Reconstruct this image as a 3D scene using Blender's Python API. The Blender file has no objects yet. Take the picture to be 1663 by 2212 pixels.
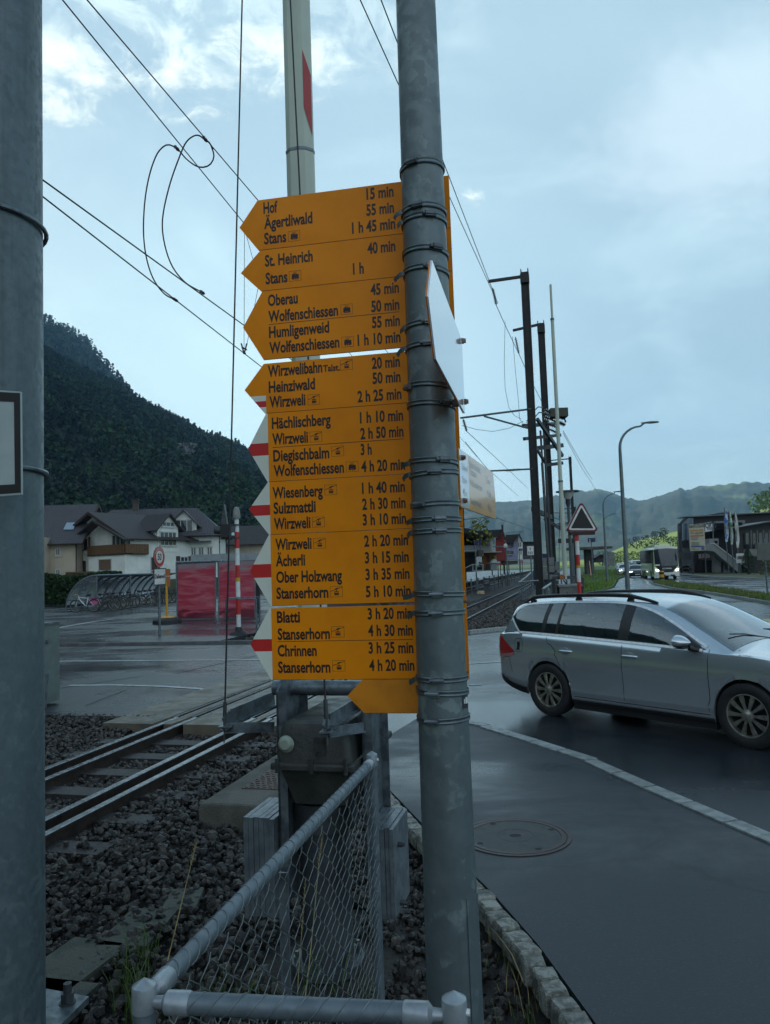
import bpy, math, random
import numpy as np
from mathutils import Vector as V, Matrix
from mathutils.geometry import tessellate_polygon
R = math.radians
S = bpy.context.scene
random.seed(7); rng = np.random.default_rng(7)

# ------------------------------------------------------------------ camera
PW, PH, F = 1663.0, 2212.0, 1663.0          # pixel frame used to survey the place
HC = 1.87                                     # eye height
PITCH = math.atan((1228 - 1106) / F); ROLL = math.atan(.034)
cr, sr, cp, sp = math.cos(ROLL), math.sin(ROLL), math.cos(PITCH), math.sin(PITCH)
def ray(x, y):
    u = x - PW / 2; v = PH / 2 - y
    X = u * cr + v * sr; Y = -u * sr + v * cr
    return V((X, F * cp - Y * sp, F * sp + Y * cp))
def G(x, y, z=0.0):                           # where the ray meets the level z
    d = ray(x, y); t = (z - HC) / d.z
    return V((0, 0, HC)) + d * t
def P(x, y, depth):                           # point on the ray at a distance ahead
    d = ray(x, y); return V((0, 0, HC)) + d * (depth / d.y)
cam = bpy.data.cameras.new('camera'); co = bpy.data.objects.new('camera', cam)
S.collection.objects.link(co); S.camera = co
cam.sensor_fit = 'HORIZONTAL'; cam.sensor_width = 36; cam.lens = 36 * F / PW
cam.clip_start = .05; cam.clip_end = 20000
Fw = V((0, cp, sp)); Up0 = V((0, -sp, cp)); Ri = V((cr, 0, 0)) - Up0 * sr; Up = V((sr, 0, 0)) + Up0 * cr
co.matrix_world = Matrix(((Ri.x, Up.x, -Fw.x, 0), (Ri.y, Up.y, -Fw.y, 0), (Ri.z, Up.z, -Fw.z, HC), (0, 0, 0, 1)))

# ------------------------------------------------------------------ world and sun
SUN_AZ, SUN_EL = -42.0, 27.0
vs = S.view_settings; vs.view_transform = 'Standard'; vs.look = 'None'; vs.exposure = 0.34; vs.gamma = 1.0
W = bpy.data.worlds.new('World'); S.world = W; W.use_nodes = True
class NT:
    def __init__(s, nt): s.t = nt; s.n = nt.nodes; s.l = nt.links
    def new(s, ty, ins=None, **kw):
        n = s.n.new(ty)
        for k, v in kw.items(): setattr(n, k, v)
        for k, v in (ins or {}).items():
            if isinstance(v, bpy.types.NodeSocket): s.l.new(v, n.inputs[k])
            else: n.inputs[k].default_value = v
        return n
    def m(s, op, a, b=0.0, c=0.0, clamp=False):
        n = s.new('ShaderNodeMath', {0: a, 1: b, 2: c}, operation=op, use_clamp=clamp); return n.outputs[0]
    def vm(s, op, a, b=(0, 0, 0)):
        n = s.new('ShaderNodeVectorMath', {0: a, 1: b}, operation=op)
        return n.outputs['Value'] if op in ('DOT_PRODUCT', 'LENGTH') else n.outputs[0]
    def ramp(s, x, lo, hi, a=0.0, b=1.0):
        n = s.new('ShaderNodeMapRange', {0: x, 1: lo, 2: hi, 3: a, 4: b}, interpolation_type='SMOOTHSTEP'); return n.outputs[0]
    def mix(s, f, a, b, bt='MIX'):
        n = s.new('ShaderNodeMix', data_type='RGBA', blend_type=bt)
        for k, v in ((0, f), (6, a), (7, b)):
            if isinstance(v, bpy.types.NodeSocket): s.l.new(v, n.inputs[k])
            else: n.inputs[k].default_value = v if k == 0 else (tuple(v) + (1,))[:4]
        return n.outputs[2]
    def noise(s, vec, sc, det=5, ro=.55, dist=0.0, col=False):
        n = s.new('ShaderNodeTexNoise', {'Vector': vec, 'Scale': sc, 'Detail': det, 'Roughness': ro, 'Distortion': dist})
        return n.outputs['Color' if col else 'Fac']
w = NT(W.node_tree)
bg = w.n['Background']
sky = w.new('ShaderNodeTexSky', sky_type='NISHITA', sun_disc=False, sun_elevation=R(SUN_EL), sun_rotation=R(SUN_AZ), air_density=1.1, dust_density=.35, ozone_density=1.4)
tc = w.new('ShaderNodeTexCoord').outputs['Generated']
sep = w.new('ShaderNodeSeparateXYZ', {0: tc})
dx, dy, dz = sep.outputs
zz = w.m('ADD', w.m('MAXIMUM', dz, 0.0), .22)
plane = w.new('ShaderNodeCombineXYZ', {0: w.m('DIVIDE', dx, zz), 1: w.m('DIVIDE', dy, zz), 2: 0.0}).outputs[0]
def blob(px, py, ax, ay, rot=0.0):            # soft elliptic patch of sky round a direction (angles in degrees)
    c = ray(px, py).normalized()
    rt = c.cross(V((0, 0, 1))).normalized(); up = rt.cross(c)
    a = rt * math.cos(rot) + up * math.sin(rot); b = -rt * math.sin(rot) + up * math.cos(rot)
    u = w.m('DIVIDE', w.vm('DOT_PRODUCT', tc, tuple(a)), math.tan(R(ax)))
    v = w.m('DIVIDE', w.vm('DOT_PRODUCT', tc, tuple(b)), math.tan(R(ay)))
    r2 = w.m('ADD', w.m('MULTIPLY', u, u), w.m('MULTIPLY', v, v))
    front = w.ramp(w.vm('DOT_PRODUCT', tc, tuple(c)), .3, .6)
    return w.m('MULTIPLY', w.m('SUBTRACT', 1.0, w.m('SQRT', r2), clamp=True), front)
base = w.mix(1.0, sky.outputs[0], (.92, 1.04, 1.0), 'MULTIPLY')
# thin high veil that greys and lightens the whole sky, then cirrus, then the cumulus streaks
veil = w.ramp(w.noise(plane, .9, 4, .5, .6), .30, .75, .62, .90)
VC = (5.9, 8.2, 9.3)
c1 = w.mix(veil, base, VC)
soft = w.ramp(w.noise(plane, 2.1, 6, .6, .8), .46, .74)
c2 = w.mix(w.m('MULTIPLY', soft, .36), c1, (8.0, 10.9, 11.4))
fine = w.noise(plane, 13.0, 7, .68, .5)
big = w.noise(plane, 4.2, 7, .62, .4)
streak = w.m('MAXIMUM', blob(350, 158, 19, 4.6, R(9)), w.m('MULTIPLY', blob(440, 205, 5, 1.9, R(10)), .9))
streak = w.m('MAXIMUM', streak, w.m('MULTIPLY', blob(110, 190, 6, 2.6, R(25)), .8))
streak = w.m('MAXIMUM', streak, w.m('MULTIPLY', blob(1012, 425, 3.4, 1.7, R(-20)), .42))
dens = w.m('ADD', w.m('MULTIPLY', w.ramp(streak, 0, .6), .62), w.m('ADD', w.m('MULTIPLY', fine, 1.5), w.m('MULTIPLY', big, 1.3)))
cum = w.ramp(dens, 1.80, 2.30)
c3 = w.mix(w.m('MULTIPLY', cum, .95), c2, (11.4, 12.6, 11.8))
mott = w.m('MULTIPLY', w.m('MAXIMUM', blob(330, 10, 17, 4.6, R(4)), w.m('MULTIPLY', blob(760, 40, 10, 5), .6)), w.ramp(fine, .40, .62))
c4 = w.mix(w.m('MULTIPLY', mott, .75), c3, (10.2, 12.4, 12.4))
rt = w.m('MULTIPLY', w.ramp(w.m('ADD', w.m('MULTIPLY', blob(1660, 250, 16, 8), .8), w.m('ADD', w.m('MULTIPLY', big, .9), w.m('MULTIPLY', fine, .35))), .72, 1.25), .55)
c5 = w.mix(rt, c4, (8.8, 10.6, 11.6))
# brighter air low in the sky towards the sun, unseen bright sky added behind the viewer as front light
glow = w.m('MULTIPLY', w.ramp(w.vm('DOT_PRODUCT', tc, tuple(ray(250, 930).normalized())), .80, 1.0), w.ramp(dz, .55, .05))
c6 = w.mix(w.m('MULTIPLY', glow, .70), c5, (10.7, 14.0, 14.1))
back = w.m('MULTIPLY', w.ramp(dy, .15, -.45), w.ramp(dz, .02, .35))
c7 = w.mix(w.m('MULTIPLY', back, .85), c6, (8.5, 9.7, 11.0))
c8 = w.mix(1.0, c7, w.new('ShaderNodeCombineColor', {0: w.ramp(dz, .60, .85, 1.0, .36), 1: w.ramp(dz, .60, .85, 1.0, .44), 2: w.ramp(dz, .60, .85, 1.0, .52)}).outputs[0], 'MULTIPLY')  # unseen overhead sky dimmed to keep the ground dark
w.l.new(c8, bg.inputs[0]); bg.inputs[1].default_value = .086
W.cycles.sampling_method = 'MANUAL' if hasattr(W.cycles, 'sampling_method') else 'AUTOMATIC'
try: W.cycles.sample_map_resolution = 512
except Exception: pass
sl = bpy.data.lights.new('sun', 'SUN'); so = bpy.data.objects.new('sun', sl); S.collection.objects.link(so)
sl.energy = 3.2; sl.angle = R(.6); sl.color = (1, .93, .80)
sd = V((math.sin(R(SUN_AZ)) * math.cos(R(SUN_EL)), math.cos(R(SUN_AZ)) * math.cos(R(SUN_EL)), math.sin(R(SUN_EL))))
so.rotation_euler = sd.to_track_quat('Z', 'Y').to_euler()
S.cycles.max_bounces = 6; S.cycles.transparent_max_bounces = 12; S.cycles.volume_bounces = 0
S.cycles.use_fast_gi = False

# ------------------------------------------------------------------ mesh builder and tagging
ORG = {}
def tag(o, label=None, cat=None, group=None, kind=None):
    if label: o['label'] = label
    if cat: o['category'] = cat
    if group: o['group'] = group
    if kind: o['kind'] = kind
    return o
def thing(name, label, cat, loc=(0, 0, 0), rz=0.0, group=None):
    o = bpy.data.objects.new(name, None); o.empty_display_size = .1
    S.collection.objects.link(o); o.location = loc; o.rotation_euler = (0, 0, rz)
    ORG[o] = Matrix.Translation(V(loc)) @ Matrix.Rotation(rz, 4, 'Z')
    return tag(o, label, cat, group)
def copy_tree(o, parent=None):
    c = o.copy(); S.collection.objects.link(c); c.parent = parent
    for ch in list(o.children): copy_tree(ch, c)
    return c
class MB:
    def __init__(s): s.v = []; s.f = []; s.m = []
    def add(s, vs, fs, mi=0):
        o = len(s.v); s.v.extend(tuple(p) for p in vs)
        s.f.extend(tuple(i + o for i in f) for f in fs); s.m.extend([mi] * len(fs)); return s
    def box(s, c, d, rot=None, mi=0):
        c = V(c); x, y, z = d[0] / 2, d[1] / 2, d[2] / 2
        ps = [V((a * x, b * y, e * z)) for a in (-1, 1) for b in (-1, 1) for e in (-1, 1)]
        if rot is not None: ps = [rot @ p for p in ps]
        return s.add([c + p for p in ps], [(0, 1, 3, 2), (4, 6, 7, 5), (0, 4, 5, 1), (2, 3, 7, 6), (0, 2, 6, 4), (1, 5, 7, 3)], mi)
    def beam(s, a, b, w, h, up=(0, 0, 1), mi=0):
        a, b = V(a), V(b); d = (b - a).normalized(); x = d.cross(V(up))
        x = x.normalized() if x.length > 1e-6 else V((1, 0, 0)); z = x.cross(d)
        ps = [p + x * i * w / 2 + z * j * h / 2 for p in (a, b) for i, j in ((-1, -1), (1, -1), (1, 1), (-1, 1))]
        return s.add(ps, [(3, 2, 1, 0), (4, 5, 6, 7), (0, 1, 5, 4), (1, 2, 6, 5), (2, 3, 7, 6), (3, 0, 4, 7)], mi)
    def tube(s, pts, r, n=8, cap=True, mi=0, closed=False):
        pts = [V(p) for p in pts]; k = len(pts); rs = r if isinstance(r, (list, tuple)) else [r] * k
        ref = None; rings = []
        for i, p in enumerate(pts):
            a = pts[i - 1] if (i or closed) else p; b = pts[(i + 1) % k] if (i < k - 1 or closed) else p
            d = (b - a).normalized()
            if ref is None: ref = d.orthogonal().normalized()
            ref = (ref - d * ref.dot(d)); ref = ref.normalized() if ref.length > 1e-6 else d.orthogonal().normalized()
            y = d.cross(ref)
            rings.append([p + (ref * math.cos(2 * math.pi * j / n) + y * math.sin(2 * math.pi * j / n)) * rs[i] for j in range(n)])
        fs = []
        for i in range(k if closed else k - 1):
            for j in range(n):
                a, b = i * n, ((i + 1) % k) * n
                fs.append((a + j, a + (j + 1) % n, b + (j + 1) % n, b + j))
        if cap and not closed: fs += [tuple(range(n - 1, -1, -1)), tuple(range((k - 1) * n, k * n))]
        return s.add([p for q in rings for p in q], fs, mi)
    def prism(s, poly, vec, mi=0):
        poly = [V(p) for p in poly]; vec = V(vec); n = len(poly)
        nrm = V((0, 0, 0))
        for i in range(n): nrm += poly[i].cross(poly[(i + 1) % n])
        if nrm.dot(vec) > 0: poly = poly[::-1]
        return s.add(poly + [p + vec for p in poly], [tuple(range(n)), tuple(range(2 * n - 1, n - 1, -1))] + [(i, i + n, (i + 1) % n + n, (i + 1) % n) for i in range(n)], mi)
    def sheet(s, poly, mi=0):
        poly = [V(p) for p in poly]; tr = tessellate_polygon([poly]); fs = []
        for t in tr:
            a, b, c = (poly[i] for i in t)
            fs.append(t if (b - a).cross(c - a).z >= 0 else t[::-1])
        return s.add(poly, fs, mi)
    def grid(s, rows, mi=0, closed=False):
        k = len(rows[0]); fs = []
        for i in range(len(rows) - 1):
            for j in range(k if closed else k - 1):
                fs.append((i * k + j, i * k + (j + 1) % k, (i + 1) * k + (j + 1) % k, (i + 1) * k + j))
        return s.add([p for r_ in rows for p in r_], fs, mi)
    def lathe(s, prof, c=(0, 0, 0), n=24, M=None, mi=0):
        c = V(c); M = M or Matrix.Identity(3)
        rows = [[c + M @ V((r * math.cos(2 * math.pi * j / n), r * math.sin(2 * math.pi * j / n), z)) for j in range(n)] for r, z in prof]
        return s.grid(rows, mi, True)
    def disc(s, c, nrm, r, n=20, mi=0, ry=None):
        nrm = V(nrm).normalized(); a = nrm.cross(V((0, 0, 1))); a = a.normalized() if a.length > 1e-5 else V((1, 0, 0)); b = a.cross(nrm)
        ry = ry or r
        return s.add([V(c) + a * math.cos(t) * r - b * math.sin(t) * ry for t in (2 * math.pi * i / n for i in range(n))], [tuple(range(n))], mi)
    def build(s, name, mat, parent=None, smooth=40, local=False):
        me = bpy.data.meshes.new(name)
        vs = s.v
        if parent is not None and not local:
            A = np.array(ORG[parent].inverted()); a = np.array(vs, dtype=float)
            vs = (a @ A[:3, :3].T + A[:3, 3]).tolist()
        me.from_pydata(vs, [], s.f)
        for m_ in (mat if isinstance(mat, (list, tuple)) else [mat]): me.materials.append(m_)
        if isinstance(mat, (list, tuple)): me.polygons.foreach_set('material_index', s.m)
        me.validate(); me.update()
        if smooth:
            me.polygons.foreach_set('use_smooth', [True] * len(me.polygons)); me.set_sharp_from_angle(angle=R(smooth))
        o = bpy.data.objects.new(name, me); S.collection.objects.link(o)
        if parent is not None: o.parent = parent; ORG[o] = ORG[parent]
        else: ORG[o] = Matrix.Identity(4)
        return o
def struct(name, mb, mat, smooth=0, kind='structure'):
    o = mb.build(name, mat, None, smooth); o['kind'] = kind; return o
# frame of the railway: s along the line, l to the right of it
TA = R(13.87); TV = V((math.sin(TA), math.cos(TA), 0)); NV = V((math.cos(TA), -math.sin(TA), 0))
def T(s_, l_, z=0.0): return TV * s_ + NV * l_ + V((0, 0, z))
def zoomer(ox, oy, sc):                        # survey notes taken on enlargements
    return lambda x, y: ((ox + x / sc) / 1.78533, (oy + y / sc) / 1.78533)

# ------------------------------------------------------------------ materials
MATS = {}
def mat(name, col, rough=.5, metal=0.0, col2=None, sc=6.0, bump=0.0, bsc=None, coat=0.0, det=5, island=0.0, spec=.5, lo=.4, hi=.62, croughness=.05, rvar=0.0, emit=None):
    if name in MATS: return MATS[name]
    m = bpy.data.materials.new(name); m.use_nodes = True; t = NT(m.node_tree); b = t.n['Principled BSDF']
    MATS[name] = m
    co_ = t.new('ShaderNodeTexCoord').outputs['Object']
    c = None
    if col2 is not None:
        c = t.mix(t.ramp(t.noise(co_, sc, det, .6), lo, hi), col, col2)
    if island:
        rnd = t.new('ShaderNodeNewGeometry').outputs['Random Per Island']
        hsv = t.new('ShaderNodeHueSaturation', {'Hue': t.m('MULTIPLY_ADD', rnd, .04 * island, .5 - .02 * island), 'Value': t.ramp(rnd, 0, 1, 1 - island * .55, 1 + island * .55), 'Color': c if c is not None else tuple(col) + (1,)})
        c = hsv.outputs[0]
    if c is not None: t.l.new(c, b.inputs['Base Color'])
    else: b.inputs['Base Color'].default_value = tuple(col) + (1,)
    b.inputs['Roughness'].default_value = rough; b.inputs['Metallic'].default_value = metal
    b.inputs['Specular IOR Level'].default_value = spec
    if rvar: t.l.new(t.ramp(t.noise(co_, sc * 1.7, 4), .3, .7, max(.02, rough - rvar), min(1, rough + rvar)), b.inputs['Roughness'])
    if coat: b.inputs['Coat Weight'].default_value = coat; b.inputs['Coat Roughness'].default_value = croughness
    if bump:
        bn = t.new('ShaderNodeBump', {'Strength': bump, 'Distance': .02, 'Height': t.noise(co_, bsc or sc * 3, 4, .6)})
        t.l.new(bn.outputs[0], b.inputs['Normal'])
    if emit: b.inputs['Emission Color'].default_value = tuple(emit[:3]) + (1,); b.inputs['Emission Strength'].default_value = emit[3]
    return m
def wet_asphalt(name, dry, wetc, patch=.35, rlo=.20, rhi=.44, lo=.36, hi=.70, speck=.25):
    m = bpy.data.materials.new(name); m.use_nodes = True; t = NT(m.node_tree); b = t.n['Principled BSDF']
    c_ = t.new('ShaderNodeTexCoord').outputs['Object']
    st = t.new('ShaderNodeMapping', {'Vector': c_, 'Rotation': (0, 0, R(-20)), 'Scale': (.55, 1.0, 1)}).outputs[0]
    wet = t.ramp(t.noise(st, patch, 7, .62, .5), lo, hi)
    grain = t.noise(c_, 140, 3, .7)
    vo = t.new('ShaderNodeTexVoronoi', {'Vector': c_, 'Scale': 140.0})
    chip = t.ramp(t.new('ShaderNodeSeparateColor', {0: vo.outputs['Color']}).outputs[0], .90, .97)
    crack = t.new('ShaderNodeTexVoronoi', {'Vector': t.vm('ADD', c_, t.vm('SCALE', t.noise(c_, .9, 4, .6, 0, True))), 'Scale': .33}, feature='DISTANCE_TO_EDGE')
    line = t.ramp(crack.outputs['Distance'], .012, .004)
    colr = t.mix(wet, dry, wetc)
    colr = t.mix(t.m('MULTIPLY', grain, .6), colr, tuple(x * .45 for x in dry))
    colr = t.mix(t.m('MULTIPLY', chip, speck), colr, tuple(min(1, x * 3.2 + .04) for x in dry))
    colr = t.mix(t.m('MULTIPLY', line, .55), colr, (.012, .012, .013))
    t.l.new(colr, b.inputs['Base Color'])
    t.l.new(t.ramp(wet, 0, 1, rhi, rlo), b.inputs['Roughness'])
    bs = t.ramp(wet, 0, 1, .55, .10)
    bn = t.new('ShaderNodeBump', {'Strength': bs, 'Distance': .006, 'Height': grain}); t.l.new(bn.outputs[0], b.inputs['Normal'])
    return m
ASPHALT = wet_asphalt('wet_asphalt', (.036, .044, .053), (.022, .027, .033), rlo=.16, rhi=.34, lo=.34, hi=.66)
PAVE = wet_asphalt('pavement_asphalt', (.029, .037, .046), (.021, .028, .036), .5, .24, .52, .45, .72, .16)
def galvanised(name, a, b_, sc, rough=.45, metal=.45, streak=0.0):
    m = bpy.data.materials.new(name); m.use_nodes = True; t = NT(m.node_tree); b = t.n['Principled BSDF']
    c_ = t.new('ShaderNodeTexCoord').outputs['Object']
    wob = t.vm('ADD', c_, t.vm('SCALE', t.noise(c_, 30, 3, .6, 0, True)))
    n_ = wob.node; n_.inputs[1].links[0].from_node.inputs['Scale'].default_value = .035
    vo = t.new('ShaderNodeTexVoronoi', {'Vector': wob, 'Scale': sc})
    v = t.new('ShaderNodeSeparateColor', {0: vo.outputs['Color']}).outputs[0]
    spang = t.ramp(v, .55, .60)
    area = t.ramp(t.noise(c_, 9, 6, .65), .48, .58)
    col = t.mix(t.m('MULTIPLY', spang, area), a, b_)
    col = t.mix(t.m('MULTIPLY', t.ramp(t.noise(c_, 22, 5, .65), .35, .7), .35), col, tuple(x * .62 for x in a))
    if streak:
        sm = t.new('ShaderNodeMapping', {'Vector': c_, 'Scale': (14, 14, .7)}).outputs[0]
        col = t.mix(t.m('MULTIPLY', t.ramp(t.noise(sm, 1.0, 5, .6), .5, .72), streak), col, tuple(x * .5 for x in a))
    t.l.new(col, b.inputs['Base Color']); b.inputs['Metallic'].default_value = metal
    t.l.new(t.ramp(v, 0, 1, rough - .08, rough + .12), b.inputs['Roughness'])
    return m
GALV = galvanised('galvanised_post', (.150, .188, .198), (.225, .280, .282), 38, streak=.45)
GALV2 = galvanised('galvanised_mast', (.120, .160, .176), (.150, .192, .205), 40, .5, .35, .55)
STEEL = mat('zinc_steel', (.18, .215, .235), .42, .5, (.095, .115, .128), 14, rvar=.1)
STEELD = mat('dark_steel', (.075, .085, .09), .5, .3, (.045, .05, .05), 8)
MASTM = mat('mast_paint', (.026, .028, .027), .55, .1, (.016, .017, .016), 3)
CLAMP = mat('clamp_band', (.13, .165, .175), .38, .75, (.10, .12, .13), 30)
PLASTIC_CAP = mat('post_cap', (.36, .40, .42), .35, .4, (.27, .30, .33), 20)
YEL = mat('sign_yellow', (.93, .285, .0015), .5, 0, (.80, .235, .0014), 5, rvar=.1, coat=.06, croughness=.2, lo=.35, hi=.7, spec=.22)
YELB = mat('sign_yellow_dirty', (.74, .25, .003), .5, 0, (.50, .155, .004), 9, coat=.1, lo=.35, hi=.7)
YELG = mat('sign_yellow_gloss', (.88, .38, .06), .2, 0, (.82, .34, .05), 7, coat=.55, croughness=.06, spec=.6)
WHITE_SHEEN = mat('sign_white_and_sky_sheen', (.78, .76, .80), .15, 0, (.74, .74, .80), 5, coat=1.0, croughness=.07)
SWHITE = mat('sign_white', (.74, .76, .66), .4, 0, (.70, .72, .62), 12, coat=.3, croughness=.2)
SRED = mat('sign_red', (.60, .022, .020), .4, 0, (.55, .018, .018), 12, coat=.3, croughness=.2)
INK = mat('sign_lettering', (.018, .011, .009), .5, 0, (.012, .008, .007), 20)
BLACK = mat('black_rubber', (.014, .014, .015), .6, 0, (.02, .02, .02), 20)
DARKGAP = mat('dark_gap', (.006, .006, .007), .7, 0, (.009, .009, .009), 20)
WHITEP = mat('white_paint', (.74, .75, .72), .45, 0, (.62, .63, .60), 6)
REDP = mat('red_paint', (.55, .030, .024), .42, 0, (.46, .026, .022), 8)
CHROME = mat('chrome_trim', (.86, .88, .88), .3, .2, (.7, .72, .73), 20)
CONC = mat('concrete', (.115, .108, .088), .75, 0, (.070, .068, .055), 3, .5, 60)
CONCP = mat('crossing_concrete', (.150, .130, .092), .45, 0, (.085, .078, .060), 2.2, .4, 70, rvar=.15)
def glass(name, tint=(.6, .72, .70), dark=(.01, .013, .014), see=.55):
    m = bpy.data.materials.new(name); m.use_nodes = True; t = NT(m.node_tree)
    out = t.n['Material Output']; t.n.remove(t.n['Principled BSDF'])
    tr = t.new('ShaderNodeBsdfTransparent', {0: tuple(tint) + (1,)}); df = t.new('ShaderNodeBsdfDiffuse', {0: tuple(dark) + (1,)})
    gl = t.new('ShaderNodeBsdfGlossy', {0: (.95, .97, 1, 1), 'Roughness': .015})
    n_ = t.noise(t.new('ShaderNodeTexCoord').outputs['Object'], 2.0, 2)
    bn = t.new('ShaderNodeBump', {'Strength': .04, 'Distance': .05, 'Height': n_})
    t.l.new(bn.outputs[0], gl.inputs['Normal'])
    fr = t.new('ShaderNodeFresnel', {0: 1.6}).outputs[0]
    a = t.new('ShaderNodeMixShader', {0: see}); t.l.new(df.outputs[0], a.inputs[1]); t.l.new(tr.outputs[0], a.inputs[2])
    c = t.new('ShaderNodeMixShader', {0: t.m('MULTIPLY_ADD', fr, 1.7, .075, clamp=True)}); t.l.new(a.outputs[0], c.inputs[1]); t.l.new(gl.outputs[0], c.inputs[2])
    t.l.new(c.outputs[0], out.inputs[0]); return m
CARGLASS = glass('car_glass', (.66, .80, .76), see=.82)
WINGLASS = mat('window_glass', (.022, .030, .034), .06, 0, (.05, .062, .066), 1.3, spec=.8)
PANEGLASS = glass('shelter_glazing', (.62, .68, .72), (.16, .18, .20), .62)
LAMPON = mat('lit_headlamp', (.8, .85, .9), .2, emit=(.85, .95, 1.0, 4.5))
# ------------------------------------------------------------------ ground, roads, railway bed
def lerp_tab(tab, x):
    if x <= tab[0][0]: return tab[0][1]
    for (a, b), (c, d) in zip(tab, tab[1:]):
        if x <= c: return b + (d - b) * (x - a) / (c - a)
    return tab[-1][1]
def slab(name, poly, z0, m, kind='structure', z1=None):
    mb = MB(); poly = [V((p.x, p.y, z0)) for p in poly]; mb.sheet(poly)
    if z1 is not None:
        n = len(poly); mb.add(poly + [V((p.x, p.y, z1)) for p in poly], [(i, (i + 1) % n, (i + 1) % n + n, i + n) for i in range(n)])
    return struct(name, mb, m, 0, kind)
GRASSG = mat('meadow', (.060, .105, .022), .85, 0, (.095, .14, .03), .02, .4, 1.5, lo=.35, hi=.65)
SOIL = mat('ballast_soil', (.020, .017, .014), .75, 0, (.036, .031, .027), 9, 1.0, 45)
mb = MB(); n = 48
rr = [0, 40, 120, 300, 700, 1500, 3200, 7000]
mb.grid([[(r_ * math.cos(2 * math.pi * j / n), r_ * math.sin(2 * math.pi * j / n), -.17) for j in range(n)] for r_ in rr[1:]], 0, True)
mb.add([(40 * math.cos(2 * math.pi * j / n), 40 * math.sin(2 * math.pi * j / n), -.17) for j in range(n)], [tuple(range(n))])
struct('ground', mb, GRASSG)
COB = [(-6, 4.2), (0, 1.62), (3.35, -.02), (3.97, -.28), (4.53, -.56), (5.2, -.94), (5.84, -1.30), (6.54, -1.68), (7.6, -2.25), (8.6, -2.85), (9.4, -3.42)]
KERB = [(-6, 7.3), (0, 4.25), (3, 2.6), (5.66, 1.14), (6.7, .52), (7.77, -.08), (8.5, -.66), (9.2, -1.25), (9.75, -2.0)]
slab('road', [T(*p) for p in COB] + [T(*p) for p in ((9.4, -60), (75, -60), (75, -14), (24, -9.9), (19.6, -9.9), (20.6, -6.2), (21.1, -3.05), (22.6, -2.3), (23.2, .1), (45, .3), (56, 2.4), (80, 3.9), (160, 13), (330, 60), (300, 90), (130, 40), (90, 60), (-6, 60))], 0, ASPHALT, z1=-.17)
slab('pavement', [T(*p) for p in COB[:9]] + [T(*p) for p in KERB[::-1]], .005, PAVE)
slab('railway_bed', [T(*p) for p in ((-7, -8.5), (-7, 4.0), (0, 1.5), (4.5, -.6), (9.4, -3.3), (9.4, -9)) ] , -.15, SOIL)
slab('railway_bed', [T(*p) for p in ((19.4, -9.9), (20.6, -6.2), (21.1, -3.0), (21.3, -1.2), (46, -.6), (200, -.6), (200, -10.2), (24, -9.9))], -.13, SOIL)
KERBM = mat('kerb_granite', (.33, .36, .35), .5, 0, (.21, .23, .22), 11, .3, 90, island=.25)
def along(path, step):
    pts = [T(*p) for p in path]; out = []; acc = 0
    for a, b in zip(pts, pts[1:]):
        L = (b - a).length; d = (b - a) / L; x = -acc
        while x + step <= L + 1e-6: x += step; out.append((a + d * x, d))
        acc = (L - x) % step if x < L else 0
    return out
mb = MB()
for c, d in along(KERB[1:], .47):
    mb.box(c + V((0, 0, .004)), (.135, .440, .03), Matrix.Rotation(math.atan2(-d.x, d.y), 3, 'Z'))
struct('kerb', mb, KERBM)
COBM = mat('cobble_granite', (.31, .31, .27), .6, 0, (.13, .135, .115), 22, .8, 70, island=.45)
mb = MB()
for c, d in along(COB[1:-1], .125):
    a = math.atan2(-d.x, d.y) + random.uniform(-.12, .12); sx, sy, sz = random.uniform(.095, .118), random.uniform(.098, .114), .10
    q = c + V((d.y, -d.x, 0)) * (-.075 + random.uniform(-.008, .008)); z = -.028 + random.uniform(-.006, .010)
    rot = Matrix.Rotation(a, 3, 'Z'); rows = []
    for zz, k in ((-.05, 1), (.02, .99), (.042, .93), (.050, .80)):
        rows.append([q + V((0, 0, z + zz + random.uniform(-.003, .003) * (k < .95))) + rot @ V((i * sx / 2 * k + random.uniform(-.004, .004), j * sy / 2 * k + random.uniform(-.004, .004), 0)) for i, j in ((-1, -1), (0, -1.04), (1, -1), (1.04, 0), (1, 1), (0, 1.04), (-1, 1), (-1.04, 0))])
    mb.grid(rows, 0, True); mb.add(rows[-1], [tuple(range(8))])
mb.build('cobble_edging', COBM, None, 50)['kind'] = 'structure'
# far kerbs on the crossing
def kerbline(path, w_, z0, z1, m=KERBM):
    mb = MB(); pts = [T(*p) if len(p) == 2 and not isinstance(p, V) else V(p) for p in path]
    for a, b in zip(pts, pts[1:]): mb.beam(V((a.x, a.y, (z0 + z1) / 2)), V((b.x, b.y, (z0 + z1) / 2)), w_, z1 - z0)
    return struct('kerb', mb, m)
kerbline([(18.95, -60), (19.0, -14), (19.25, -7.6)], .13, -.05, .085, mat('kerb_worn', (.13, .135, .13), .6, 0, (.085, .09, .09), 4))
kerbline([(20.7, -6.0), (21.2, -3.0), (22.2, -2.2), (22.9, -.2), (23.1, 3.2)], .14, -.1, .10)
PAINT = mat('road_paint', (.46, .48, .47), .5, 0, (.24, .26, .27), 8, lo=.45, hi=.7)
PAINTY = mat('road_paint_yellow', (.50, .34, .10), .5, 0, (.22, .17, .09), 8, lo=.45, hi=.7)
def mark(pts, w_, m=PAINT, z=.006):
    mb = MB(); L = []; Rr = []
    for i, p in enumerate(pts):
        a = pts[max(0, i - 1)]; b = pts[min(len(pts) - 1, i + 1)]; d = (b - a).normalized(); n_ = V((d.y, -d.x, 0)) * w_ / 2
        L.append(V((p.x, p.y, z)) - n_); Rr.append(V((p.x, p.y, z)) + n_)
    mb.grid([Rr, L]); return struct('road_marking', mb, m)
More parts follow.
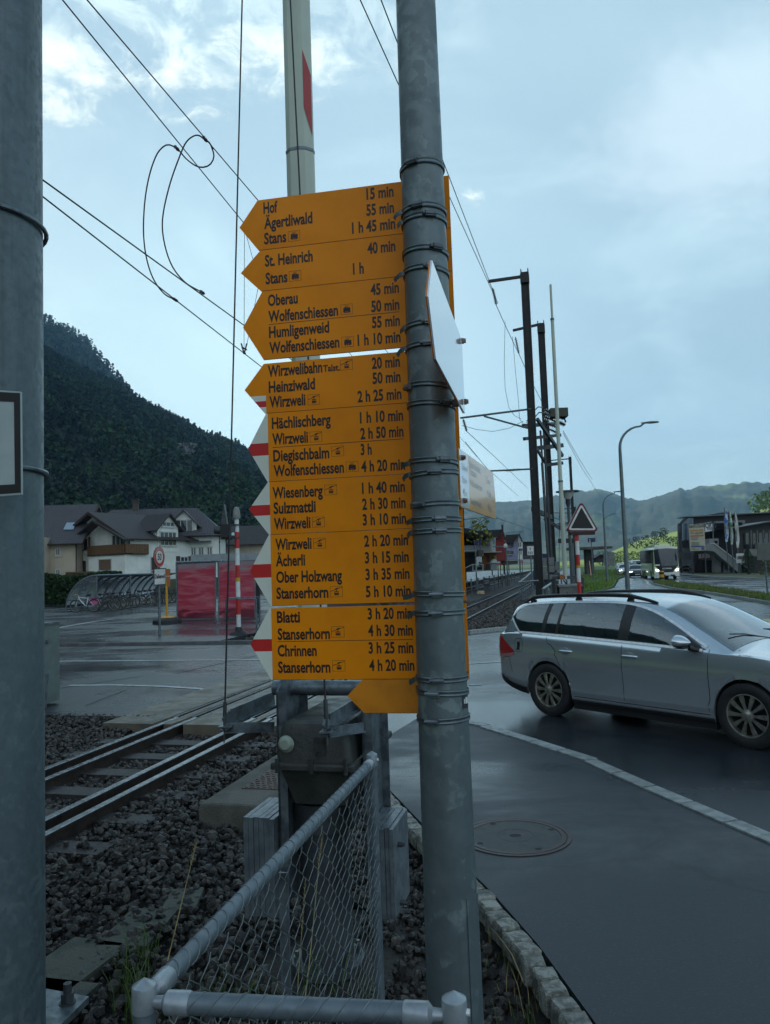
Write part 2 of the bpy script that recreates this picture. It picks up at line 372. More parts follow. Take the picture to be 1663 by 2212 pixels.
mark([T(15.4, -30), T(15.5, -12), T(15.62, -6.2)], .13)
mark([G(150, 1481), G(250, 1480), G(350, 1483), G(430, 1488), G(482, 1495)], .11)
mark([G(113, 1358.5), G(160, 1350), G(205, 1342.5), G(248, 1337)], .22)
mark([G(280, 1327), G(330, 1325), G(378, 1322)], .3, PAINTY); mark([G(300, 1332), G(378, 1329)], .2, PAINTY)
mark([G(1010, 1376), G(1060, 1371), G(1100, 1367)], .13); mark([G(1012, 1434), G(1085, 1430)], .10); mark([G(1012, 1480), G(1040, 1479)], .10)
SEAM = mat('road_seam', (.010, .011, .012), .5, 0, (.016, .017, .018), 9)
for a_, b_ in (((115, 1382), (347, 1380)), ((347, 1401), (416, 1381)), ((184, 1525), (274, 1490)), ((60, 1497), (300, 1462)), ((380, 1455), (560, 1415))): mark([G(*a_), G(*b_)], .035, SEAM, .005)
mark([G(1640, 1338), G(1700, 1342)], 1.4, PAINTY)
zR = zoomer(2600, 1930, 1663 / 369)
for x0, y0, x1, y1 in ((95, 1378, 155, 1384), (200, 1392, 300, 1402), (355, 1408, 475, 1420), (530, 1426, 675, 1441), (770, 1450, 930, 1468), (1020, 1474, 1180, 1494)):
    mark([G(*zR(x0, y0)), G(*zR(x1, y1))], .14)
zV = zoomer(2360, 2100, 1663 / 320)
for x0, y0, x1, y1 in ((515, 628, 690, 645), (235, 770, 335, 770), (1480, 718, 1600, 728)): mark([G(*zV(x0, y0)), G(*zV(x1, y1))], .3)
mark([G(*zV(*q)) for q in ((360, 645), (520, 680), (650, 705), (705, 740), (715, 785), (790, 815))], .18)

# ------------------------------------------------------------------ the tracks
RAILM = mat('rail_steel', (.050, .035, .027), .55, .4, (.028, .022, .019), 9, .4, 40)
RAILTOP = mat('rail_head', (.27, .29, .31), .25, .95, (.15, .155, .16), 14, rvar=.08)
def rail(root, path, guard=False):
    pts = [T(*p) for p in path]; prof = [(-.062, -.15), (.062, -.15), (.062, -.138), (.012, -.125), (.012, -.035), (.034, -.028), (.034, -.006), (.026, .0), (-.026, .0), (-.034, -.006), (-.034, -.028), (-.012, -.035), (-.012, -.125), (-.062, -.138)]
    mb = MB(); rows = []
    for i, p in enumerate(pts):
        a = pts[max(0, i - 1)]; b = pts[min(len(pts) - 1, i + 1)]; d = (b - a).normalized(); n_ = V((d.y, -d.x, 0))
        rows.append([p + n_ * x + V((0, 0, z)) for x, z in prof])
    k = len(prof)
    for i in range(len(rows) - 1):
        for j in range(k):
            mb.add([rows[i][j], rows[i][(j + 1) % k], rows[i + 1][(j + 1) % k], rows[i + 1][j]], [(3, 2, 1, 0)], 1 if j in (6, 7, 8) else 0)
    mb.add(rows[0], [tuple(range(k))]); return mb.build('rail', [RAILM, RAILTOP], root, 0)
def curve2(l0, l1): return [(s_, l0 + (l1 - l0) * (lambda t: t * t * (3 - 2 * t))(min(1, max(0, (s_ - 21) / 38)))) for s_ in [-8, 3, 9, 15, 21] + list(range(24, 62, 3)) + [90, 200]]
LA, LB, LC, LD = -5.25, -4.985, -4.165, -3.93
tr1 = thing('railway_track', 'straight metre-gauge track passing behind the signpost, nearest to it', 'railway track', T(8, LD, -.15))
rail(tr1, [(-8, LB), (200, LB)]); rail(tr1, [(-8, LD), (200, LD)])
tr2 = thing('railway_track', 'second track interlaced at the crossing and swinging left towards the platform', 'railway track', T(8, LA, -.15))
rail(tr2, curve2(LA, -9.2)); rail(tr2, curve2(LC, -8.1))
SLEEP = mat('sleeper_timber', (.036, .032, .030), .55, 0, (.020, .018, .017), 7, .6, 50, island=.3)
def sleepers(root, rng_, lc, half):
    for s_ in rng_:
        mb = MB(); a = T(s_, lc(s_) - half, -.15); b = T(s_, lc(s_) + half, -.15); mb.beam(a, b, .24, .11)
        for l_ in (-half * .62, half * .62):
            for e in (-.1, .1): mb.tube([T(s_, lc(s_) + l_ + e, -.10), T(s_, lc(s_) + l_ + e, -.06)], .02, 6)
        mb.build('sleeper', SLEEP, root, 0)
c2 = lambda s_: lerp_tab(curve2((LA + LC) / 2, -8.65), s_)
sleepers(tr1, [2.45 + .66 * i for i in range(10)] + [22 + .7 * i for i in range(40)], lambda s_: -4.58, 1.15)
sleepers(tr2, [34 + .9 * i for i in range(30)], c2, .95)
deck = thing('level_crossing_deck', 'brownish concrete panels laid between and beside the rails on the crossing', 'crossing deck', T(14, -4.6, -.15))
for (l0, l1, w0) in ((-6.05, -5.33, 'outer left of the rails'), (-5.17, -5.06, 'narrow strip between the left pair of rails'), (-4.90, -4.25, 'middle between the rails'), (-4.085, -4.01, 'narrow strip between the right pair of rails'), (-3.845, -3.2, 'outer right of the rails')):
    k = 5; st = (20.6 - 8.9) / k
    for i in range(k):
        mb = MB(); a = 8.9 + i * st; mb.prism([T(a + .006, l0, .007), T(a + st - .006, l0, .007), T(a + st - .006, l1, .007), T(a + .006, l1, .007)], (0, 0, -.165)); mb.build('crossing_panel', CONCP, deck, 0)

# ------------------------------------------------------------------ ballast stones (nobody could count them)
ico_v = np.array([(0, -.526, .851), (0, .526, .851), (0, -.526, -.851), (0, .526, -.851), (-.526, .851, 0), (.526, .851, 0), (-.526, -.851, 0), (.526, -.851, 0), (.851, 0, -.526), (.851, 0, .526), (-.851, 0, -.526), (-.851, 0, .526)])
ico_f = np.array([(0, 9, 1), (0, 7, 9), (0, 6, 7), (0, 11, 6), (0, 1, 11), (1, 9, 5), (9, 8, 5), (9, 7, 8), (7, 2, 8), (7, 6, 2), (6, 10, 2), (6, 11, 10), (11, 4, 10), (11, 1, 4), (1, 5, 4), (3, 2, 10), (3, 10, 4), (3, 4, 5), (3, 5, 8), (3, 8, 2)])
def np_mesh(name, vs, fs, m, kind='stuff', smooth=False, parent=None):
    me = bpy.data.meshes.new(name); nv, nf, k = len(vs), len(fs), fs.shape[1]
    me.vertices.add(nv); me.vertices.foreach_set('co', vs.astype(np.float32).ravel())
    me.loops.add(nf * k); me.loops.foreach_set('vertex_index', fs.astype(np.int32).ravel())
    me.polygons.add(nf); me.polygons.foreach_set('loop_start', np.arange(0, nf * k, k, dtype=np.int32)); me.polygons.foreach_set('loop_total', np.full(nf, k, dtype=np.int32))
    me.polygons.foreach_set('use_smooth', np.full(nf, smooth)); me.materials.append(m); me.update(); me.validate()
    o = bpy.data.objects.new(name, me); S.collection.objects.link(o)
    if kind: o['kind'] = kind
    if parent is not None: o.parent = parent
    ORG[o] = Matrix.Identity(4); return o
def rand_rot(n):
    q = rng.normal(size=(n, 4)); q /= np.linalg.norm(q, axis=1)[:, None]; w_, x, y, z = q.T
    return np.stack([1 - 2 * (y * y + z * z), 2 * (x * y - z * w_), 2 * (x * z + y * w_), 2 * (x * y + z * w_), 1 - 2 * (x * x + z * z), 2 * (y * z - x * w_), 2 * (x * z - y * w_), 2 * (y * z + x * w_), 1 - 2 * (x * x + y * y)], 1).reshape(n, 3, 3)
def stones(name, sl_, z, size, m):
    n_ = len(sl_); c = np.empty((n_, 3)); s_, l_ = sl_.T
    c[:, 0] = TV.x * s_ + NV.x * l_; c[:, 1] = TV.y * s_ + NV.y * l_; c[:, 2] = z
    sc = size[:, None] * rng.uniform(.55, 1.25, (n_, 3)); vv = ico_v[None] * (1 + rng.uniform(-.28, .28, (n_, 12, 1)))
    vv = np.einsum('nij,nkj->nki', rand_rot(n_), vv * sc[:, None, :]) + c[:, None, :]
    return np_mesh(name, vv.reshape(-1, 3), (ico_f[None] + 12 * np.arange(n_)[:, None, None]).reshape(-1, 3), m)
STONE = mat('ballast_stone', (.021, .019, .017), .45, 0, (.047, .039, .032), 30, .5, 120, island=1.35, spec=.5)
def cob_l(s_): return np.interp(s_, [p[0] for p in COB], [p[1] for p in COB])
N = 52000
q = np.stack([rng.uniform(1.2, 9.5, N), rng.uniform(-8.3, 1.4, N)], 1)
keep = (q[:, 1] < cob_l(q[:, 0]) - .17 - .25 * rng.random(N) * (q[:, 0] < 3)) & (np.abs(q[:, 1] - LA) > .07) & (np.abs(q[:, 1] - LB) > .07) & (np.abs(q[:, 1] - LC) > .07) & (np.abs(q[:, 1] - LD) > .07)
keep &= ~((q[:, 0] > 5.75) & (q[:, 0] < 7.9) & (q[:, 1] > -3.15) & (q[:, 1] < -1.9))      # concrete plinth
keep &= ~((np.hypot(q[:, 0] - 3.89, q[:, 1] + 1.34) < .34))
keep &= ~((q[:, 0] < 2.9) & (q[:, 1] > -.55) & (rng.random(N) < .55))
keep &= ~((q[:, 0] < 3.1) & (q[:, 0] > 2.05) & (q[:, 1] > -2.1) & (q[:, 1] < -1.2) & (rng.random(N) < .55))
sleep = np.zeros(N, bool)
for i in range(10): sleep |= (np.abs(q[:, 0] - (2.45 + .66 * i)) < .12) & (np.abs(q[:, 1] + 4.58) < 1.15)
keep &= ~(sleep & (rng.random(N) < np.where(q[:, 1] < LD, .85, .5)))
q = q[keep]; n = len(q)
between = (q[:, 1] > LA) & (q[:, 1] < LD)
z = -.135 + .09 * np.clip(q[:, 0] - 8.5, 0, 1) * (q[:, 1] < -5.6) + rng.uniform(0, .05, n) - .03 * between + .03 * np.sin(q[:, 0] * 1.7 + q[:, 1] * 2.3) * (q[:, 1] > -3.3)
stones('gravel', q, z, rng.uniform(.010, .034, n) * np.where(rng.random(n) < .12, 1.35, 1), STONE)
N = 9000; q = np.stack([20.9 + 22 * rng.random(N) ** 1.4, rng.uniform(-9.8, -1.2, N)], 1)
q = q[(q[:, 0] > 21.5) | (q[:, 1] < -3.4)]
for L_ in (LB, LD): q = q[np.abs(q[:, 1] - L_) > .09]
stones('gravel', q, np.full(len(q), -.10) + rng.uniform(-.03, .03, len(q)), rng.uniform(.03, .06, len(q)), mat('ballast_brown', (.048, .040, .034), .6, 0, (.072, .060, .050), 20, island=1.0))

# ------------------------------------------------------------------ grass
BLADE = mat('grass_blade', (.115, .215, .024), .6, 0, (.17, .25, .035), .8, island=.7)
def blades(name, pts, h, wd, m, lean=.35):
    n_ = len(pts); a = rng.uniform(0, 2 * np.pi, n_); hh = h * rng.uniform(.5, 1.25, n_); d = np.stack([np.cos(a), np.sin(a), np.zeros(n_)], 1)
    ln = rng.uniform(0, 1, n_)[:, None] * lean; b = rng.uniform(0, 2 * np.pi, n_); ld = np.stack([np.cos(b), np.sin(b), np.zeros(n_)], 1)
    up = np.array([0, 0, 1.0]); p = np.asarray(pts)
    v0 = p - d * wd / 2; v1 = p + d * wd / 2; mid = p + up * (hh * .6)[:, None] + ld * ln * (hh * .35)[:, None]
    v2 = mid + d * wd * .4; v3 = mid - d * wd * .4; tip = p + up * hh[:, None] + ld * ln * hh[:, None]
    vs = np.stack([v0, v1, v2, v3, tip], 1).reshape(-1, 3); o = 5 * np.arange(n_)[:, None]
    fs = np.concatenate([np.concatenate([o, o + 1, o + 2], 1), np.concatenate([o, o + 2, o + 3], 1), np.concatenate([o + 3, o + 2, o + 4], 1)])
    return np_mesh(name, vs, fs, m)
def in_poly(pts, poly):
    x, y = pts[:, 0], pts[:, 1]; r_ = np.zeros(len(pts), bool); n_ = len(poly); j = n_ - 1
    for i in range(n_):
        xi, yi = poly[i]; xj, yj = poly[j]
        c = ((yi > y) != (yj > y)) & (x < (xj - xi) * (y - yi) / (yj - yi + 1e-12) + xi); r_ ^= c; j = i
    return r_
def scatter(poly, n_, z):
    P_ = np.array([(p.x, p.y) for p in poly]); lo, hi = P_.min(0), P_.max(0); q_ = rng.uniform(lo, hi, (n_, 2)); q_ = q_[in_poly(q_, P_)]
    return np.concatenate([q_, np.full((len(q_), 1), z)], 1)
VERGE = [T(*p) for p in ((23.6, .25), (44, .55), (56, 2.3), (80, 3.8), (160, 12.8), (160, 1.5), (60, -.1), (40, -.55), (23.6, -1.2))]
slab('grass_verge', VERGE, .10, GRASSG, z1=-.16)
blades('grass', np.concatenate([scatter(VERGE, 60000, .08)[:16000], scatter([T(*p) for p in ((23.6, .2), (44, .5), (56, 2.2), (70, 3.0), (60, .1), (40, -.4), (23.6, -1.1))], 40000, .08)]), .24, .03, BLADE)
ISL = [G(1409, 1262), G(1457, 1273.5), G(1525, 1282), G(1600, 1294), G(1700, 1312), G(1850, 1345), G(1850, 1322), G(1700, 1297), G(1600, 1283), G(1491, 1267), G(1432, 1259)]
slab('grass_verge', ISL, .10, GRASSG, z1=-.05); kerbline([p for p in ISL[:6]], .16, -.02, .115); kerbline([p for p in ISL[5:]] + [ISL[0]], .16, -.02, .112)
blades('grass', scatter(ISL, 60000, .09)[:24000], .20, .035, mat('grass_dry', (.15, .18, .04), .6, 0, (.11, .17, .03), .8, island=.7))
FOOT = [T(*p) for p in ((112, 11.2), (96, 12.0), (80, 12.2), (62, 14.6), (62, 19), (118, 19))]
slab('grass_verge', FOOT, .09, mat('dry_verge', (.10, .10, .05), .8, 0, (.075, .09, .035), .5), z1=-.05); kerbline([V(p) for p in FOOT[:4]], .2, -.02, .11)

# ------------------------------------------------------------------ hills and mountains
from mathutils import noise as mn
def fbm(x, y, z=0.0, o=5): return mn.fractal(V((x, y, z)), .9, 2.1, o, noise_basis='PERLIN_ORIGINAL')
def azel(x, y): d = ray(x, y); return math.degrees(math.atan2(d.x, d.y)), d.z / math.hypot(d.x, d.y)
FORESTG = mat('forest_floor', (.010, .020, .008), .9, 0, (.030, .050, .018), .03)
def hill(name, tab, R1, R0, az0, az1, nc, nr, m, amp, fr, back=1.6, shape=1.0, jag=0.0):
    rows = []
    for i in range(nr + 1):
        t = i / nr * back; row = []
        for j in range(nc + 1):
            az = az0 + (az1 - az0) * j / nc; el = lerp_tab(tab, az); r_ = R0 + (R1 - R0) * t
            x, y = r_ * math.sin(R(az)), r_ * math.cos(R(az)); H = el * R1 + HC
            k = t ** shape if t <= 1 else max(0, 1 - ((t - 1) / (back - 1)) ** 1.5)
            z = H * k + amp * fbm(x * fr, y * fr) * min(1, 4 * t) * (1 if t <= .8 else .35) + jag * random.uniform(-1, 1) * (t > .1)
            row.append((x, y, max(z, -.6) if t > 0 else -.6))
        rows.append(row)
    mb = MB(); mb.grid(rows); o = mb.build(name, m, None, 180); o['kind'] = 'structure'
    return o, rows
sil = [(94, 742), (163, 779), (207, 801), (259, 827), (330, 872), (372, 893), (420, 921), (450, 936), (490, 946), (520, 956), (545, 972), (570, 996), (640, 1060), (760, 1160), (860, 1222)]
HT = [(-170, .05), (-150, .42), (-110, .55), (-60, .62), (-36, .62), (-29, .50)] + [(azel(*p)[0], azel(*p)[1] - .012) for p in sil] + [(8, -.01)]  # unseen left part of the ridge raised to keep sun off the foreground
hillL, hrows = hill('hill', HT, 1000, 230, -170, 6, 176, 40, FORESTG, 22, .007, 1.4, 1.1)
sil2 = [(94, 680), (150, 708), (200, 747), (240, 790), (275, 838), (330, 920)]
HT2 = [(-70, .2), (-40, .35), (-30, .385)] + [(azel(*p)[0], azel(*p)[1] - .004) for p in sil2] + [(-10, .0)]
hill2, h2rows = hill('mountain', HT2, 1650, 1050, -70, -10, 160, 40, mat('mountain_forest', (.020, .034, .016), .9, 0, (.035, .05, .022), .06, 1, .2), 26, .006, 1.4, 1.1, 4.0)
# forest mass on the left hill
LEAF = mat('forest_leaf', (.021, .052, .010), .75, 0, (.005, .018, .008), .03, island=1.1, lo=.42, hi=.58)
def hill_pt(az, t):
    j = min(175.99, max(0, (az + 170))); i = min(39.9, t / 1.4 * 40); a, b = int(i), int(j); u, v_ = i - a, j - b
    p = [V(hrows[a][b]), V(hrows[a + 1][b]), V(hrows[a][b + 1]), V(hrows[a + 1][b + 1])]
    return (p[0] * (1 - u) + p[1] * u) * (1 - v_) + (p[2] * (1 - u) + p[3] * u) * v_
def crowns(name, bases, hs, con, m, nq, kind='stuff'):
    """leaf clumps filling a crown for each base point; con: 1 for conifers"""
    n_ = len(bases); b = np.asarray(bases); hs = np.asarray(hs); con = np.asarray(con)
    t = rng.uniform(.12, 1, (n_, nq)); rad = np.where(con[:, None] > 0, (1.03 - t) * .26, .40 * np.sqrt(np.clip(1 - ((t - .56) / .47) ** 2, .02, 1)))
    lump = 1 + .3 * np.sin(rng.uniform(0, 6.28, (n_, 1)) + t * 9); an = rng.uniform(0, 2 * np.pi, (n_, nq)); rr_ = rad * lump * np.sqrt(rng.uniform(.35, 1, (n_, nq)))
    c = np.stack([b[:, None, 0] + np.cos(an) * rr_ * hs[:, None], b[:, None, 1] + np.sin(an) * rr_ * hs[:, None], b[:, None, 2] + t * hs[:, None]], 2).reshape(-1, 3)
    N_ = len(c); sz = np.repeat(hs, nq) * rng.uniform(.05, .115, N_) * np.where(np.repeat(con, nq) > 0, .8, 1.0) * (40 / nq) ** .5
    rm = rand_rot(N_); quad = np.array([(-1, -.7, 0), (1, -.7, .3), (.8, .8, 0), (-.7, .9, .3)])
    vs = np.einsum('nij,kj->nki', rm, quad) * sz[:, None, None] + c[:, None, :]
    return np_mesh(name, vs.reshape(-1, 3), (np.arange(4)[None] + 4 * np.arange(N_)[:, None]), m, kind)
rock_c = azel(405, 995)
bs, hs, cn = [], [], []
for i in range(9500):
    az = random.uniform(-28, 2); t = random.random() ** .8 * 1.05
    p = hill_pt(az, t); e = (p.z - HC) / math.hypot(p.x, p.y)
    if abs(az - rock_c[0]) < .45 and abs(e - rock_c[1]) < .014 and t < .9: continue
    if t < .04: continue
    c_ = 1 if random.random() < .42 else 0; bs.append(p - V((0, 0, .8))); hs.append(random.uniform(9, 15) * (1.25 if c_ else 1) * (.85 if t > .9 else 1) * min(1, .55 + t * 1.5)); cn.append(c_)
crowns('forest', bs, hs, cn, LEAF, 42)
bs, hs, cn = [], [], []
for i in range(1500):
    p = hill_pt(random.uniform(-120, -29), random.random() ** .7 * 1.1); bs.append(p); hs.append(random.uniform(14, 24)); cn.append(int(random.random() < .3))
crowns('forest', bs, hs, cn, LEAF, 14)
bs, hs, cn = [], [], []
for i in range(3400):
    r_ = h2rows[random.randint(2, 30)]; a_ = random.randint(108, 152); p = V(r_[a_]).lerp(V(r_[a_ + 1]), random.random()); bs.append(p - V((0, 0, 2))); hs.append(random.uniform(12, 22)); cn.append(int(random.random() < .6))
crowns('forest', bs, hs, cn, LEAF, 22)
# bare rock face in the wood
mb = MB(); c = hill_pt(rock_c[0], .60); k = 1
best = min((hill_pt(rock_c[0], t / 50) for t in range(5, 48)), key=lambda p: abs((p.z - HC) / math.hypot(p.x, p.y) - rock_c[1] + .008))
dirv = V((best.x, best.y, 0)).normalized(); side = V((dirv.y, -dirv.x, 0)); rows = []
for i in range(15):
    rows.append([best - dirv * (9 - i * .55 + 4.0 * fbm(j * .5, i * .4, 3)) + side * ((j - 7) * .95 + 2.4 * fbm(i * .6, j * .2, 8)) + V((0, 0, -3 + i * 1.5)) for j in range(15)])
mb.grid(rows); mb.build('rock_face', mat('limestone', (.17, .175, .165), .85, 0, (.05, .055, .05), .5, 1, 1.2), None, 20)['kind'] = 'structure'
# far mountains
FAR = [(430, 1140), (640, 1115), (830, 1090), (960, 1078), (1036, 1082), (1078, 1081), (1120, 1078), (1150, 1075), (1200, 1064), (1250, 1056), (1295, 1055), (1320, 1063), (1340, 1070), (1380, 1078), (1400, 1070), (1430, 1062), (1452, 1053), (1466, 1047), (1491, 1049), (1512, 1043), (1560, 1041), (1595, 1038), (1608, 1034), (1640, 1038), (1663, 1037), (1760, 1030), (1900, 1020), (2300, 1000)]
FT = [(-30, .03)] + [(azel(*p)[0], azel(*p)[1] - .003) for p in FAR] + [(60, .14)]
m = bpy.data.materials.new('far_slopes'); m.use_nodes = True; t = NT(m.node_tree); MATS['far_slopes'] = m
c_ = t.new('ShaderNodeTexCoord').outputs['Object']
mead = t.ramp(t.noise(t.new('ShaderNodeMapping', {'Vector': c_, 'Scale': (.0045, .0025, .011)}).outputs[0], 1.0, 5, .6), .56, .66)
tree = t.noise(c_, .035, 6, .65)
t.l.new(t.mix(mead, t.mix(t.ramp(tree, .35, .65), (.018, .030, .014), (.045, .066, .026)), (.115, .16, .05)), t.n['Principled BSDF'].inputs['Base Color']); t.n['Principled BSDF'].inputs['Roughness'].default_value = .95
hill('mountain', FT, 2700, 1500, -30, 60, 520, 40, m, 40, .0035, 1.3, 1.0, 3.5)
# sunlit meadow hill
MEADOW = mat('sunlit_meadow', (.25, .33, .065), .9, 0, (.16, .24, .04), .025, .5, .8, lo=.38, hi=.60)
sil3 = [(1290, 1206), (1325, 1190), (1357, 1175), (1393, 1163), (1427, 1155), (1467, 1146), (1530, 1132), (1595, 1118), (1663, 1094), (1750, 1070)]
HT3 = [(12, .0)] + [(azel(*p)[0], azel(*p)[1]) for p in sil3] + [(45, .12), (60, .1)]
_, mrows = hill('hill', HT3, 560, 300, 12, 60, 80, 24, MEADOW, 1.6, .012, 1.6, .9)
def mh_pt(az, t):
    j = min(79.9, max(0, (az - 12) / 48 * 80)); i = min(23.9, t / 1.6 * 24); return V(mrows[int(i)][int(j)])
bs, hs, cn = [], [], []
for i in range(500):
    az = random.uniform(26.2, 50); t = random.uniform(.75, 1.25); bs.append(mh_pt(az, t)); hs.append(random.uniform(8, 14)); cn.append(int(random.random() < .15))
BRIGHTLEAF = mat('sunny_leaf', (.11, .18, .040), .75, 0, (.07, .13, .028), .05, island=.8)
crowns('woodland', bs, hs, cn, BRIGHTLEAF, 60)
BARK = mat('bark', (.05, .04, .03), .85, 0, (.03, .025, .02), 4)
tree_n = [0]
def tree(base, h, con, m, label, group=None, nq=420, name='broadleaf_tree'):
    th = thing(name, label, 'tree', base, 0, group)
    mb = MB(); mb.tube([V(base) + V((0, 0, -.3)), V(base) + V((.02 * h, 0, h * .35)), V(base) + V((0, .02 * h, h * .8))], [.035 * h, .024 * h, .006 * h], 7)
    for k in range(5):
        a = k * 1.3; mb.tube([V(base) + V((0, 0, h * (.28 + .09 * k))), V(base) + V((math.cos(a) * h * .2, math.sin(a) * h * .2, h * (.45 + .09 * k)))], [.014 * h, .004 * h], 5)
    mb.build('trunk', BARK, th)
    cr_ = crowns('crown', [(0, 0, 0)], [h], [con], m, nq, None); cr_.parent = th; return th
z6 = zoomer(2200, 1750, 1663 / 769)
kinds = [(400, 150, 'first from the lamp post'), (455, 150, 'second'), (500, 165, 'third'), (545, 160, 'fourth'), (595, 165, 'fifth'), (640, 155, 'sixth')]
for i, (zx, dp, _) in enumerate(((265, 300, 0), (318, 290, 0), (375, 300, 0), (420, 280, 0), (478, 270, 0), (530, 260, 0), (585, 265, 0), (628, 255, 0), (668, 250, 0))):
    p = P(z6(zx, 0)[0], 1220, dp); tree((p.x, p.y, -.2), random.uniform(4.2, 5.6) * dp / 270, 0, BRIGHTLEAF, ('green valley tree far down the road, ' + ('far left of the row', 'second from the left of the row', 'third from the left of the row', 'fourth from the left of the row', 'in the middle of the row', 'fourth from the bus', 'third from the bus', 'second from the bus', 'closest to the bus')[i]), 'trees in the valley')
for i, (zx, zy) in enumerate(((735, 690), (765, 690), (815, 712), (850, 705), (600, 782), (675, 780), (760, 785), (505, 760), (885, 782))):
    x, y = z6(zx, zy); az, el = azel(x, y); t_ = 0
    while t_ < 1 and (mh_pt(az, t_).z - HC) / math.hypot(mh_pt(az, t_).x, mh_pt(az, t_).y) < el - .004: t_ += .01
    p = mh_pt(az, t_); tree((p.x, p.y, p.z - .2), random.uniform(5, 7.5), 0, LEAF, 'dark round tree on the sunlit meadow, ' + ('left of the pair on the crest', 'right of the pair on the crest', 'left one below the crest pair', 'near the dark building on the crest', 'lower left', 'lower middle', 'broad one lower right', 'at the foot of the slope far left', 'beside the dark building lower down')[i], 'trees on the meadow', 160)
# ------------------------------------------------------------------ lettering
TXT = {}
def text_geo(s, bold=.0, font_sp=1.0):
    key = (s, bold, font_sp)
    if key in TXT: return TXT[key]
    cu = bpy.data.curves.new('lettering', 'FONT'); cu.body = s; cu.size = 1.0; cu.offset = bold; cu.resolution_u = 3; cu.space_character = font_sp
    o = bpy.data.objects.new('lettering', cu); S.collection.objects.link(o)
    dg = bpy.context.evaluated_depsgraph_get(); me = o.evaluated_get(dg).to_mesh()
    vs = [tuple(v.co) for v in me.vertices]; fs = [tuple(p.vertices) for p in me.polygons]
    o.evaluated_get(dg).to_mesh_clear(); bpy.data.objects.remove(o); bpy.data.curves.remove(cu)
    TXT[key] = (vs, fs); return TXT[key]
CAPH = max(v[1] for v in text_geo('H')[0])
def put_text(mb, s, O, U, Wv, cap, align='L', cond=.80, bold=.008, mi=0, width=None, sp=1.0):
    """flat letters with the cap height cap, baseline from the point O along U"""
    vs, fs = text_geo(s, bold, sp)
    if not vs: return 0
    k = cap / CAPH; xs = [v[0] for v in vs]; x0, x1 = min(xs), max(xs)
    kx = k * cond if width is None else width / (x1 - x0)
    sh = {'L': -x0, 'R': -x1, 'C': -(x0 + x1) / 2}[align]
    O, U, Wv = V(O), V(U), V(Wv)
    mb.add([O + U * ((v[0] + sh) * kx) + Wv * (v[1] * k) for v in vs], fs, mi)
    return (x1 - x0) * kx

# ------------------------------------------------------------------ the signpost and its yellow panels
DP = 1.80                                      # distance of the signpost
PB = P(945, 1222, DP); PB.z = 0
def pole_r(z): return .0663 - .00546 * z
post = thing('sign_post', 'galvanised round steel post carrying all the yellow hiking panels', 'sign post', (PB.x, PB.y, -.2))
mb = MB(); zs = [-.2 + i * .15 for i in range(29)]
mb.tube([(PB.x, PB.y, z) for z in zs], [pole_r(z) for z in zs], 40)
mb.build('pole', GALV, post)
# inspection door low on the post
mb = MB()
def on_pole(a, z, d=.001): r = pole_r(z) + d; return V((PB.x + r * math.sin(a), PB.y - r * math.cos(a), z))
def ring_strip(mb, a0, a1, z0, z1, d=.001, th=.002, n=10):
    o = [[on_pole(a0 + (a1 - a0) * i / n, z, d + th) for i in range(n + 1)] for z in (z0, z1)]
    i_ = [[on_pole(a0 + (a1 - a0) * i / n, z, d) for i in range(n + 1)] for z in (z0, z1)]
    mb.grid([i_[0], o[0], o[1], i_[1]])
ring_strip(mb, .55, 1.45, .80, 1.14, -.001, .003)
mb.build('inspection_door', GALV, post)
# signs: one vertical plane behind the post
SU = V((math.cos(R(11)), -math.sin(R(11)), 0)); SN = V((-math.sin(R(11)), -math.cos(R(11)), 0)); SZ = V((0, 0, 1))
SO = V((PB.x, PB.y, 0)) - SN * .082
def sp_(x, y):
    d = ray(x, y); c = V((0, 0, HC)); t = (SO - c).dot(SN) / d.dot(SN); p = c + d * t
    return ((p - SO).dot(SU), p.z)
def sw(u, z, out=0.0): return SO + SU * u + SZ * z + SN * out
RIGHT_U = sp_(1013, 1440)[0]
def panel(name, label, tl, bl, tip, right=None, mats_=None, th=.003, cat='hiking sign'):
    u0 = (sp_(*tl)[0] + sp_(*bl)[0]) / 2; z1 = sp_(*tl)[1]; z0 = sp_(*bl)[1]; ut, zt = sp_(*tip); zt = (z0 + z1) / 2
    r_ = RIGHT_U if right is None else sp_(right, tl[1])[0]
    z0 += .0002; z1 -= .0002
    t = thing(name, label, cat, sw((u0 + r_) / 2, z0, -th))
    mb = MB(); mb.prism([sw(u0, z1), sw(ut, zt), sw(u0, z0), sw(r_, z0), sw(r_, z1)], SN * -th)
    mb.build('panel', mats_ or YEL, t, smooth=0)
    mb = MB(); mb.prism([sw(u0, z0 + .0009, .0004), sw(u0, z0 + .0001, .0004), sw(r_, z0 + .0001, .0004), sw(r_, z0 + .0009, .0004)], SN * -.0003); mb.build('seam_shade', DARKGAP, t, 0)  # thin dark strip painted in for the shading along the panel seam
    return t, u0, ut, z0, z1, zt, r_
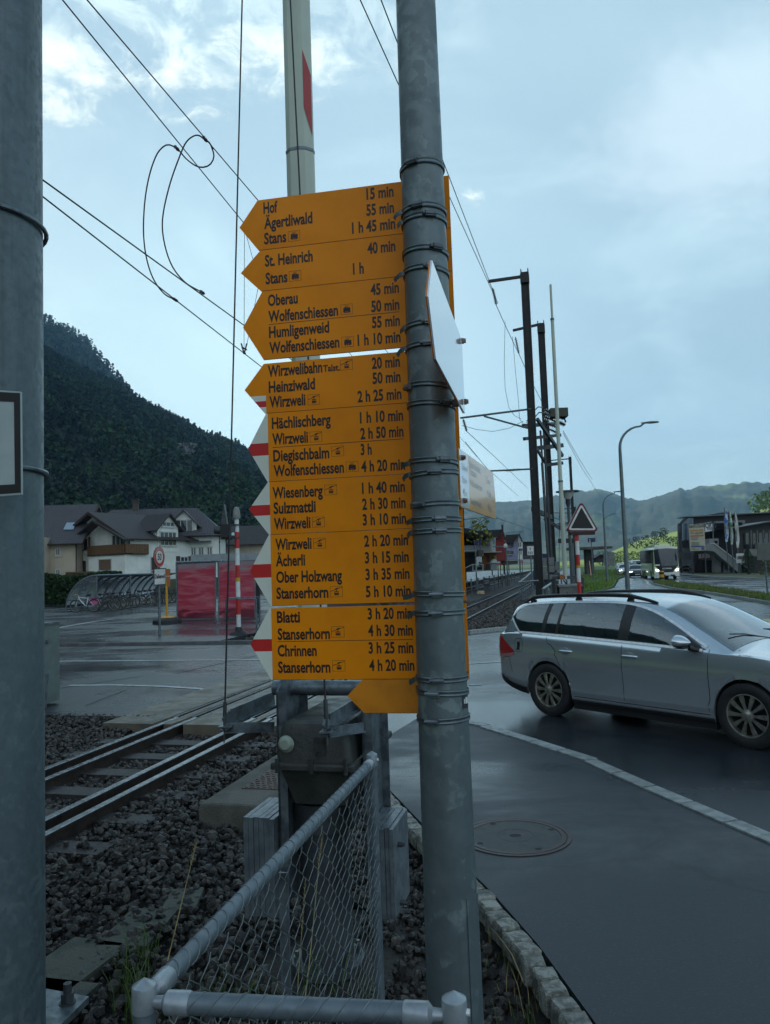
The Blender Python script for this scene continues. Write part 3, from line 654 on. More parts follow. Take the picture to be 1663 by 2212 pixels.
def icon(mb, kind, x0, y0, x1, y1):
    a = sp_(x0, (y0 + y1) / 2)[0]; b = sp_(x1, (y0 + y1) / 2)[0]; zc = sp_((x0 + x1) / 2, (y0 + y1) / 2)[1]; h = abs(sp_(x0, y0)[1] - sp_(x0, y1)[1]) / 2 * .95; w_ = b - a
    q = lambda x, z: sw(a + w_ * x, zc - h + 2 * h * z, .0005)
    def rect(xa, za, xb, zb): mb.add([q(xa, za), q(xb, za), q(xb, zb), q(xa, zb)], [(0, 1, 2, 3)])
    def seg(p0, p1, t):
        p0, p1 = V(q(*p0)), V(q(*p1)); d = (p1 - p0).normalized(); n = d.cross(SN) * t * w_ / 2
        mb.add([p0 - n, p1 - n, p1 + n, p0 + n], [(0, 1, 2, 3)])
    e = .022
    rect(0, 0, 1, e); rect(0, 1 - e, 1, 1); rect(0, e, e, 1 - e); rect(1 - e, e, 1, 1 - e)
    if kind == 'train':
        rect(.22, .30, .80, .55); rect(.46, .55, .80, .66); rect(.24, .55, .46, .70); rect(.40, .70, .60, .74); rect(.30, .86, .74, .875); rect(.20, .22, .30, .30); rect(.70, .22, .82, .30)
        seg((.38, .74), (.46, .86), .025); seg((.62, .74), (.54, .86), .025)
        for x in (.34, .50, .66):
            c = q(x, .22); mb.add([c + SU * (math.cos(t) * .065 * w_) + SZ * (math.sin(t) * .065 * w_) for t in (2 * math.pi * i / 10 for i in range(10))], [tuple(range(10))])
        for x in (.28, .52, .64): pass
    else:
        seg((0, .52), (1, .93), .035); seg((.40, .72), (.66, .83), .09); rect(.50, .48, .545, .78)
        rect(.34, .22, .70, .36); rect(.34, .36, .375, .52); rect(.445, .36, .475, .52); rect(.555, .36, .585, .52); rect(.665, .36, .70, .52); rect(.34, .48, .70, .53); rect(.34, .17, .70, .20)
zA = zoomer(900, 650, 1663 / 900); zB = zoomer(900, 1500, 1663 / 900); zC = zoomer(900, 2200, 1.663)
def lettering(t, rows, z_of=None):
    mb = MB()
    for r_ in rows:
        k = r_[0]
        if k == 'T':
            _, s_, (x, y), cap, al = r_[:5]
            cond = r_[5]; u, z = sp_(x, y); c_ = sp_(x, y - cap)[1] - z; wd = None
            if cond > 2: wd = abs(sp_(cond, y)[0] - u)
            put_text(mb, s_, sw(u, z, .0005), SU, SZ, c_, al, .8 if wd else cond, .028, 0, wd)
        elif k == 'L':
            _, (x0, y0), (x1, y1) = r_; ua, za = sp_(x0, y0); ub, zb = sp_(x1, y1); z = (za + zb) / 2
            mb.add([sw(ua, z - .0006, .0005), sw(ub, z - .0006, .0005), sw(ub, z + .0006, .0005), sw(ua, z + .0006, .0005)], [(0, 1, 2, 3)])
        else: m2 = MB(); icon(m2, {'K': 'train', 'C': 'cable'}[k], r_[1][0], r_[1][1], r_[2][0], r_[2][1]); m2.build('pictogram', INK, t, smooth=0)
    return mb.build('lettering', INK, t, smooth=0)
CP = 23.2
def tm(s_, q, x0, cap=CP): return ('T', s_, q, cap, 'R', x0)
def nm(s_, q, x1, cap=CP): return ('T', s_, q, cap, 'L', x1)
def stripes(t, u0, ut, z0, z1, zt, ra, rb, cut=None):
    """white and red arrow head; ra, rb = levels of the red band as shares of the height"""
    def edge(z):                               # the arrow's outline at the level z
        k = 1 - abs(z - zt) / ((z1 - z0) / 2); return u0 + (ut - u0) * max(0, k)
    e = u0 + .004
    def slab(a, b, m, nme):
        n = 8; L = [sw(edge(a + (b - a) * i / n), a + (b - a) * i / n, .0006) for i in range(n + 1)]
        mb = MB(); mb.prism(L[::-1] + [sw(e, a, .0006), sw(e, b, .0006)], SN * -.0008); mb.build(nme, m, t, smooth=0)
    a, b = z0 + (z1 - z0) * ra, z0 + (z1 - z0) * rb
    top = z1 if cut is None else z0 + (z1 - z0) * cut
    slab(z0, a, SWHITE, 'white_field'); slab(a, b, SRED, 'red_band'); slab(b, top, SWHITE, 'white_field')
S1 = panel('direction_sign', 'yellow arrow panel lettered Hof, topmost on the post', (555, 433), (560, 541.5), (517, 491))
lettering(S1[0], [nm('Hof', zA(215, 322), zA(315, 322)[0]), nm('Ägertliwald', zA(220, 430), zA(565, 430)[0]), nm('Stans', zA(220, 540), zA(378, 540)[0]), ('K', zA(390, 442), zA(475, 519)), tm('15 min', zA(1142, 197), zA(948, 197)[0]), tm('55 min', zA(1145, 312), zA(948, 312)[0]), tm('1 h 45 min', zA(1154, 427), zA(845, 427)[0])])
S2 = panel('direction_sign', 'yellow arrow panel lettered St. Heinrich under the Hof panel', (560, 541.5), (566, 629.5), (520, 590))
lettering(S2[0], [nm('St. Heinrich', zA(226, 698), zA(567, 698)[0]), nm('Stans', zA(230, 824), zA(387, 824)[0]), ('K', zA(397, 727), zA(483, 803)), tm('40 min', zA(1155, 586), zA(955, 586)[0]), tm('1 h', zA(930, 746), zA(853, 746)[0])])
S3 = panel('direction_sign', 'yellow arrow panel lettered Oberau above the bright gap', (566, 629.5), (570, 778), (525, 714))
lettering(S3[0], [nm('Oberau', zA(247, 980), zA(460, 980)[0]), nm('Wolfenschiessen', zA(250, 1095), zA(748, 1095)[0]), ('L', zA(252, 1113), zA(1182, 1020)), nm('Humligenweid', zA(255, 1207), zA(685, 1207)[0]), nm('Wolfenschiessen', zA(257, 1318), zA(758, 1318)[0]), ('K', zA(765, 965), zA(850, 1042)), ('K', zA(771, 1196), zA(858, 1273)), tm('45 min', zA(1180, 882), zA(978, 882)[0]), tm('50 min', zA(1183, 1003), zA(983, 1003)[0]), tm('55 min', zA(1187, 1117), zA(988, 1117)[0]), tm('1 h 10 min', zA(1192, 1235), zA(885, 1235)[0])])
S4 = panel('direction_sign', 'yellow arrow panel lettered Wirzwelibahn with small red and white patch at its tip', (568, 786), (574, 893.5), (528, 842))
lettering(S4[0], [nm('Wirzwelibahn', zA(247, 1484), zA(635, 1484)[0]), ('T', 'Talst.', zA(640, 1448), 13.5, 'L', .85), nm('Heinziwald', zA(253, 1597), zA(583, 1597)[0]), nm('Wirzweli', zB(258, 133), zB(515, 133)[0]), ('C', zA(761, 1360), zA(850, 1437)), ('C', zB(530, 37), zB(616, 115)), tm('20 min', zA(1187, 1410), zA(987, 1410)[0]), tm('50 min', zA(1192, 1518), zA(992, 1518)[0]), tm('2 h 25 min', zB(1198, 70), zB(885, 70)[0])])
stripes(*S4[:6], .13, .25, .36)
S5 = panel('direction_sign', 'yellow panel lettered Hächlischberg with white and red arrow head', (574, 893.5), (579, 1041.5), (536, 970))
lettering(S5[0], [nm('Hächlischberg', zB(275, 284), zB(695, 284)[0]), nm('Wirzweli', zB(278, 397), zB(533, 397)[0]), ('L', zB(280, 418), zB(1213, 355)), nm('Diegischbalm', zB(285, 516), zB(685, 516)[0]), nm('Wolfenschiessen', zB(288, 624), zB(790, 624)[0]), ('C', zB(545, 302), zB(632, 380)), ('C', zB(699, 405), zB(787, 482)), ('K', zB(802, 515), zB(890, 592)), tm('1 h 10 min', zB(1210, 222), zB(902, 222)[0]), tm('2 h 50 min', zB(1213, 337), zB(905, 337)[0]), tm('3 h', zB(986, 466), zB(908, 466)[0]), tm('4 h 20 min', zB(1224, 573), zB(912, 573)[0])])
stripes(*S5[:6], .39, .57)
S6 = panel('direction_sign', 'yellow panel lettered Wiesenberg with white and red arrow head', (579, 1041.5), (581, 1155.5), (538, 1103))
lettering(S6[0], [nm('Wiesenberg', zB(280, 780), zB(638, 780)[0]), nm('Sulzmattli', zB(287, 889), zB(588, 889)[0]), nm('Wirzweli', zB(290, 1000), zB(550, 1000)[0]), ('C', zB(650, 680), zB(738, 757)), ('C', zB(562, 910), zB(650, 987)), tm('1 h 40 min', zB(1223, 730), zB(917, 730)[0]), tm('2 h 30 min', zB(1228, 845), zB(918, 845)[0]), tm('3 h 10 min', zB(1232, 957), zB(922, 957)[0])])
stripes(*S6[:6], .37, .57)
S7 = panel('direction_sign', 'yellow panel lettered Ober Holzwang with white and red arrow head', (581, 1155.5), (584, 1309), (540, 1232))
lettering(S7[0], [nm('Wirzweli', zB(300, 1147), zB(558, 1147)[0]), nm('Ächerli', zB(303, 1263), zB(512, 1263)[0]), nm('Ober Holzwang', zB(307, 1380), zB(775, 1380)[0]), nm('Stanserhorn', zC(277, 181), zC(610, 181)[0]), ('C', zB(570, 1061), zB(658, 1138)), ('C', zC(620, 100), zC(700, 172)), tm('2 h 20 min', zB(1245, 1110), zB(933, 1110)[0]), tm('3 h 15 min', zB(1250, 1230), zB(938, 1230)[0]), tm('3 h 35 min', zB(1256, 1350), zB(942, 1350)[0]), tm('5 h 10 min', zC(1138, 162), zC(850, 162)[0])])
stripes(*S7[:6], .40, .59)
S8 = panel('direction_sign', 'yellow panel lettered Chrinnen with white and red arrow head, lowest lettered one', (583, 1314), (585, 1469), (541, 1390))
lettering(S8[0], [nm('Blatti', zC(280, 334), zC(428, 334)[0]), nm('Stanserhorn', zC(285, 443), zC(620, 443)[0]), ('L', zC(283, 462), zC(1150, 436)), nm('Chrinnen', zC(285, 549), zC(535, 549)[0]), nm('Stanserhorn', zC(288, 655), zC(623, 655)[0]), ('C', zC(628, 357), zC(711, 430)), ('C', zC(635, 575), zC(717, 648)), tm('3 h 20 min', zC(1146, 306), zC(862, 306)[0]), tm('4 h 30 min', zC(1151, 415), zC(865, 415)[0]), tm('3 h 25 min', zC(1155, 527), zC(868, 527)[0]), tm('4 h 20 min', zC(1161, 640), zC(872, 640)[0]), ('T', '-20', zC(1507, 660), 4, 'R', .9)])
stripes(*S8[:6], .40, .57)
S9 = panel('blank_sign', 'small blank yellow arrow panel at the bottom of the post', (782, 1466), (790, 1541), (750, 1505), 930, YELB)
# hose clamps, parts of the post
def clamp(z, a, tail=True, tilt=0.0, h=.0125):
    mb = MB(); n = 44; rows = []
    for zz, d in ((-h / 2, .0008), (-h / 2, .0032), (-h / 2 + .002, .0042), (-h / 2 + .0035, .0032), (h / 2 - .0035, .0032), (h / 2 - .002, .0042), (h / 2, .0032), (h / 2, .0008)):
        row = []
        for i in range(n):
            t = 2 * math.pi * i / n; back = max(0, -math.cos(t))
            q = on_pole(t, z + zz, d); q.z += tilt * math.sin(t) * .05 - .012 * tilt * 0
            q += (V((q.x - PB.x, q.y - PB.y, 0)).normalized()) * (.016 * max(0, -math.cos(t - .2)) ** 3)
            row.append(q)
        rows.append(row)
    mb.grid(rows, 0, True)
    if tail:                                    # loose end of the band sticking out at the left
        q0 = on_pole(-1.25, z, .004); dr = (SU * -1 + V((0, 0, -.15 + tilt))).normalized()
        L = random.uniform(.012, .03)
        pts = [q0 + dr * (L * i / 4) + SN * (-.012 * (i / 4) ** 2) + V((0, 0, -.010 * (i / 4) ** 2 * random.uniform(0, 1.2))) for i in range(5)]
        for i in range(4): mb.beam(pts[i], pts[i + 1], .0012, h * .9, (0, 0, 1))
    o = mb.build('hose_clamp', CLAMP, post, 50)
    mb = MB(); c = on_pole(a, z, .006); tg = V((math.cos(a), math.sin(a), tilt * .3)); up = V((0, 0, 1)); nr = tg.cross(up) * -1
    mb.box(c, (.024, .009, .0125), Matrix((tg, tg.cross(up) * -1, up)).transposed()); mb.tube([c - tg * .012, c + tg * .013], .0068, 10); mb.tube([c - tg * .0195, c - tg * .011], .0042, 8)
    mb.build('clamp_screw', STEEL, post, 45).parent = o
def zpole(y, x=940): return P(x, y, DP - .06).z
for y, a, tl in ((341, -.5, 0), (437, -.35, 1), (459, .2, 1), (530, .45, 0), (572, .15, 1), (692, .0, 1), (738, -.1, 1), (826, -1.2, 0), (867, .6, 0), (992, .35, 1), (1018, .0, 1), (1086, -.7, 0), (1120, .1, 1), (1146, .1, 1), (1284, -.1, 1), (1325, -.15, 1), (1471, -.2, 1), (1500, -.4, 0), (1560, -.45, 0)):
    clamp(zpole(y), a, bool(tl), random.uniform(-.12, .05))
mb = MB(); ring_strip(mb, .80, 1.25, zpole(1537), zpole(1505), .0005, .0008); st_ = mb.build('sticker', mat('black_sticker', (.02, .02, .022), .4, 0, (.03, .03, .03), 9), post)
mb = MB(); ring_strip(mb, .86, .93, zpole(1526), zpole(1516), .0015, .0004); ring_strip(mb, .96, 1.2, zpole(1527), zpole(1513), .0015, .0004); mb.build('sticker_print', WHITEP, post, 0).parent = st_
# two panels seen almost edge-on at the right of the post
def edge_panel(name, label, a, b, z0, z1, near_tip, cat, mats_, bands, letters, brk):
    """vertical panel from the plan point a to b (V); near_tip = arrow head at a, else at b"""
    d = (b - a); L = d.length; d.normalize(); nr = V((d.y, -d.x, 0)); th = -.003
    if nr.x < 0: nr = -nr
    zm = (z0 + z1) / 2; hd = (z1 - z0) * .38
    q = lambda u, z, o=0.0: a + d * u + V((0, 0, z)) + nr * o
    t = thing(name, label, cat, q(L * .5, z0))
    poly = [q(hd, z0), q(0, zm), q(hd, z1), q(L, z1), q(L, z0)] if near_tip else [q(0, z0), q(0, z1), q(L - hd * .45, z1), q(L, zm - (z1 - z0) * .12), q(L - hd * .25, z0)]
    mb = MB(); mb.prism(poly, nr * th); mb.build('panel', mats_, t, smooth=0)
    mb = MB(); mb.prism([p + nr * (th - .0008) for p in poly], nr * -.0015); mb.build('rear_face', YEL, t, smooth=0)
    for (u0, u1, m) in bands:
        mb = MB(); mb.add([q(u0, z0 + .002, .0006), q(u1, z0 + .002, .0006), q(u1, z1 - .002, .0006), q(u0, z1 - .002, .0006)], [(0, 1, 2, 3)]); mb.build('white_field', m, t, smooth=0)
    if letters:
        mb = MB()
        for s_, u, z, cap, al, wd in letters: put_text(mb, s_, q(u, z, .0012), d, SZ, cap, al, .8, .004, 0, wd)
        mb.build('lettering', mat('faint_lettering', (.13, .14, .16), .3, 0, (.10, .11, .12), 20, coat=.8), t, smooth=0)
    for u, z in brk:
        mb = MB(); c = q(u, z)
        mb.tube([c + nr * .0008, c + nr * .0065], .0068, 6); mb.tube([c + nr * .0065, c + nr * .011], .0052, 6)
        mb.build('bolt', mat('rusty_bolt', (.38, .30, .24), .4, .6, (.22, .10, .05), 120), t, 0)
        mb = MB(); e = V((PB.x, PB.y, z)); mb.beam(c - nr * .008, c - nr * .004 + (e - c) * .25, .012, .016); mb.build('bracket', STEELD, t, 0)
    return t
def pt(x, y, dpt): p = P(x, y, dpt); return V((p.x, p.y, 0))
a1, b1 = pt(926, 660, 1.22), pt(1001, 815, 1.76)
edge_panel('direction_sign', 'pale arrow panel turned edge-on towards the viewer, above the Dallenwil Station panel', a1, b1, P(1002, 893, 1.76).z, P(1001, 735, 1.76).z, True, 'hiking sign', WHITE_SHEEN, [], [], [((b1 - a1).length - .022, P(995, 740, 1.75).z), ((b1 - a1).length - .02, P(1000, 870, 1.75).z)])  # yellow panel whose sky reflection is painted as a whitish base colour
a2, b2 = pt(993, 1030, 1.85), pt(1070, 1075, 2.40)
L2 = (b2 - a2).length; z0_, z1_ = P(997.8, 1095, 1.85).z, P(990.7, 967.7, 1.85).z; H2 = z1_ - z0_
edge_panel('location_sign', 'Dallenwil Station panel, half white half yellow, pointing away at the right of the post', a2, b2, z0_, z1_, False, 'hiking sign', YELG,
    [(0, .115, WHITE_SHEEN)], [('Dallenwil', .03, z0_ + H2 * .66, .016, 'L', .075), ('Station', .03, z0_ + H2 * .44, .016, 'L', .06), ('485 m', .03, z0_ + H2 * .22, .016, 'L', .055),
    ('Niederrickenbach', .14, z0_ + H2 * .80, .018, 'L', .17), ('Talstation', .14, z0_ + H2 * .66, .018, 'L', .10), ('15 min', .48, z0_ + H2 * .68, .018, 'R', .07), ('Wolfenschiessen', .14, z0_ + H2 * .46, .018, 'L', .19), ('45 min', .49, z0_ + H2 * .42, .018, 'R', .07), ('Niederrickenb.', .14, z0_ + H2 * .12, .018, 'L', .17), ('55 min', .49, z0_ + H2 * .12, .018, 'R', .07)],
    [(.03, z0_ + H2 * .86), (.03, z0_ + H2 * .12)])

# ------------------------------------------------------------------ big mast at the left edge
LM = P(-58, 1222, 3.20); LM = V((LM.x, LM.y, 0))
lp = thing('steel_mast', 'thick grey galvanised mast cut by the left edge of the photo', 'mast', (LM.x, LM.y, -.3))
mb = MB(); mb.tube([(LM.x, LM.y, z) for z in np.linspace(-.3, 5.2, 20)], [.274 - .002 * z for z in np.linspace(-.3, 5.2, 20)], 64); mb.build('pole', GALV2, lp)
for y, tilt in ((452, .0), (1006, .0)):
    z = P(60, y, 3.05).z; mb = MB(); n = 40
    mb.tube([(LM.x + .281 * math.cos(2 * math.pi * i / n), LM.y + .281 * math.sin(2 * math.pi * i / n), z) for i in range(n)], .010, 8, closed=True); mb.build('clamp_rod', STEEL, lp)
mb = MB(); bp = P(60, 2200, 1.22)
mb.prism([G(60, 2128, -.02), G(192, 2152, -.02), G(108, 2236, -.02), G(-60, 2215, -.02)], (0, 0, -.03)); mb.build('base_plate', STEEL, lp, 0)
for q in ((G(146, 2166, -.02) - LM),):
    mb = MB(); c = V((LM.x + q[0], LM.y + q[1], -.02)); mb.tube([c, c + V((0, 0, .006))], .036, 16); mb.tube([c, c + V((0, 0, .045))], .030, 6); mb.tube([c + V((0, 0, .045)), c + V((0, 0, .085))], .018, 12); mb.build('anchor_bolt', STEELD, lp, 30)
t = thing('notice_board', 'white board with thick black border fixed to the left mast', 'sign', P(-40, 1070, 2.86))
PLATEZ_ = STEEL
def fb(x, y, d=2.86): return P(x, y, d)
mb = MB(); mb.prism([fb(-260, 825), fb(44.5, 846), fb(46.5, 1068), fb(-260, 1092)], (0, .012, 0)); mb.build('board', mat('board_white', (.42, .49, .48), .5, 0, (.38, .45, .45), 9), t, 0)
mb = MB()
for p0, p1, p2, p3 in (((-260, 832), (43, 849), (30, 868), (-240, 856)), ((43, 849), (45, 1064), (32, 1046), (30, 868)), ((45, 1064), (-260, 1086), (-240, 1060), (32, 1046))):
    mb.prism([fb(*p0, 2.858), fb(*p1, 2.858), fb(*p2, 2.858), fb(*p3, 2.858)], (0, .0004, 0))
mb.build('black_border', mat('border_black', (.010, .009, .010), .5, 0, (.013, .012, .013), 9), t, 0)
# ------------------------------------------------------------------ barrier machine (aligned with the railway)
def PS(x, y, s_):                              # ray meets the upright plane at s along the line -> (l, z)
    d = ray(x, y); c = V((0, 0, HC)); t = s_ / d.dot(TV); p = c + d * t
    return p.dot(NV), p.z
BOXG = mat('drive_housing', (.060, .064, .058), .5, .15, (.038, .041, .037), 6, .25, 40, rvar=.1, lo=.35, hi=.65)
PALE = mat('pale_plastic', (.36, .42, .34), .5, 0, (.30, .35, .28), 15)
PLATEZ = mat('zinc_plate', (.20, .23, .25), .42, .45, (.14, .165, .185), 14, rvar=.1)
RUST = mat('rusty_tread', (.085, .045, .032), .5, .2, (.05, .03, .025), 10, .6, 60)
BOOMW = mat('boom_white', (.54, .60, .50), .45, 0, (.50, .55, .46), 2)
BOOMR = mat('boom_red', (.44, .050, .055), .5, 0, (.40, .045, .05), 6)
def barrier(sc, lc, label, full=True, zoff=0.0, rz=0.0):
    root = thing('level_crossing_barrier', label, 'barrier', T(sc, lc, -.15), 0)
    B = lambda s_, l_, z: T(sc + s_, lc + l_, z + zoff)
    f = -.38; bk = .36                         # front and back of the housing
    return root, B, f, bk
root, B, f, bk = barrier(3.89, -1.34, 'grey level crossing barrier drive right behind the hiking signs, boom raised')
sF = 3.89 + f
lx = lambda x, y, s_=sF: PS(x, y, s_)[0] + 1.34
zx = lambda x, y, s_=sF: PS(x, y, s_)[1]
l0, l1 = lx(592, 1600), lx(756, 1600); zt, zf, zb = zx(675, 1562), zx(675, 1648), zx(690, 1748)
def rbox(mb, l0, l1, s0, s1, z0, z1, tap=0.0, r=.03, n=3):
    """upright box with rounded plan corners and a rounded top edge"""
    def ring(k, z):
        out = []; a, b, c, d = l0 + k, l1 - k, s0 + k, s1 - k; rr_ = max(.004, r - k * .3)
        for (cx, cy, a0) in ((b - rr_, d - rr_, 0), (a + rr_, d - rr_, 90), (a + rr_, c + rr_, 180), (b - rr_, c + rr_, 270)):
            for i in range(n + 1): t = R(a0 + 90 * i / n); out.append(B(cy + rr_ * math.sin(t), cx + rr_ * math.cos(t), z))
        return out
    H = z1 - z0
    prof = [(0, z0), (tap * .5, z0 + H * .5), (tap, z1 - r), (tap + r * .3, z1 - r * .3), (tap + r, z1)]
    rows = [ring(k, z) for k, z in prof]; mb.grid([q[::-1] for q in rows], 0, True); mb.add(rows[-1], [tuple(range(len(rows[-1])))]); mb.add(rows[0], [tuple(range(len(rows[0]) - 1, -1, -1))])
mb = MB(); rbox(mb, l0, l1, f, bk, zf, zt, .022, .035); mb.build('housing_lid', BOXG, root, 40)
mb = MB(); rbox(mb, l0 - .018, l1 + .018, f - .018, bk + .018, zf - .032, zf, 0, .012)
mb.build('flange', BOXG, root, 40)
for (a, b) in ((l0 + .02, f - .02), (l1 - .02, f - .02), ((l0 + l1) / 2, f - .02), (l1 + .02, 0.0)):
    mb = MB(); mb.tube([B(b, a, zf - .045), B(b, a, zf + .022)], .011, 6); mb.build('flange_bolt', STEELD, root, 0)
mb = MB(); A0 = [(l0 + .02, f + .02), (l1 - .01, f + .02), (l1 - .01, bk - .02), (l0 + .02, bk - .02)]; A1 = [(l0 + .075, f + .07), (l1 - .05, f + .07), (l1 - .05, bk - .1), (l0 + .075, bk - .1)]
mb.grid([[B(s_, l_, zb) for l_, s_ in A1], [B(s_, l_, zf - .034) for l_, s_ in A0]], 0, True); mb.add([B(s_, l_, zb) for l_, s_ in A1], [(3, 2, 1, 0)]); mb.build('housing_base', BOXG, root, 0)
mb = MB(); c = B(f + .0, lx(618, 1607), zx(618, 1607)); mb.lathe([(0, .022), (.022, .022), (.030, .016), (.034, .004), (.040, 0)], c, 24, Matrix((NV, V((0, 0, 1)), -TV)).transposed()); mb.build('round_cap', PALE, root, 35)
mb = MB(); mb.box(B(f - .001, lx(690, 1610), zx(690, 1612)), (.055, .012, .085), Matrix.Rotation(-TA, 3, 'Z'))
for dl, dzz in ((.016, .03), (-.016, -.03)): mb.tube([B(f - .004, lx(690, 1610) + dl, zx(690, 1612) + dzz), B(f - .022, lx(690, 1610) + dl, zx(690, 1612) + dzz)], .009, 8)
mb.build('latch_plate', BOXG, root, 0)
mb = MB(); LO = B(f + .22, (l0 + l1) / 2 + .02, zt + .0015)
mb.prism([LO + NV * a + TV * b for a, b in ((-.075, -.03), (.075, -.03), (.075, .03), (-.075, .03))], (0, 0, -.001)); mb.build('name_plate', STEELD, root, 0)
# upright side channels, cross tube
for nm_, a, w_ in (('left', lx(600, 1600) - .045, .05), ('right', l1 + .03, .05)):
    mb = MB(); zA_, zB_ = .42, 1.33
    mb.prism([B(f + .10, a, zA_), B(f + .42, a, zA_), B(f + .42, a, zB_), B(f + .16, a, zB_), B(f + .10, a, zB_ - .05)], NV * .012)
    for q in (f + .10, f + .41): mb.prism([B(q, a, zA_), B(q, a, zB_ - .05), B(q, a + w_, zB_ - .05), B(q, a + w_, zA_)], TV * .010)
    mb.build('side_channel', STEEL, root, 0)
zT = zx(690, 1486, sF + .30)
mb = MB(); mb.tube([B(f + .30, lx(592, 1486, sF + .3), zT), B(f + .30, lx(806, 1486, sF + .3), zT)], .038, 20); mb.build('cross_tube', STEEL, root)
# counterweights
def stack(la, lb, s0, s1, z0, z1, bolts):
    st = MB(); n = 6; w_ = (lb - la) / n
    for i in range(n):
        hgt = random.uniform(-.004, .004); mb_ = st
        mb_.prism([B(s0 + hgt, la + w_ * i + .001, z0), B(s1, la + w_ * i + .001, z0), B(s1, la + w_ * i + .001, z1 + hgt), B(s0 + hgt, la + w_ * i + .001, z1 + hgt)], NV * (w_ - .002))
    o = st.build('counterweight', PLATEZ, root, 0)
    for q in bolts:
        mb = MB(); mb.tube([B(q[0], lb, q[1]), B(q[0], lb + .02, q[1])], .014, 6); mb.tube([B(q[0], lb + .02, q[1]), B(q[0], lb + .032, q[1])], .009, 8); mb.build('bolt', STEELD, root, 0).parent = o
sa = sF + .05
zt_ = zx(560, 1768, sa); stack(lx(525, 1800, sa), lx(592, 1800, sa), f + .05, f + .38, zt_ - .46, zt_, [])
zt2 = zx(830, 1790, sa); stack(lx(792, 1800, sa), lx(849, 1800, sa), f + .05, f + .36, zx(840, 1985, sa), zt2, [(f + .14, zt2 - .10), (f + .15, zt2 - .37)])
# pedestal
mb = MB(); c = B(0, .0, 0); mb.lathe([(.185, -.14), (.185, -.10), (.135, -.095), (.132, .20), (.130, .55), (.17, .56), (.17, .70)], c, 32); mb.build('pedestal', mat('pedestal_steel', (.085, .098, .106), .5, .3, (.06, .07, .078), 7), root)
for k in range(6):
    a = k * math.pi / 3 + .3; q = c + V((math.cos(a) * .16, math.sin(a) * .16, -.10)); mb = MB(); mb.tube([q, q + V((0, 0, .03))], .018, 6); mb.tube([q, q + V((0, 0, .055))], .010, 8); mb.build('anchor_bolt', STEEL, root, 0)
# boom standing upright and its stays
bc = P(651, 415, 4.35); bw = .158
def boomring(z, k=1.0): return [V((bc.x, bc.y, z)) + NV * (x * bw / 2 * k) + TV * (y * .055 * k) for x, y in ((-1, -.45), (-.55, -1), (.15, -1), (.55, -.8), (1, -.1), (1, .4), (.5, 1), (-.5, 1), (-1, .5))]
mb = MB(); zs = [1.2, P(650, 334, 4.35).z]; mb.grid([boomring(z) for z in zs], 0, True); mb.build('boom', BOOMW, root, 25)
mb = MB(); mb.grid([boomring(zs[1] + .002, 1.035), boomring(zs[1] + .02, 1.035)], 0, True); mb.build('joint_sleeve', STEEL, root, 0)
mb = MB(); mb.grid([boomring(zs[1] + .004, .985), boomring(9.5, .985)], 0, True); mb.build('boom', BOOMW, root, 25)
b3, b4 = boomring(0, .995)[3], boomring(0, .995)[4]; off = (NV * .6 - TV * .8) * .0022
for za, zb_ in ((P(655, 200, 4.35).z, 0),):
    zlo, zhi = P(665, 232, 4.3).z, P(655, 108, 4.3).z
    q = lambda p, z: V((p.x, p.y, z)) + off
    mb = MB(); mb.prism([q(b3, zlo), q(b4, zlo - .16), q(b4, zhi - .14), q(b3, zhi)], off * .3); mb.build('red_stripe', BOOMR, root, 0)
for (x0, y0, d0, x1, d1, nm_) in ((485, 1560, 3.95, 523, 4.28, 'l'), (705, 1560, 3.5, 627, 4.22, 'r')):
    a = P(x0, y0, d0); b = P(x1, 0, d1); e = a + (b - a) * 1.6
    mb = MB(); mb.tube([a, e], .0045, 8); o = mb.build('stay_cable', BLACK, root)
    d = (b - a).normalized(); mb = MB(); mb.tube([a - d * .10, a + d * .0], .004, 6); mb.tube([a + d * -.02, a + d * .03, a + d * .10], [.006, .010, .009], 10); mb.tube([a - d * .03, a - d * .025], .016, 10); mb.build('turnbuckle', STEELD, root).parent = o
def angle_bar(pts, w_, name='outrigger'):
    mb = MB()
    for a, b in zip(pts, pts[1:]):
        a, b = V(a), V(b); mb.beam(a, b, .008, w_); mb.beam(a + V((0, 0, -w_ / 2 + .004)), b + V((0, 0, -w_ / 2 + .004)), w_ * .8, .007)
    return mb.build(name, STEEL, root, 0)
angle_bar([P(592, 1508, 4.3), P(500, 1547, 4.0), P(485, 1565, 3.95)], .075); angle_bar([P(592, 1570, 4.05), P(486, 1572, 3.95)], .05)
angle_bar([P(790, 1508, 3.95), P(712, 1556, 3.52), P(704, 1574, 3.5)], .06); angle_bar([P(784, 1571, 3.72), P(706, 1582, 3.5)], .045)
for x, y, d in ((485, 1567, 3.95), (705, 1578, 3.5)):
    mb = MB(); c = P(x, y, d); mb.prism([c + V(q) for q in ((-.03, -.03, 0), (.04, -.03, 0), (.05, .05, 0), (-.02, .05, 0))], (0, 0, -.007)); mb.build('stay_plate', STEEL, root, 0)
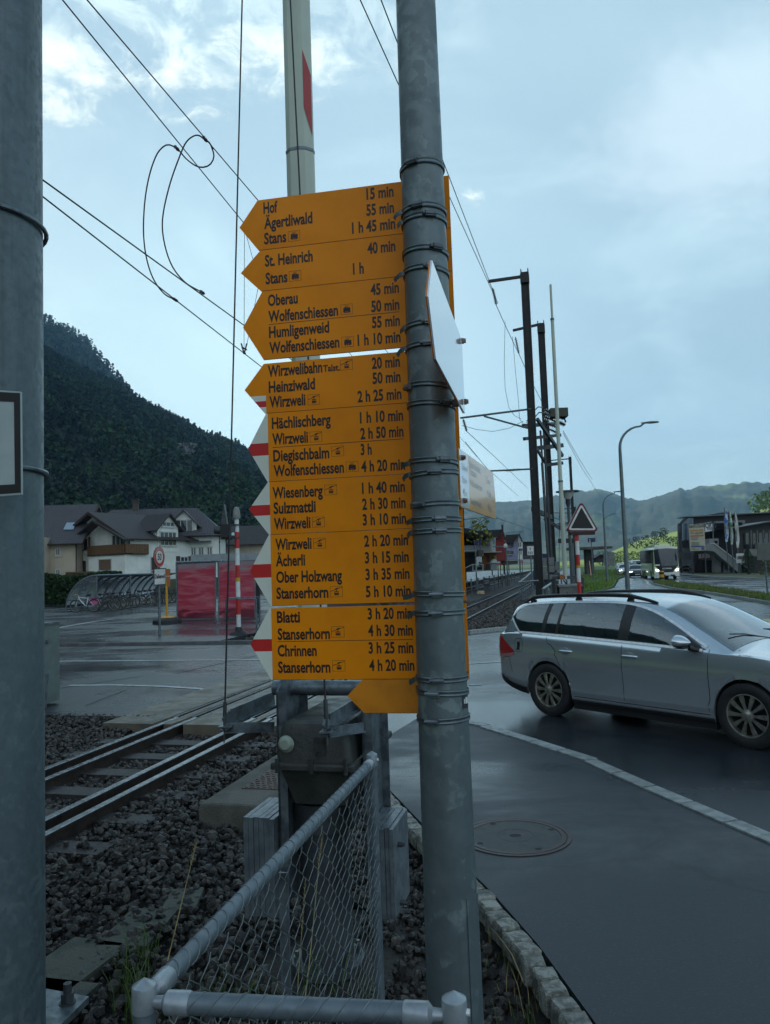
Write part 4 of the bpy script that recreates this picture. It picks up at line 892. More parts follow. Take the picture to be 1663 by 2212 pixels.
# barrier machine across the road, mostly hidden by the left mast
c0 = G(92, 1527)
rt2 = thing('level_crossing_barrier', 'grey barrier drive half hidden behind the thick left mast', 'barrier', (c0.x, c0.y, 0), -TA)
mb = MB(); mb.box((-.14, .1, .62), (.34, .5, 1.16)); mb.build('housing', mat('grey_green_housing', (.15, .19, .175), .5, .1, (.12, .15, .14), 6), rt2, 0, local=True)
mb = MB(); mb.box((-.14, .1, 1.215), (.38, .54, .03)); mb.build('housing_lid', STEEL, rt2, 0, local=True)
mb = MB(); mb.box((.08, -.16, .27), (.26, .012, .48), Matrix.Rotation(.10, 3, 'Y')); mb.build('cover_plate', PLATEZ, rt2, 0, local=True)
for z in (.12, .42):
    mb = MB(); mb.tube([(.05, -.165, z), (.05, -.19, z)], .016, 6); mb.build('bolt', STEELD, rt2, 0, local=True)
for x, z in ((-.02, 1.1), (-.10, 1.1), (-.02, .86), (-.02, .74)):
    mb = MB(); mb.tube([(x, -.15, z), (x, -.17, z)], .015, 6); mb.build('bolt', STEELD, rt2, 0, local=True)
mb = MB(); mb.lathe([(.05, 0), (.05, .008), (.038, .008), (.038, 0)], (-.05, -.15, .80), 20, Matrix.Rotation(R(90), 3, 'X')); mb.build('ring_badge', STEELD, rt2, 30, local=True)
mb = MB(); mb.tube([(.03, .05, .95), (.07, .05, .95)], .03, 8); mb.build('side_bolt', STEEL, rt2, 0, local=True)

# ------------------------------------------------------------------ tube railing with chain-link
fl, fr, ff = G(311, 2118, 1.1), G(980, 2146, 1.1), G(803, 1625, 1.1)
fe = thing('railing', 'grey tube railing with chain-link mesh in the foreground', 'railing', (fl.x, fl.y, -.2))
FT_ = mat('railing_tube', (.155, .19, .215), .5, .35, (.115, .145, .165), 18, rvar=.08)
WIRE = mat('mesh_wire', (.21, .25, .26), .45, .5, (.15, .185, .19), 30)
for p in (fl, fr, ff):
    mb = MB(); mb.tube([(p.x, p.y, -.2), (p.x, p.y, 1.062)], .0212, 20); o = mb.build('post', FT_, fe)
    mb = MB(); mb.lathe([(.0226, 1.045), (.0232, 1.050), (.0232, 1.088), (.0222, 1.092), (0, 1.106)], (p.x, p.y, 0), 24); mb.build('post_cap', PLASTIC_CAP, fe, 25).parent = o
    mb = MB(); q = V((p.x, p.y, 1.07)) + (NV if p is not fl else TV) * .022; mb.tube([q, q + (NV if p is not fl else TV) * .006], .006, 8); mb.build('cap_screw', CHROME, fe).parent = o
def top_rail(a, b, wrap):
    d = (b - a).normalized(); a2, b2 = a + d * .035 + V((0, 0, -.038)), b - d * .035 + V((0, 0, -.038))
    mb = MB(); mb.tube([a2 + d * .05, b2 - d * .05], .0195, 20)
    o = mb.build('rail', FT_, fe)
    for q, e in ((a2, d), (b2, -d)):
        mb = MB(); mb.tube([q - e * .02, q + e * .004, q + e * .012, q + e * .055, q + e * .058], [.010, .012, .0215, .0218, .0200], 18); mb.build('end_fitting', PLASTIC_CAP, fe, 35).parent = o
    # binding wire wound round the tube
    L = (b2 - a2).length; side = d.cross(V((0, 0, 1))); up = side.cross(d); turns = int(L / .05); pts = []
    for i in range(turns * 14 + 1):
        t = i / 14; k = .06 + (L - .12) * t / turns; an = 2 * math.pi * t
        pts.append(a2 + d * (k + .012 * math.sin(an)) + (side * math.cos(an) + up * math.sin(an)) * .0203)
    mb = MB(); mb.tube(pts, .0013, 5); mb.build('binding_wire', WIRE, fe).parent = o
top_rail(fl, ff, 1); top_rail(fl, fr, 1)
def chain(a, b, zt0, zb0, off):
    d = (b - a); d.z = 0; L = d.length; d.normalize(); nr = V((d.y, -d.x, 0)); mb = MB(); pw = .046; n = int(L / pw) - 1; hz = .037
    for i in range(n):
        u = .045 + pw * (i + .5); pts = []; k = int((zt0 - zb0) / hz)
        sag = random.uniform(-.006, .006)
        top = a + d * u; zt1 = zt0 + (b.z - a.z) * u / L
        for j in range(k + 1):
            sg = 1 if (i + j) % 2 else -1
            pts.append(V((a.x, a.y, 0)) + d * (u + sg * pw * .5 + sag * math.sin(j * .3)) + nr * (off + .004 * sg + .006 * math.sin(u * 6 + j * .35)) + V((0, 0, zt1 - j * hz)))
        # soften the bends
        q = [pts[0] + V((0, 0, .012))]
        for p0, p1 in zip(pts, pts[1:]): q += [p0 * .86 + p1 * .14, p0 * .14 + p1 * .86]
        mb.tube(q, .00135, 4, False)
    return mb.build('chain_link_mesh', WIRE, fe)
chain(fl, ff, 1.035, -.10, .018); chain(fl, fr, 1.035, -.10, .0)
mb = MB(); m_ = fl.lerp(ff, .42); mb.beam(V((m_.x, m_.y, -.15)) - NV * .004, V((m_.x, m_.y, 1.01)) - NV * .004, .028, .008, TV); mb.build('flat_bar', STEEL, fe, 0)
for z in (.55, .08):
    mb = MB(); mb.tube([V((fl.x, fl.y, z)) + NV * .018, V((ff.x, ff.y, z)) + NV * .018], .0016, 6); mb.build('tension_wire', WIRE, fe)

# ------------------------------------------------------------------ plinth, manhole, trough lids, weeds
c = G(430, 1735, .06); w_ = .72; L = 1.75
t = thing('concrete_plinth', 'concrete plinth with rusty tread plate beside the rails', 'plinth', (c.x, c.y, -.2))
mb = MB(); q = [c, c + NV * 1.05, c + NV * 1.05 + TV * L, c + TV * L]; q = [V((p.x, p.y, .06)) for p in q]
rows = []
for k, z in ((0, -.3), (0, .03), (.012, .052), (.03, .06)):
    rows.append([p + (c + NV * .52 + TV * L / 2 - p) * k + V((0, 0, z - .06)) for p in q])
mb.grid(rows, 0, True); mb.add(rows[-1], [(0, 1, 2, 3)]); mb.build('block', CONC, t, 30)
pa = G(522, 1702, .066); mb = MB(); pl = [V((p.x, p.y, .066)) for p in (pa, pa + NV * .72, pa + NV * .72 + TV * 1.05, pa + TV * 1.05)]; mb.prism(pl, (0, 0, -.012)); o = mb.build('tread_plate', RUST, t, 0)
mb = MB()
for i in range(13):
    for j in range(18):
        e = pl[0] + NV * (.03 + i * .054 + (j % 2) * .027) + TV * (.03 + j * .057); s_ = 1 if (i + j) % 2 else -1
        if i < 12 or j % 2 == 0: mb.beam(e - NV * .016 - TV * .010 * s_ + V((0, 0, .002)), e + NV * .016 + TV * .010 * s_ + V((0, 0, .002)), .008, .004)
mb.build('tread_pattern', RUST, t, 0).parent = o
mh = G(1113, 1808); t = thing('manhole_cover', 'round manhole cover set in the wet pavement right of the post', 'manhole', (mh.x, mh.y, 0))
IRON = mat('manhole_iron', (.050, .042, .040), .42, .4, (.075, .048, .040), 16, .3, 60)
mb = MB(); mb.lathe([(.378, .004), (.378, .011), (.352, .011), (.350, .006), (.346, .006), (.344, .012), (.312, .012), (.310, .008)], (mh.x, mh.y, 0), 72); mb.build('rim', IRON, t, 30)
mb = MB(); mb.lathe([(.310, .009), (.2, .0100), (.13, .0100), (.128, .0085), (.118, .0085), (.116, .0100), (.05, .0105), (.0005, .0105)], (mh.x, mh.y, 0), 60); mb.build('cover', mat('manhole_concrete', (.055, .060, .055), .5, 0, (.040, .043, .042), 10, .6, 120), t, 30)
mb = MB()
mb.disc((mh.x, mh.y, .0115), (0, 0, 1), .042, 20, 0, .030)
for a in (.35, 2.0, 3.6, 5.1): mb.disc((mh.x + .285 * math.cos(a), mh.y + .285 * math.sin(a), .0105), (0, 0, 1), .022, 14)
mb.build('lifting_hole', DARKGAP, t, 0)
LID = mat('trough_concrete', (.075, .080, .062), .75, 0, (.045, .05, .04), 6, .5, 60)
for i, (x, y, dz_, dy_) in enumerate(((150, 2092, .50, .34), (300, 2010, .44, .28), (60, 2190, .5, .4), (395, 1950, .3, .2))):
    c = G(x, y, -.09); mb = MB(); rot = Matrix.Rotation(-TA + (-.06, .12, 0, .3)[i], 3, 'Z'); mb.box(c, (dy_, dz_, .05), rot)
    tag(mb.build('trough_lid', LID, None, 0), ('flat concrete lid in the ballast left of the railing corner', 'broken concrete lid half buried behind the railing corner', 'concrete lid beside the anchor bolts of the left mast', 'small flat concrete piece in the ballast behind the tube rail')[i], 'concrete lid')
WEED = mat('weed_leaf', (.075, .13, .022), .6, 0, (.05, .095, .018), 8, island=.7); STRAW = mat('dry_straw', (.34, .27, .12), .7, 0, (.24, .19, .09), 9, island=.5)
def tuft(cx, n_, rad, h, wd, m):
    out = []
    for (x, y) in cx:
        c = G(x, y, -.12); a = rng.uniform(0, 6.28, n_); r_ = rad * np.sqrt(rng.random(n_)); out.append(np.stack([c.x + r_ * np.cos(a), c.y + r_ * np.sin(a), np.full(n_, -.13)], 1))
    blades('weeds', np.concatenate(out), h, wd, m, .8)
tuft([(285, 2150), (310, 2090), (270, 2195), (335, 2195), (300, 2230)], 26, .07, .22, .006, WEED)
tuft([(420, 2200), (520, 2195), (600, 2195), (690, 2120), (470, 2200), (760, 2190)], 16, .12, .20, .005, WEED)
tuft([(1110, 2140), (1075, 2060), (1140, 2190)], 7, .08, .16, .004, STRAW); tuft([(1090, 2105), (1150, 2200), (1120, 2230)], 12, .10, .12, .004, WEED)
def stalk(pts, r_, label, head=True):
    mb = MB(); mb.tube(pts, [r_ * (1 - .6 * i / (len(pts) - 1)) for i in range(len(pts))], 5)
    if head:
        a, b = V(pts[-2]), V(pts[-1])
        for k in range(26):
            q = a.lerp(b, k / 25); an = k * 2.4; mb.tube([q, q + V((math.cos(an) * .006, math.sin(an) * .006, .012))], [.0013, .0004], 4)
    tag(mb.build('grass_stalk', STRAW, None, 60), label, 'grass stalk')
def cv(*ps): return [P(x, y, d) for x, y, d in ps]
stalk(cv((362, 2075, 2.6), (378, 2010, 2.6), (397, 1930, 2.6), (412, 1870, 2.6), (424, 1822, 2.6)), .0022, 'tall dry grass stalk against the dark ballast left of the tube rail')
stalk(cv((655, 2190, 2.6), (668, 2080, 2.65), (680, 1960, 2.7), (688, 1870, 2.75), (697, 1805, 2.8)), .0022, 'dry grass stalk in front of the barrier pedestal, taller of two')
stalk(cv((640, 2200, 2.6), (645, 2100, 2.6), (652, 2010, 2.65), (660, 1900, 2.7)), .002, 'dry grass stalk in front of the barrier pedestal, shorter of two')
stalk(cv((1130, 2120, 3.2), (1105, 2060, 3.3), (1075, 2020, 3.4), (1060, 2005, 3.4)), .002, 'bent dry blade beside the cobbles at the foot of the post', False)
# ------------------------------------------------------------------ cars
PAINTS = mat('silver_paint', (.66, .70, .735), .21, .78, (.64, .68, .715), 300, coat=1.0, croughness=.03, lo=.3, hi=.7)
TYRE = mat('tyre_rubber', (.016, .016, .017), .65, 0, (.024, .024, .025), 30)
RIMS = mat('alloy_rim', (.42, .41, .36), .32, .75, (.30, .28, .23), 25)
INTER = mat('car_interior', (.05, .047, .045), .8, 0, (.07, .065, .06), 30)
TRIMB = mat('black_trim', (.012, .012, .013), .4, 0, (.018, .018, .018), 20)
TAILR = mat('tail_lamp', (.42, .012, .010), .12, 0, (.36, .010, .008), 40, coat=1)
TAILW = mat('tail_lamp_clear', (.42, .20, .20), .12, 0, (.40, .16, .16), 40, coat=1)
LENS = mat('lamp_lens', (.60, .64, .66), .08, .2, (.5, .54, .56), 30, coat=1)
def spline(tab):
    xs = [p[0] for p in tab]; ys = [p[1] for p in tab]; n = len(xs)
    m_ = [(ys[min(i + 1, n - 1)] - ys[max(i - 1, 0)]) / (xs[min(i + 1, n - 1)] - xs[max(i - 1, 0)]) for i in range(n)]
    def f(x):
        if x <= xs[0]: return ys[0]
        for i in range(n - 1):
            if x <= xs[i + 1]:
                h = xs[i + 1] - xs[i]; t = (x - xs[i]) / h
                return (2 * t**3 - 3 * t**2 + 1) * ys[i] + (t**3 - 2 * t**2 + t) * h * m_[i] + (-2 * t**3 + 3 * t**2) * ys[i + 1] + (t**3 - t**2) * h * m_[i + 1]
        return ys[-1]
    return f
def make_car(name, label, paint, loc, heading, scale=(1, 1, 1), detail=True, lights=False, group=None, roofz=1.0):
    """estate car; x forward, y left, z up, origin on the road between the axles"""
    root = thing(name, label, 'car', loc, heading, group)
    AX, ZC_, RA = 1.289, .315, .352
    top = spline([(-2.36, .70), (-2.345, .92), (-2.30, 1.02), (-2.20, 1.19), (-2.08, 1.345), (-1.95, 1.405), (-1.6, 1.44), (-1.0, 1.462), (-.4, 1.465), (.05, 1.44), (.35, 1.365), (.75, 1.18), (1.12, 1.00), (1.22, .962), (1.5, .925), (1.8, .865), (2.02, .78), (2.13, .69), (2.195, .56)])
    sh = spline([(-2.36, .62), (-2.34, .90), (-2.2, .955), (-1.9, .975), (-1.3, .968), (-.5, .945), (.4, .915), (.95, .895), (1.3, .885), (1.6, .855), (1.9, .78), (2.1, .67), (2.195, .54)])
    wd = spline([(-2.36, .70), (-2.33, .78), (-2.2, .835), (-1.9, .875), (-1.3, .888), (0, .885), (1.2, .888), (1.7, .865), (1.95, .80), (2.1, .70), (2.195, .52)])
    yr = spline([(-2.36, .60), (-2.2, .64), (-1.9, .625), (-1.0, .615), (0, .60), (.35, .615), (.8, .70), (1.15, .765), (1.4, .74), (1.8, .68), (2.1, .60), (2.195, .45)])
    sil_ = spline([(-2.36, .42), (-2.3, .36), (-2.0, .27), (-1.6, .22), (0, .20), (1.5, .21), (1.9, .22), (2.12, .27), (2.195, .36)])
    step = .022 if detail else .06
    def arch(x):
        for c in (-AX, AX):
            if abs(x - c) < RA: return ZC_ + math.sqrt(RA * RA - (x - c) ** 2)
        return 0
    def section(x):
        w_, zs, zt, ys_ = wd(x), sh(x), top(x), yr(x); z0 = max(sil_(x), 0)
        zt = max(zt, zs + .012); hz = max(zs - z0, .05)
        low = [(w_ * .945, z0), (w_ * .975, z0 + hz * .12), (w_ * .982, z0 + hz * .22), (w_ * .978, z0 + hz * .28), (w_ * .990, z0 + hz * .48), (w_, z0 + hz * .66), (w_ * .997, z0 + hz * .78), (w_ * .985, z0 + hz * .90), (w_ * .962, zs)]
        ze = zs + max(zt - .075 - zs, .004); y0 = w_ * .962 - .012
        up_ = [(y0 + (ys_ - y0) * t + .035 * math.sin(math.pi * t) * min(1, (ze - zs) / .4), zs + (ze - zs) * t) for t in (.03, .1, .25, .4, .55, .7, .85, 1)]
        roof = [(ys_ * (1 - t) + (0) * t, ze + (zt - ze) * (1 - (1 - t) ** 2.6)) for t in (.06, .13, .22, .35, .5, .75, 1)]
        a = arch(x)
        if a: low = [(y, max(z, min(a, zs - .06))) for y, z in low]
        return low + up_ + roof
    X = []; x = -2.36
    while x < 2.195: X.append(x); x += step * (.5 if abs(abs(x) - AX) > RA - .06 and abs(abs(x) - AX) < RA + .03 else 1) * (.4 if x < -2.25 or x > 2.1 else 1)
    X.append(2.195); secs = [section(x) for x in X]; K = len(secs[0])
    def Y(x, z):
        s_ = section(x); b = s_[0][0]
        for (y0, z0), (y1, z1) in zip(s_, s_[1:]):
            if z0 <= z <= z1 and z1 > z0: return y0 + (y1 - y0) * (z - z0) / (z1 - z0)
        return s_[0][0] if z < s_[0][1] else 0
    SX, SY, SZ_ = scale
    W_ = lambda x, y, z: ((x if x > -1.66 else -1.66 + (x + 1.66) * .83) * SX, y * SY, z * SZ_)
    # window outlines on the side, as z ranges over x
    wlo = lambda x: sh(x) + .035
    wtop = spline([(-2.06, 1.14), (-1.98, 1.25), (-1.86, 1.315), (-1.6, 1.345), (-1.0, 1.37), (-.4, 1.372), (-.1, 1.345), (.2, 1.265), (.5, 1.13), (.78, .985), (.86, .95)])
    wbot = lambda x: wlo(x) + (max(0, (-1.80 - x)) * .75 if x < -1.80 else 0)
    wins = [('window', -2.02, -1.40), ('window', -1.345, -1.165), ('window', -1.13, -.235), ('window', -.10, .78)] if detail else [('window', -2.0, -1.36), ('window', -1.28, -.22), ('window', -.12, .76)]
    def is_win(x, z, k):
        if not 9 <= k < 16 or not detail: return False
        return any(a < x < b for _, a, b in wins) and wbot(x) < z < wtop(x)
    def is_ws(x, k, y): return detail and k >= 17 and .30 < x < 1.10
    body = MB(); doors = {'front': MB(), 'rear': MB()}
    rear_edge = lambda z: -.98 - (.0 if z > .72 else .0) if z > .62 else -.98 + (.62 - z) * .75
    for i in range(len(X) - 1):
        xm = (X[i] + X[i + 1]) / 2
        for k in range(K - 1):
            zm = (secs[i][k][1] + secs[i][k + 1][1]) / 2; ym = secs[i][k][0]
            if is_win(xm, zm, k) or is_ws(xm, k, ym): continue
            if abs(secs[i][k][1] - secs[i][k + 1][1]) + abs(secs[i][k][0] - secs[i][k + 1][0]) < 1e-4: continue
            for sgn in (1, -1):
                ps = [W_(X[i], sgn * secs[i][k][0], secs[i][k][1]), W_(X[i + 1], sgn * secs[i + 1][k][0], secs[i + 1][k][1]), W_(X[i + 1], sgn * secs[i + 1][k + 1][0], secs[i + 1][k + 1][1]), W_(X[i], sgn * secs[i][k + 1][0], secs[i][k + 1][1])]
                body.add(ps, [(0, 1, 2, 3) if sgn < 0 else (3, 2, 1, 0)])
    for i in (0, -1):                          # close the ends
        s_ = secs[i]; pol = [W_(X[i], y, z) for y, z in s_] + [W_(X[i], -y, z) for y, z in s_[::-1]]
        body.add(pol, [tuple(range(len(pol))) if i == 0 else tuple(range(len(pol) - 1, -1, -1))])
    o = body.build('body', paint, root, 0, local=True)
    me = o.data; import bmesh
    bm = bmesh.new(); bm.from_mesh(me); bmesh.ops.remove_doubles(bm, verts=bm.verts, dist=.0008); bm.to_mesh(me); bm.free()
    me.polygons.foreach_set('use_smooth', [True] * len(me.polygons)); me.set_sharp_from_angle(angle=R(38))
    bodyo = o
    def patch(nme, m, xa, xb, lo_, hi_, off, sides=(1, -1), parent=None, nx=None, nz=7):
        out = None
        for sgn in sides:
            mb = MB(); n_ = nx or max(3, int((xb - xa) / .04)); rows = []
            for j in range(nz + 1):
                row = []
                for i in range(n_ + 1):
                    x = xa + (xb - xa) * i / n_; z = lo_(x) + (hi_(x) - lo_(x)) * j / nz; row.append(W_(x, sgn * (Y(x, z) + off), z))
                rows.append(row)
            mb.grid(rows if sgn < 0 else [r_[::-1] for r_ in rows]); out = mb.build(nme, m, root, 60, local=True)
            if parent: out.parent = parent
        return out
    def wire_side(nme, m, pts, wd_, off, sides=(1, -1)):  # thin strip following (x,z) points on the side
        for sgn in sides:
            mb = MB(); L, H = [], []
            for i, (x, z) in enumerate(pts):
                a = pts[max(0, i - 1)]; b = pts[min(len(pts) - 1, i + 1)]; d = V((b[0] - a[0], b[1] - a[1])).normalized(); n_ = V((-d.y, d.x)) * wd_ / 2
                L.append(W_(x - n_.x, sgn * (Y(x - n_.x, z - n_.y) + off), z - n_.y)); H.append(W_(x + n_.x, sgn * (Y(x + n_.x, z + n_.y) + off), z + n_.y))
            mb.grid([H, L] if sgn > 0 else [L, H]); mb.build(nme, m, root, 0, local=True)
    gm = CARGLASS if detail else mat('dark_car_glass', (.012, .015, .017), .05, 0, (.02, .024, .026), 2, spec=.8)
    e = .022
    for nme, a, b in wins: patch(nme, gm, a - e, b + e, lambda x: wbot(x) - .012, lambda x: max(wtop(x) + .012, wbot(x) - .010), .004)
    if detail:
        # black pillars and the bright strip round the side glass
        xs = [-2.03 + i * .02 for i in range(int((.86 + 2.03) / .02))]
        for a, b in ((-1.405, -1.34), (-1.168, -1.128), (-.24, -.095)):
            patch('pillar', TRIMB, a, b, lambda x: wbot(x) - .005, lambda x: wtop(x) + .005, .007, nx=4)
        wire_side('chrome_strip', CHROME, [(x, wtop(x) + .012) for x in xs] + [(.87, .955)], .024, .010)
        wire_side('chrome_strip', CHROME, [(-2.04, 1.13)] + [(x, wbot(x) - .014) for x in xs], .026, .010)
        # mirror triangle
        patch('mirror_base', TRIMB, .62, .86, lambda x: wlo(x) - .005, lambda x: max(wlo(x), wtop(x) - .02), .008, nx=8)
    # windscreen and rear window across the roof rows
    def across(nme, m, xa, xb, k0, off, nx):
        mb = MB(); rows = []
        for i in range(nx + 1):
            x = xa + (xb - xa) * i / nx; s_ = section(x)[k0:]
            pr = [W_(x, y, z) for y, z in s_] + [W_(x, -y, z) for y, z in s_[::-1][1:]]
            rows.append([V(p) + V((off * .6, 0, off)) for p in pr])
        mb.grid(rows); return mb.build(nme, m, root, 60, local=True)
    across('windscreen', gm, .27, 1.13, 16, .004, 18)
    across('rear_window', mat('dark_car_glass', (.012, .015, .017), .05, 0, (.02, .024, .026), 2, spec=.8), -2.24, -2.09, 17, .004, 6).data.transform(Matrix.Translation((-.006, 0, 0)))
    # wheels
    def wheel(cx, sgn):
        y = sgn * .785; c = V(W_(cx, y, ZC_)); kz = SZ_
        M = Matrix(((0, 0, 0), (0, 0, 0), (0, 0, 0))); M = Matrix((V((1, 0, 0)), V((0, 0, 1)), V((0, 1 * sgn, 0)))).transposed()
        mb = MB(); mb.lathe([(.205 * kz, .085), (.225 * kz, .098), (.280 * kz, .102), (.308 * kz, .090), (.3155 * kz, .06), (.3155 * kz, -.06), (.308 * kz, -.09), (.22 * kz, -.10)], c, 48 if detail else 20, M)
        if detail:
            for a in range(60):
                t = 2 * math.pi * a / 60; q = c + M @ V((math.cos(t) * .3135, math.sin(t) * .3135, .035)); tt = M @ V((-math.sin(t), math.cos(t), 0)); mb.beam(q - M @ V((0, 0, .05)), q + M @ V((0, 0, .05)), .018, .006, M @ V((math.cos(t), math.sin(t), 0)))
        wh = mb.build('wheel', TYRE, root, 40, local=True)
        mb = MB(); mb.lathe([(.212 * kz, .080), (.212 * kz, .094), (.203 * kz, .096), (.197 * kz, .085), (.195 * kz, .02), (.0, .02)], c, 48 if detail else 16, M)
        if detail:
            for k in range(10):                 # paired curved spokes
                t = 2 * math.pi * k / 10; rows = []
                for rr_, hw, zz in ((.050, .016, .085), (.085, .015, .090), (.13, .021, .090), (.17, .026, .086), (.200, .027, .084)):
                    ca = [(t - hw / rr_, zz - .016), (t - hw * .7 / rr_, zz), (t + hw * .7 / rr_, zz), (t + hw / rr_, zz - .016)]
                    rows.append([c + M @ V((math.cos(a) * rr_, math.sin(a) * rr_, z)) for a, z in ca])
                mb.grid(rows)
            mb.lathe([(.062, .075), (.060, .092), (.040, .098), (.030, .106), (.0, .107)], c, 24, M)
            for k in range(5):
                t = 2 * math.pi * k / 5 + .3; q = c + M @ V((math.cos(t) * .046, math.sin(t) * .046, .092)); mb.tube([q, q + M @ V((0, 0, .012))], .007, 6)
        else: mb.lathe([(.19 * kz, .06), (.08, .075), (.0, .08)], c, 10, M)
        rm = mb.build('rim', RIMS, root, 40, local=True); rm.parent = wh
        if detail:
            mb = MB(); mb.lathe([(.192, .026), (.0, .026)], c, 30, M); mb.build('brake_disc', DARKGAP, root, 0, local=True).parent = wh
    for cx in (-AX, AX):
        for sgn in (1, -1): wheel(cx, sgn)
    mb = MB()                                   # wheel houses, floor, and dark boxes added to shade the road below
    for cx in (-AX, AX):
        for sgn in (1, -1):
            n_ = 18; rows = [[W_(cx + math.cos(math.pi * j / n_) * RA * 1.005, sgn * yy, max(.18, ZC_ + math.sin(math.pi * j / n_) * RA * 1.005)) for j in range(n_ + 1)] for yy in (.875 if cx < 0 else .875, .55)]
            mb.grid(rows); mb.add([rows[1][j] for j in range(n_ + 1)], [tuple(range(n_ + 1))])
    mb.box((0, 0, .24 * SZ_), (4.2 * SX, 1.1 * SY, .08)); mb.box((0, 0, .19 * SZ_), (1.86 * SX, 1.66 * SY, .13)); mb.box((-1.70 * SX, 0, .27 * SZ_), (.5 * SX, 1.4 * SY, .10)); mb.box((1.85 * SX, 0, .24 * SZ_), (.5 * SX, 1.4 * SY, .14))
    mb.build('underbody', DARKGAP, root, 40, local=True)
    # lamps, plate, seams
    patch('tail_lamp', TAILR, -2.35, -1.90, lambda x: .70 + max(0, (x + 2.2)) * .12, lambda x: max(.74, .965 - max(0, x + 2.30) * .50), .006)
    if detail:
        patch('tail_lamp_clear', TAILW, -2.345, -1.89, lambda x: .655 + max(0, x + 2.2) * .15, lambda x: .697 + max(0, (x + 2.2)) * .12, .006)
        xs = lambda a, b, n_: [a + (b - a) * i / n_ for i in range(n_ + 1)]
        g = .007
        wire_side('panel_gap', DARKGAP, [(-.168, z) for z in xs(wlo(-.17), .27, 12)], g, .0015)
        wire_side('panel_gap', DARKGAP, [(.90 - .02 * (z < .4), z) for z in xs(.93, .27, 12)], g, .0015)
        wire_side('panel_gap', DARKGAP, [(-1.30 + .03 * t, .955 - .08 * t) for t in xs(0, 1, 3)] + [(-1.22 + .02 * t * 10 * .1, .87 - t * .02) for t in xs(0, 4, 4)] + [(-1.18 + .02 * i, .77 - .012 * i - .0035 * i * i) for i in range(1, 9)] + [(-.93 + .015 * i, .30 - .004 * i) for i in range(1, 3)], g, .0015)
        wire_side('panel_gap', DARKGAP, [(x, .275) for x in xs(-.90, .89, 24)], g, .0015)
        wire_side('sill_strip', PAINTS, [(x, .262) for x in xs(-.92, .92, 24)], .018, .012)
        wire_side('panel_gap', DARKGAP, [(x, .655 + (x + 2.34) * .05) for x in xs(-2.33, -2.02, 6)] + [(-2.02 + .045 * t, .67 - .19 * t) for t in xs(0, 1, 5)], g, .0015)
        patch('lower_bumper', TRIMB, -2.30, -1.66, lambda x: sil_(x) + .002, lambda x: sil_(x) + .085, .008)
        patch('sill_trim', TRIMB, -.93, .93, lambda x: .20, lambda x: .235, .010, nz=3)
        # fuel flap on the right side, with its small pictogram
        cx, cz = -1.79, .835; ring_ = [(cx + .085 * (abs(math.cos(t)) ** .5) * (1 if math.cos(t) > 0 else -1), cz + .082 * (abs(math.sin(t)) ** .5) * (1 if math.sin(t) > 0 else -1)) for t in (2 * math.pi * i / 32 for i in range(33))]
        wire_side('fuel_flap', DARKGAP, ring_, .005, .0015, (-1,))
        for (a, b, lo_, hi_) in ((-.03, .012, -.045, .045), (-.045, .027, -.06, -.045), (.018, .030, -.03, .03), (.030, .036, .0, .055)):
            patch('fuel_pictogram', TRIMB, cx + a, cx + b, lambda x, q=lo_: cz + q, lambda x, q=hi_: cz + q, .003, (-1,), nx=2, nz=2)
        # handles
        for hx in (-1.06, -.02 + .02):
            hx = -.98 if hx < -.5 else -.055
            for sgn in (1, -1):
                z = .80; mb = MB(); yb = Y(hx, z)
                mb.lathe([(.062, 0), (.055, .003), (.0, -.001)], W_(hx, sgn * (yb + .001), z), 24, Matrix((V((1, 0, 0)), V((0, 0, .75)), V((0, sgn, 0)))).transposed())
                mb.tube([W_(hx - .095, sgn * (yb + .004), z), W_(hx - .08, sgn * (yb + .030), z + .004), W_(hx + .08, sgn * (yb + .030), z + .006), W_(hx + .095, sgn * (yb + .004), z + .004)], .015, 10)
                mb.build('door_handle', paint, root, 50, local=True)
        # mirrors
        for sgn in (1, -1):
            mb = MB(); c = V(W_(.70, sgn * .985, 1.005)); n_ = 14; rows = []
            for i in range(9):
                t = i / 8; k = math.sin(math.pi * min(.98, .02 + .5 * t + .0)) if t < 1 else 1
                x = .085 - .15 * t; rows.append([c + V((x, sgn * (.115 * k * math.cos(a) + .0), .075 * k * (math.sin(a) * (1 if math.sin(a) > 0 else .8)))) for a in (2 * math.pi * j / n_ for j in range(n_))])
            mb.grid(rows, 0, True); mb.add(rows[-1], [tuple(range(n_))]); mo = mb.build('mirror', paint, root, 60, local=True)
            mb = MB(); mb.tube([c + V((.02, -sgn * .07, -.06)), c + V((.06, -sgn * .13, -.085)), c + V((.08, -sgn * .19, -.09))], [.03, .028, .03], 8)
            mb.add([c + V((x, sgn * .105 * math.cos(a), -.058 + .012 * math.sin(a))) for x, a in ((.05, 0), (.05, math.pi), (-.06, math.pi), (-.06, 0))], [(0, 1, 2, 3)]); mb.build('mirror_foot', TRIMB, root, 60, local=True).parent = mo
            # roof rails
            mb = MB(); xs_ = [-1.98 + i * .045 for i in range(49)]; yy = sgn * .555
            pts = [(x, yy, top(x) - .055 + .052 * min(1, (x + 1.98) / .22, (.18 - x) / .45 if x < .18 else 0)) for x in xs_ if x <= .18]
            mb.tube([W_(*p) for p in pts], [.025 - .010 * max(0, 1 - (p[0] + 1.98) / .3, 1 - (.18 - p[0]) / .4) for p in pts], 10)
            for x in (-1.80, -1.02, -.25):
                mb.beam(W_(x, yy, top(x) - .09), W_(x + .04, yy, top(x) - .02), .026, .07, (1, 0, 0))
            mb.build('roof_rail', TRIMB, root, 50, local=True)
        # interior
        SEAT = mat('seat_cloth', (.085, .08, .075), .85, 0, (.06, .056, .052), 40)
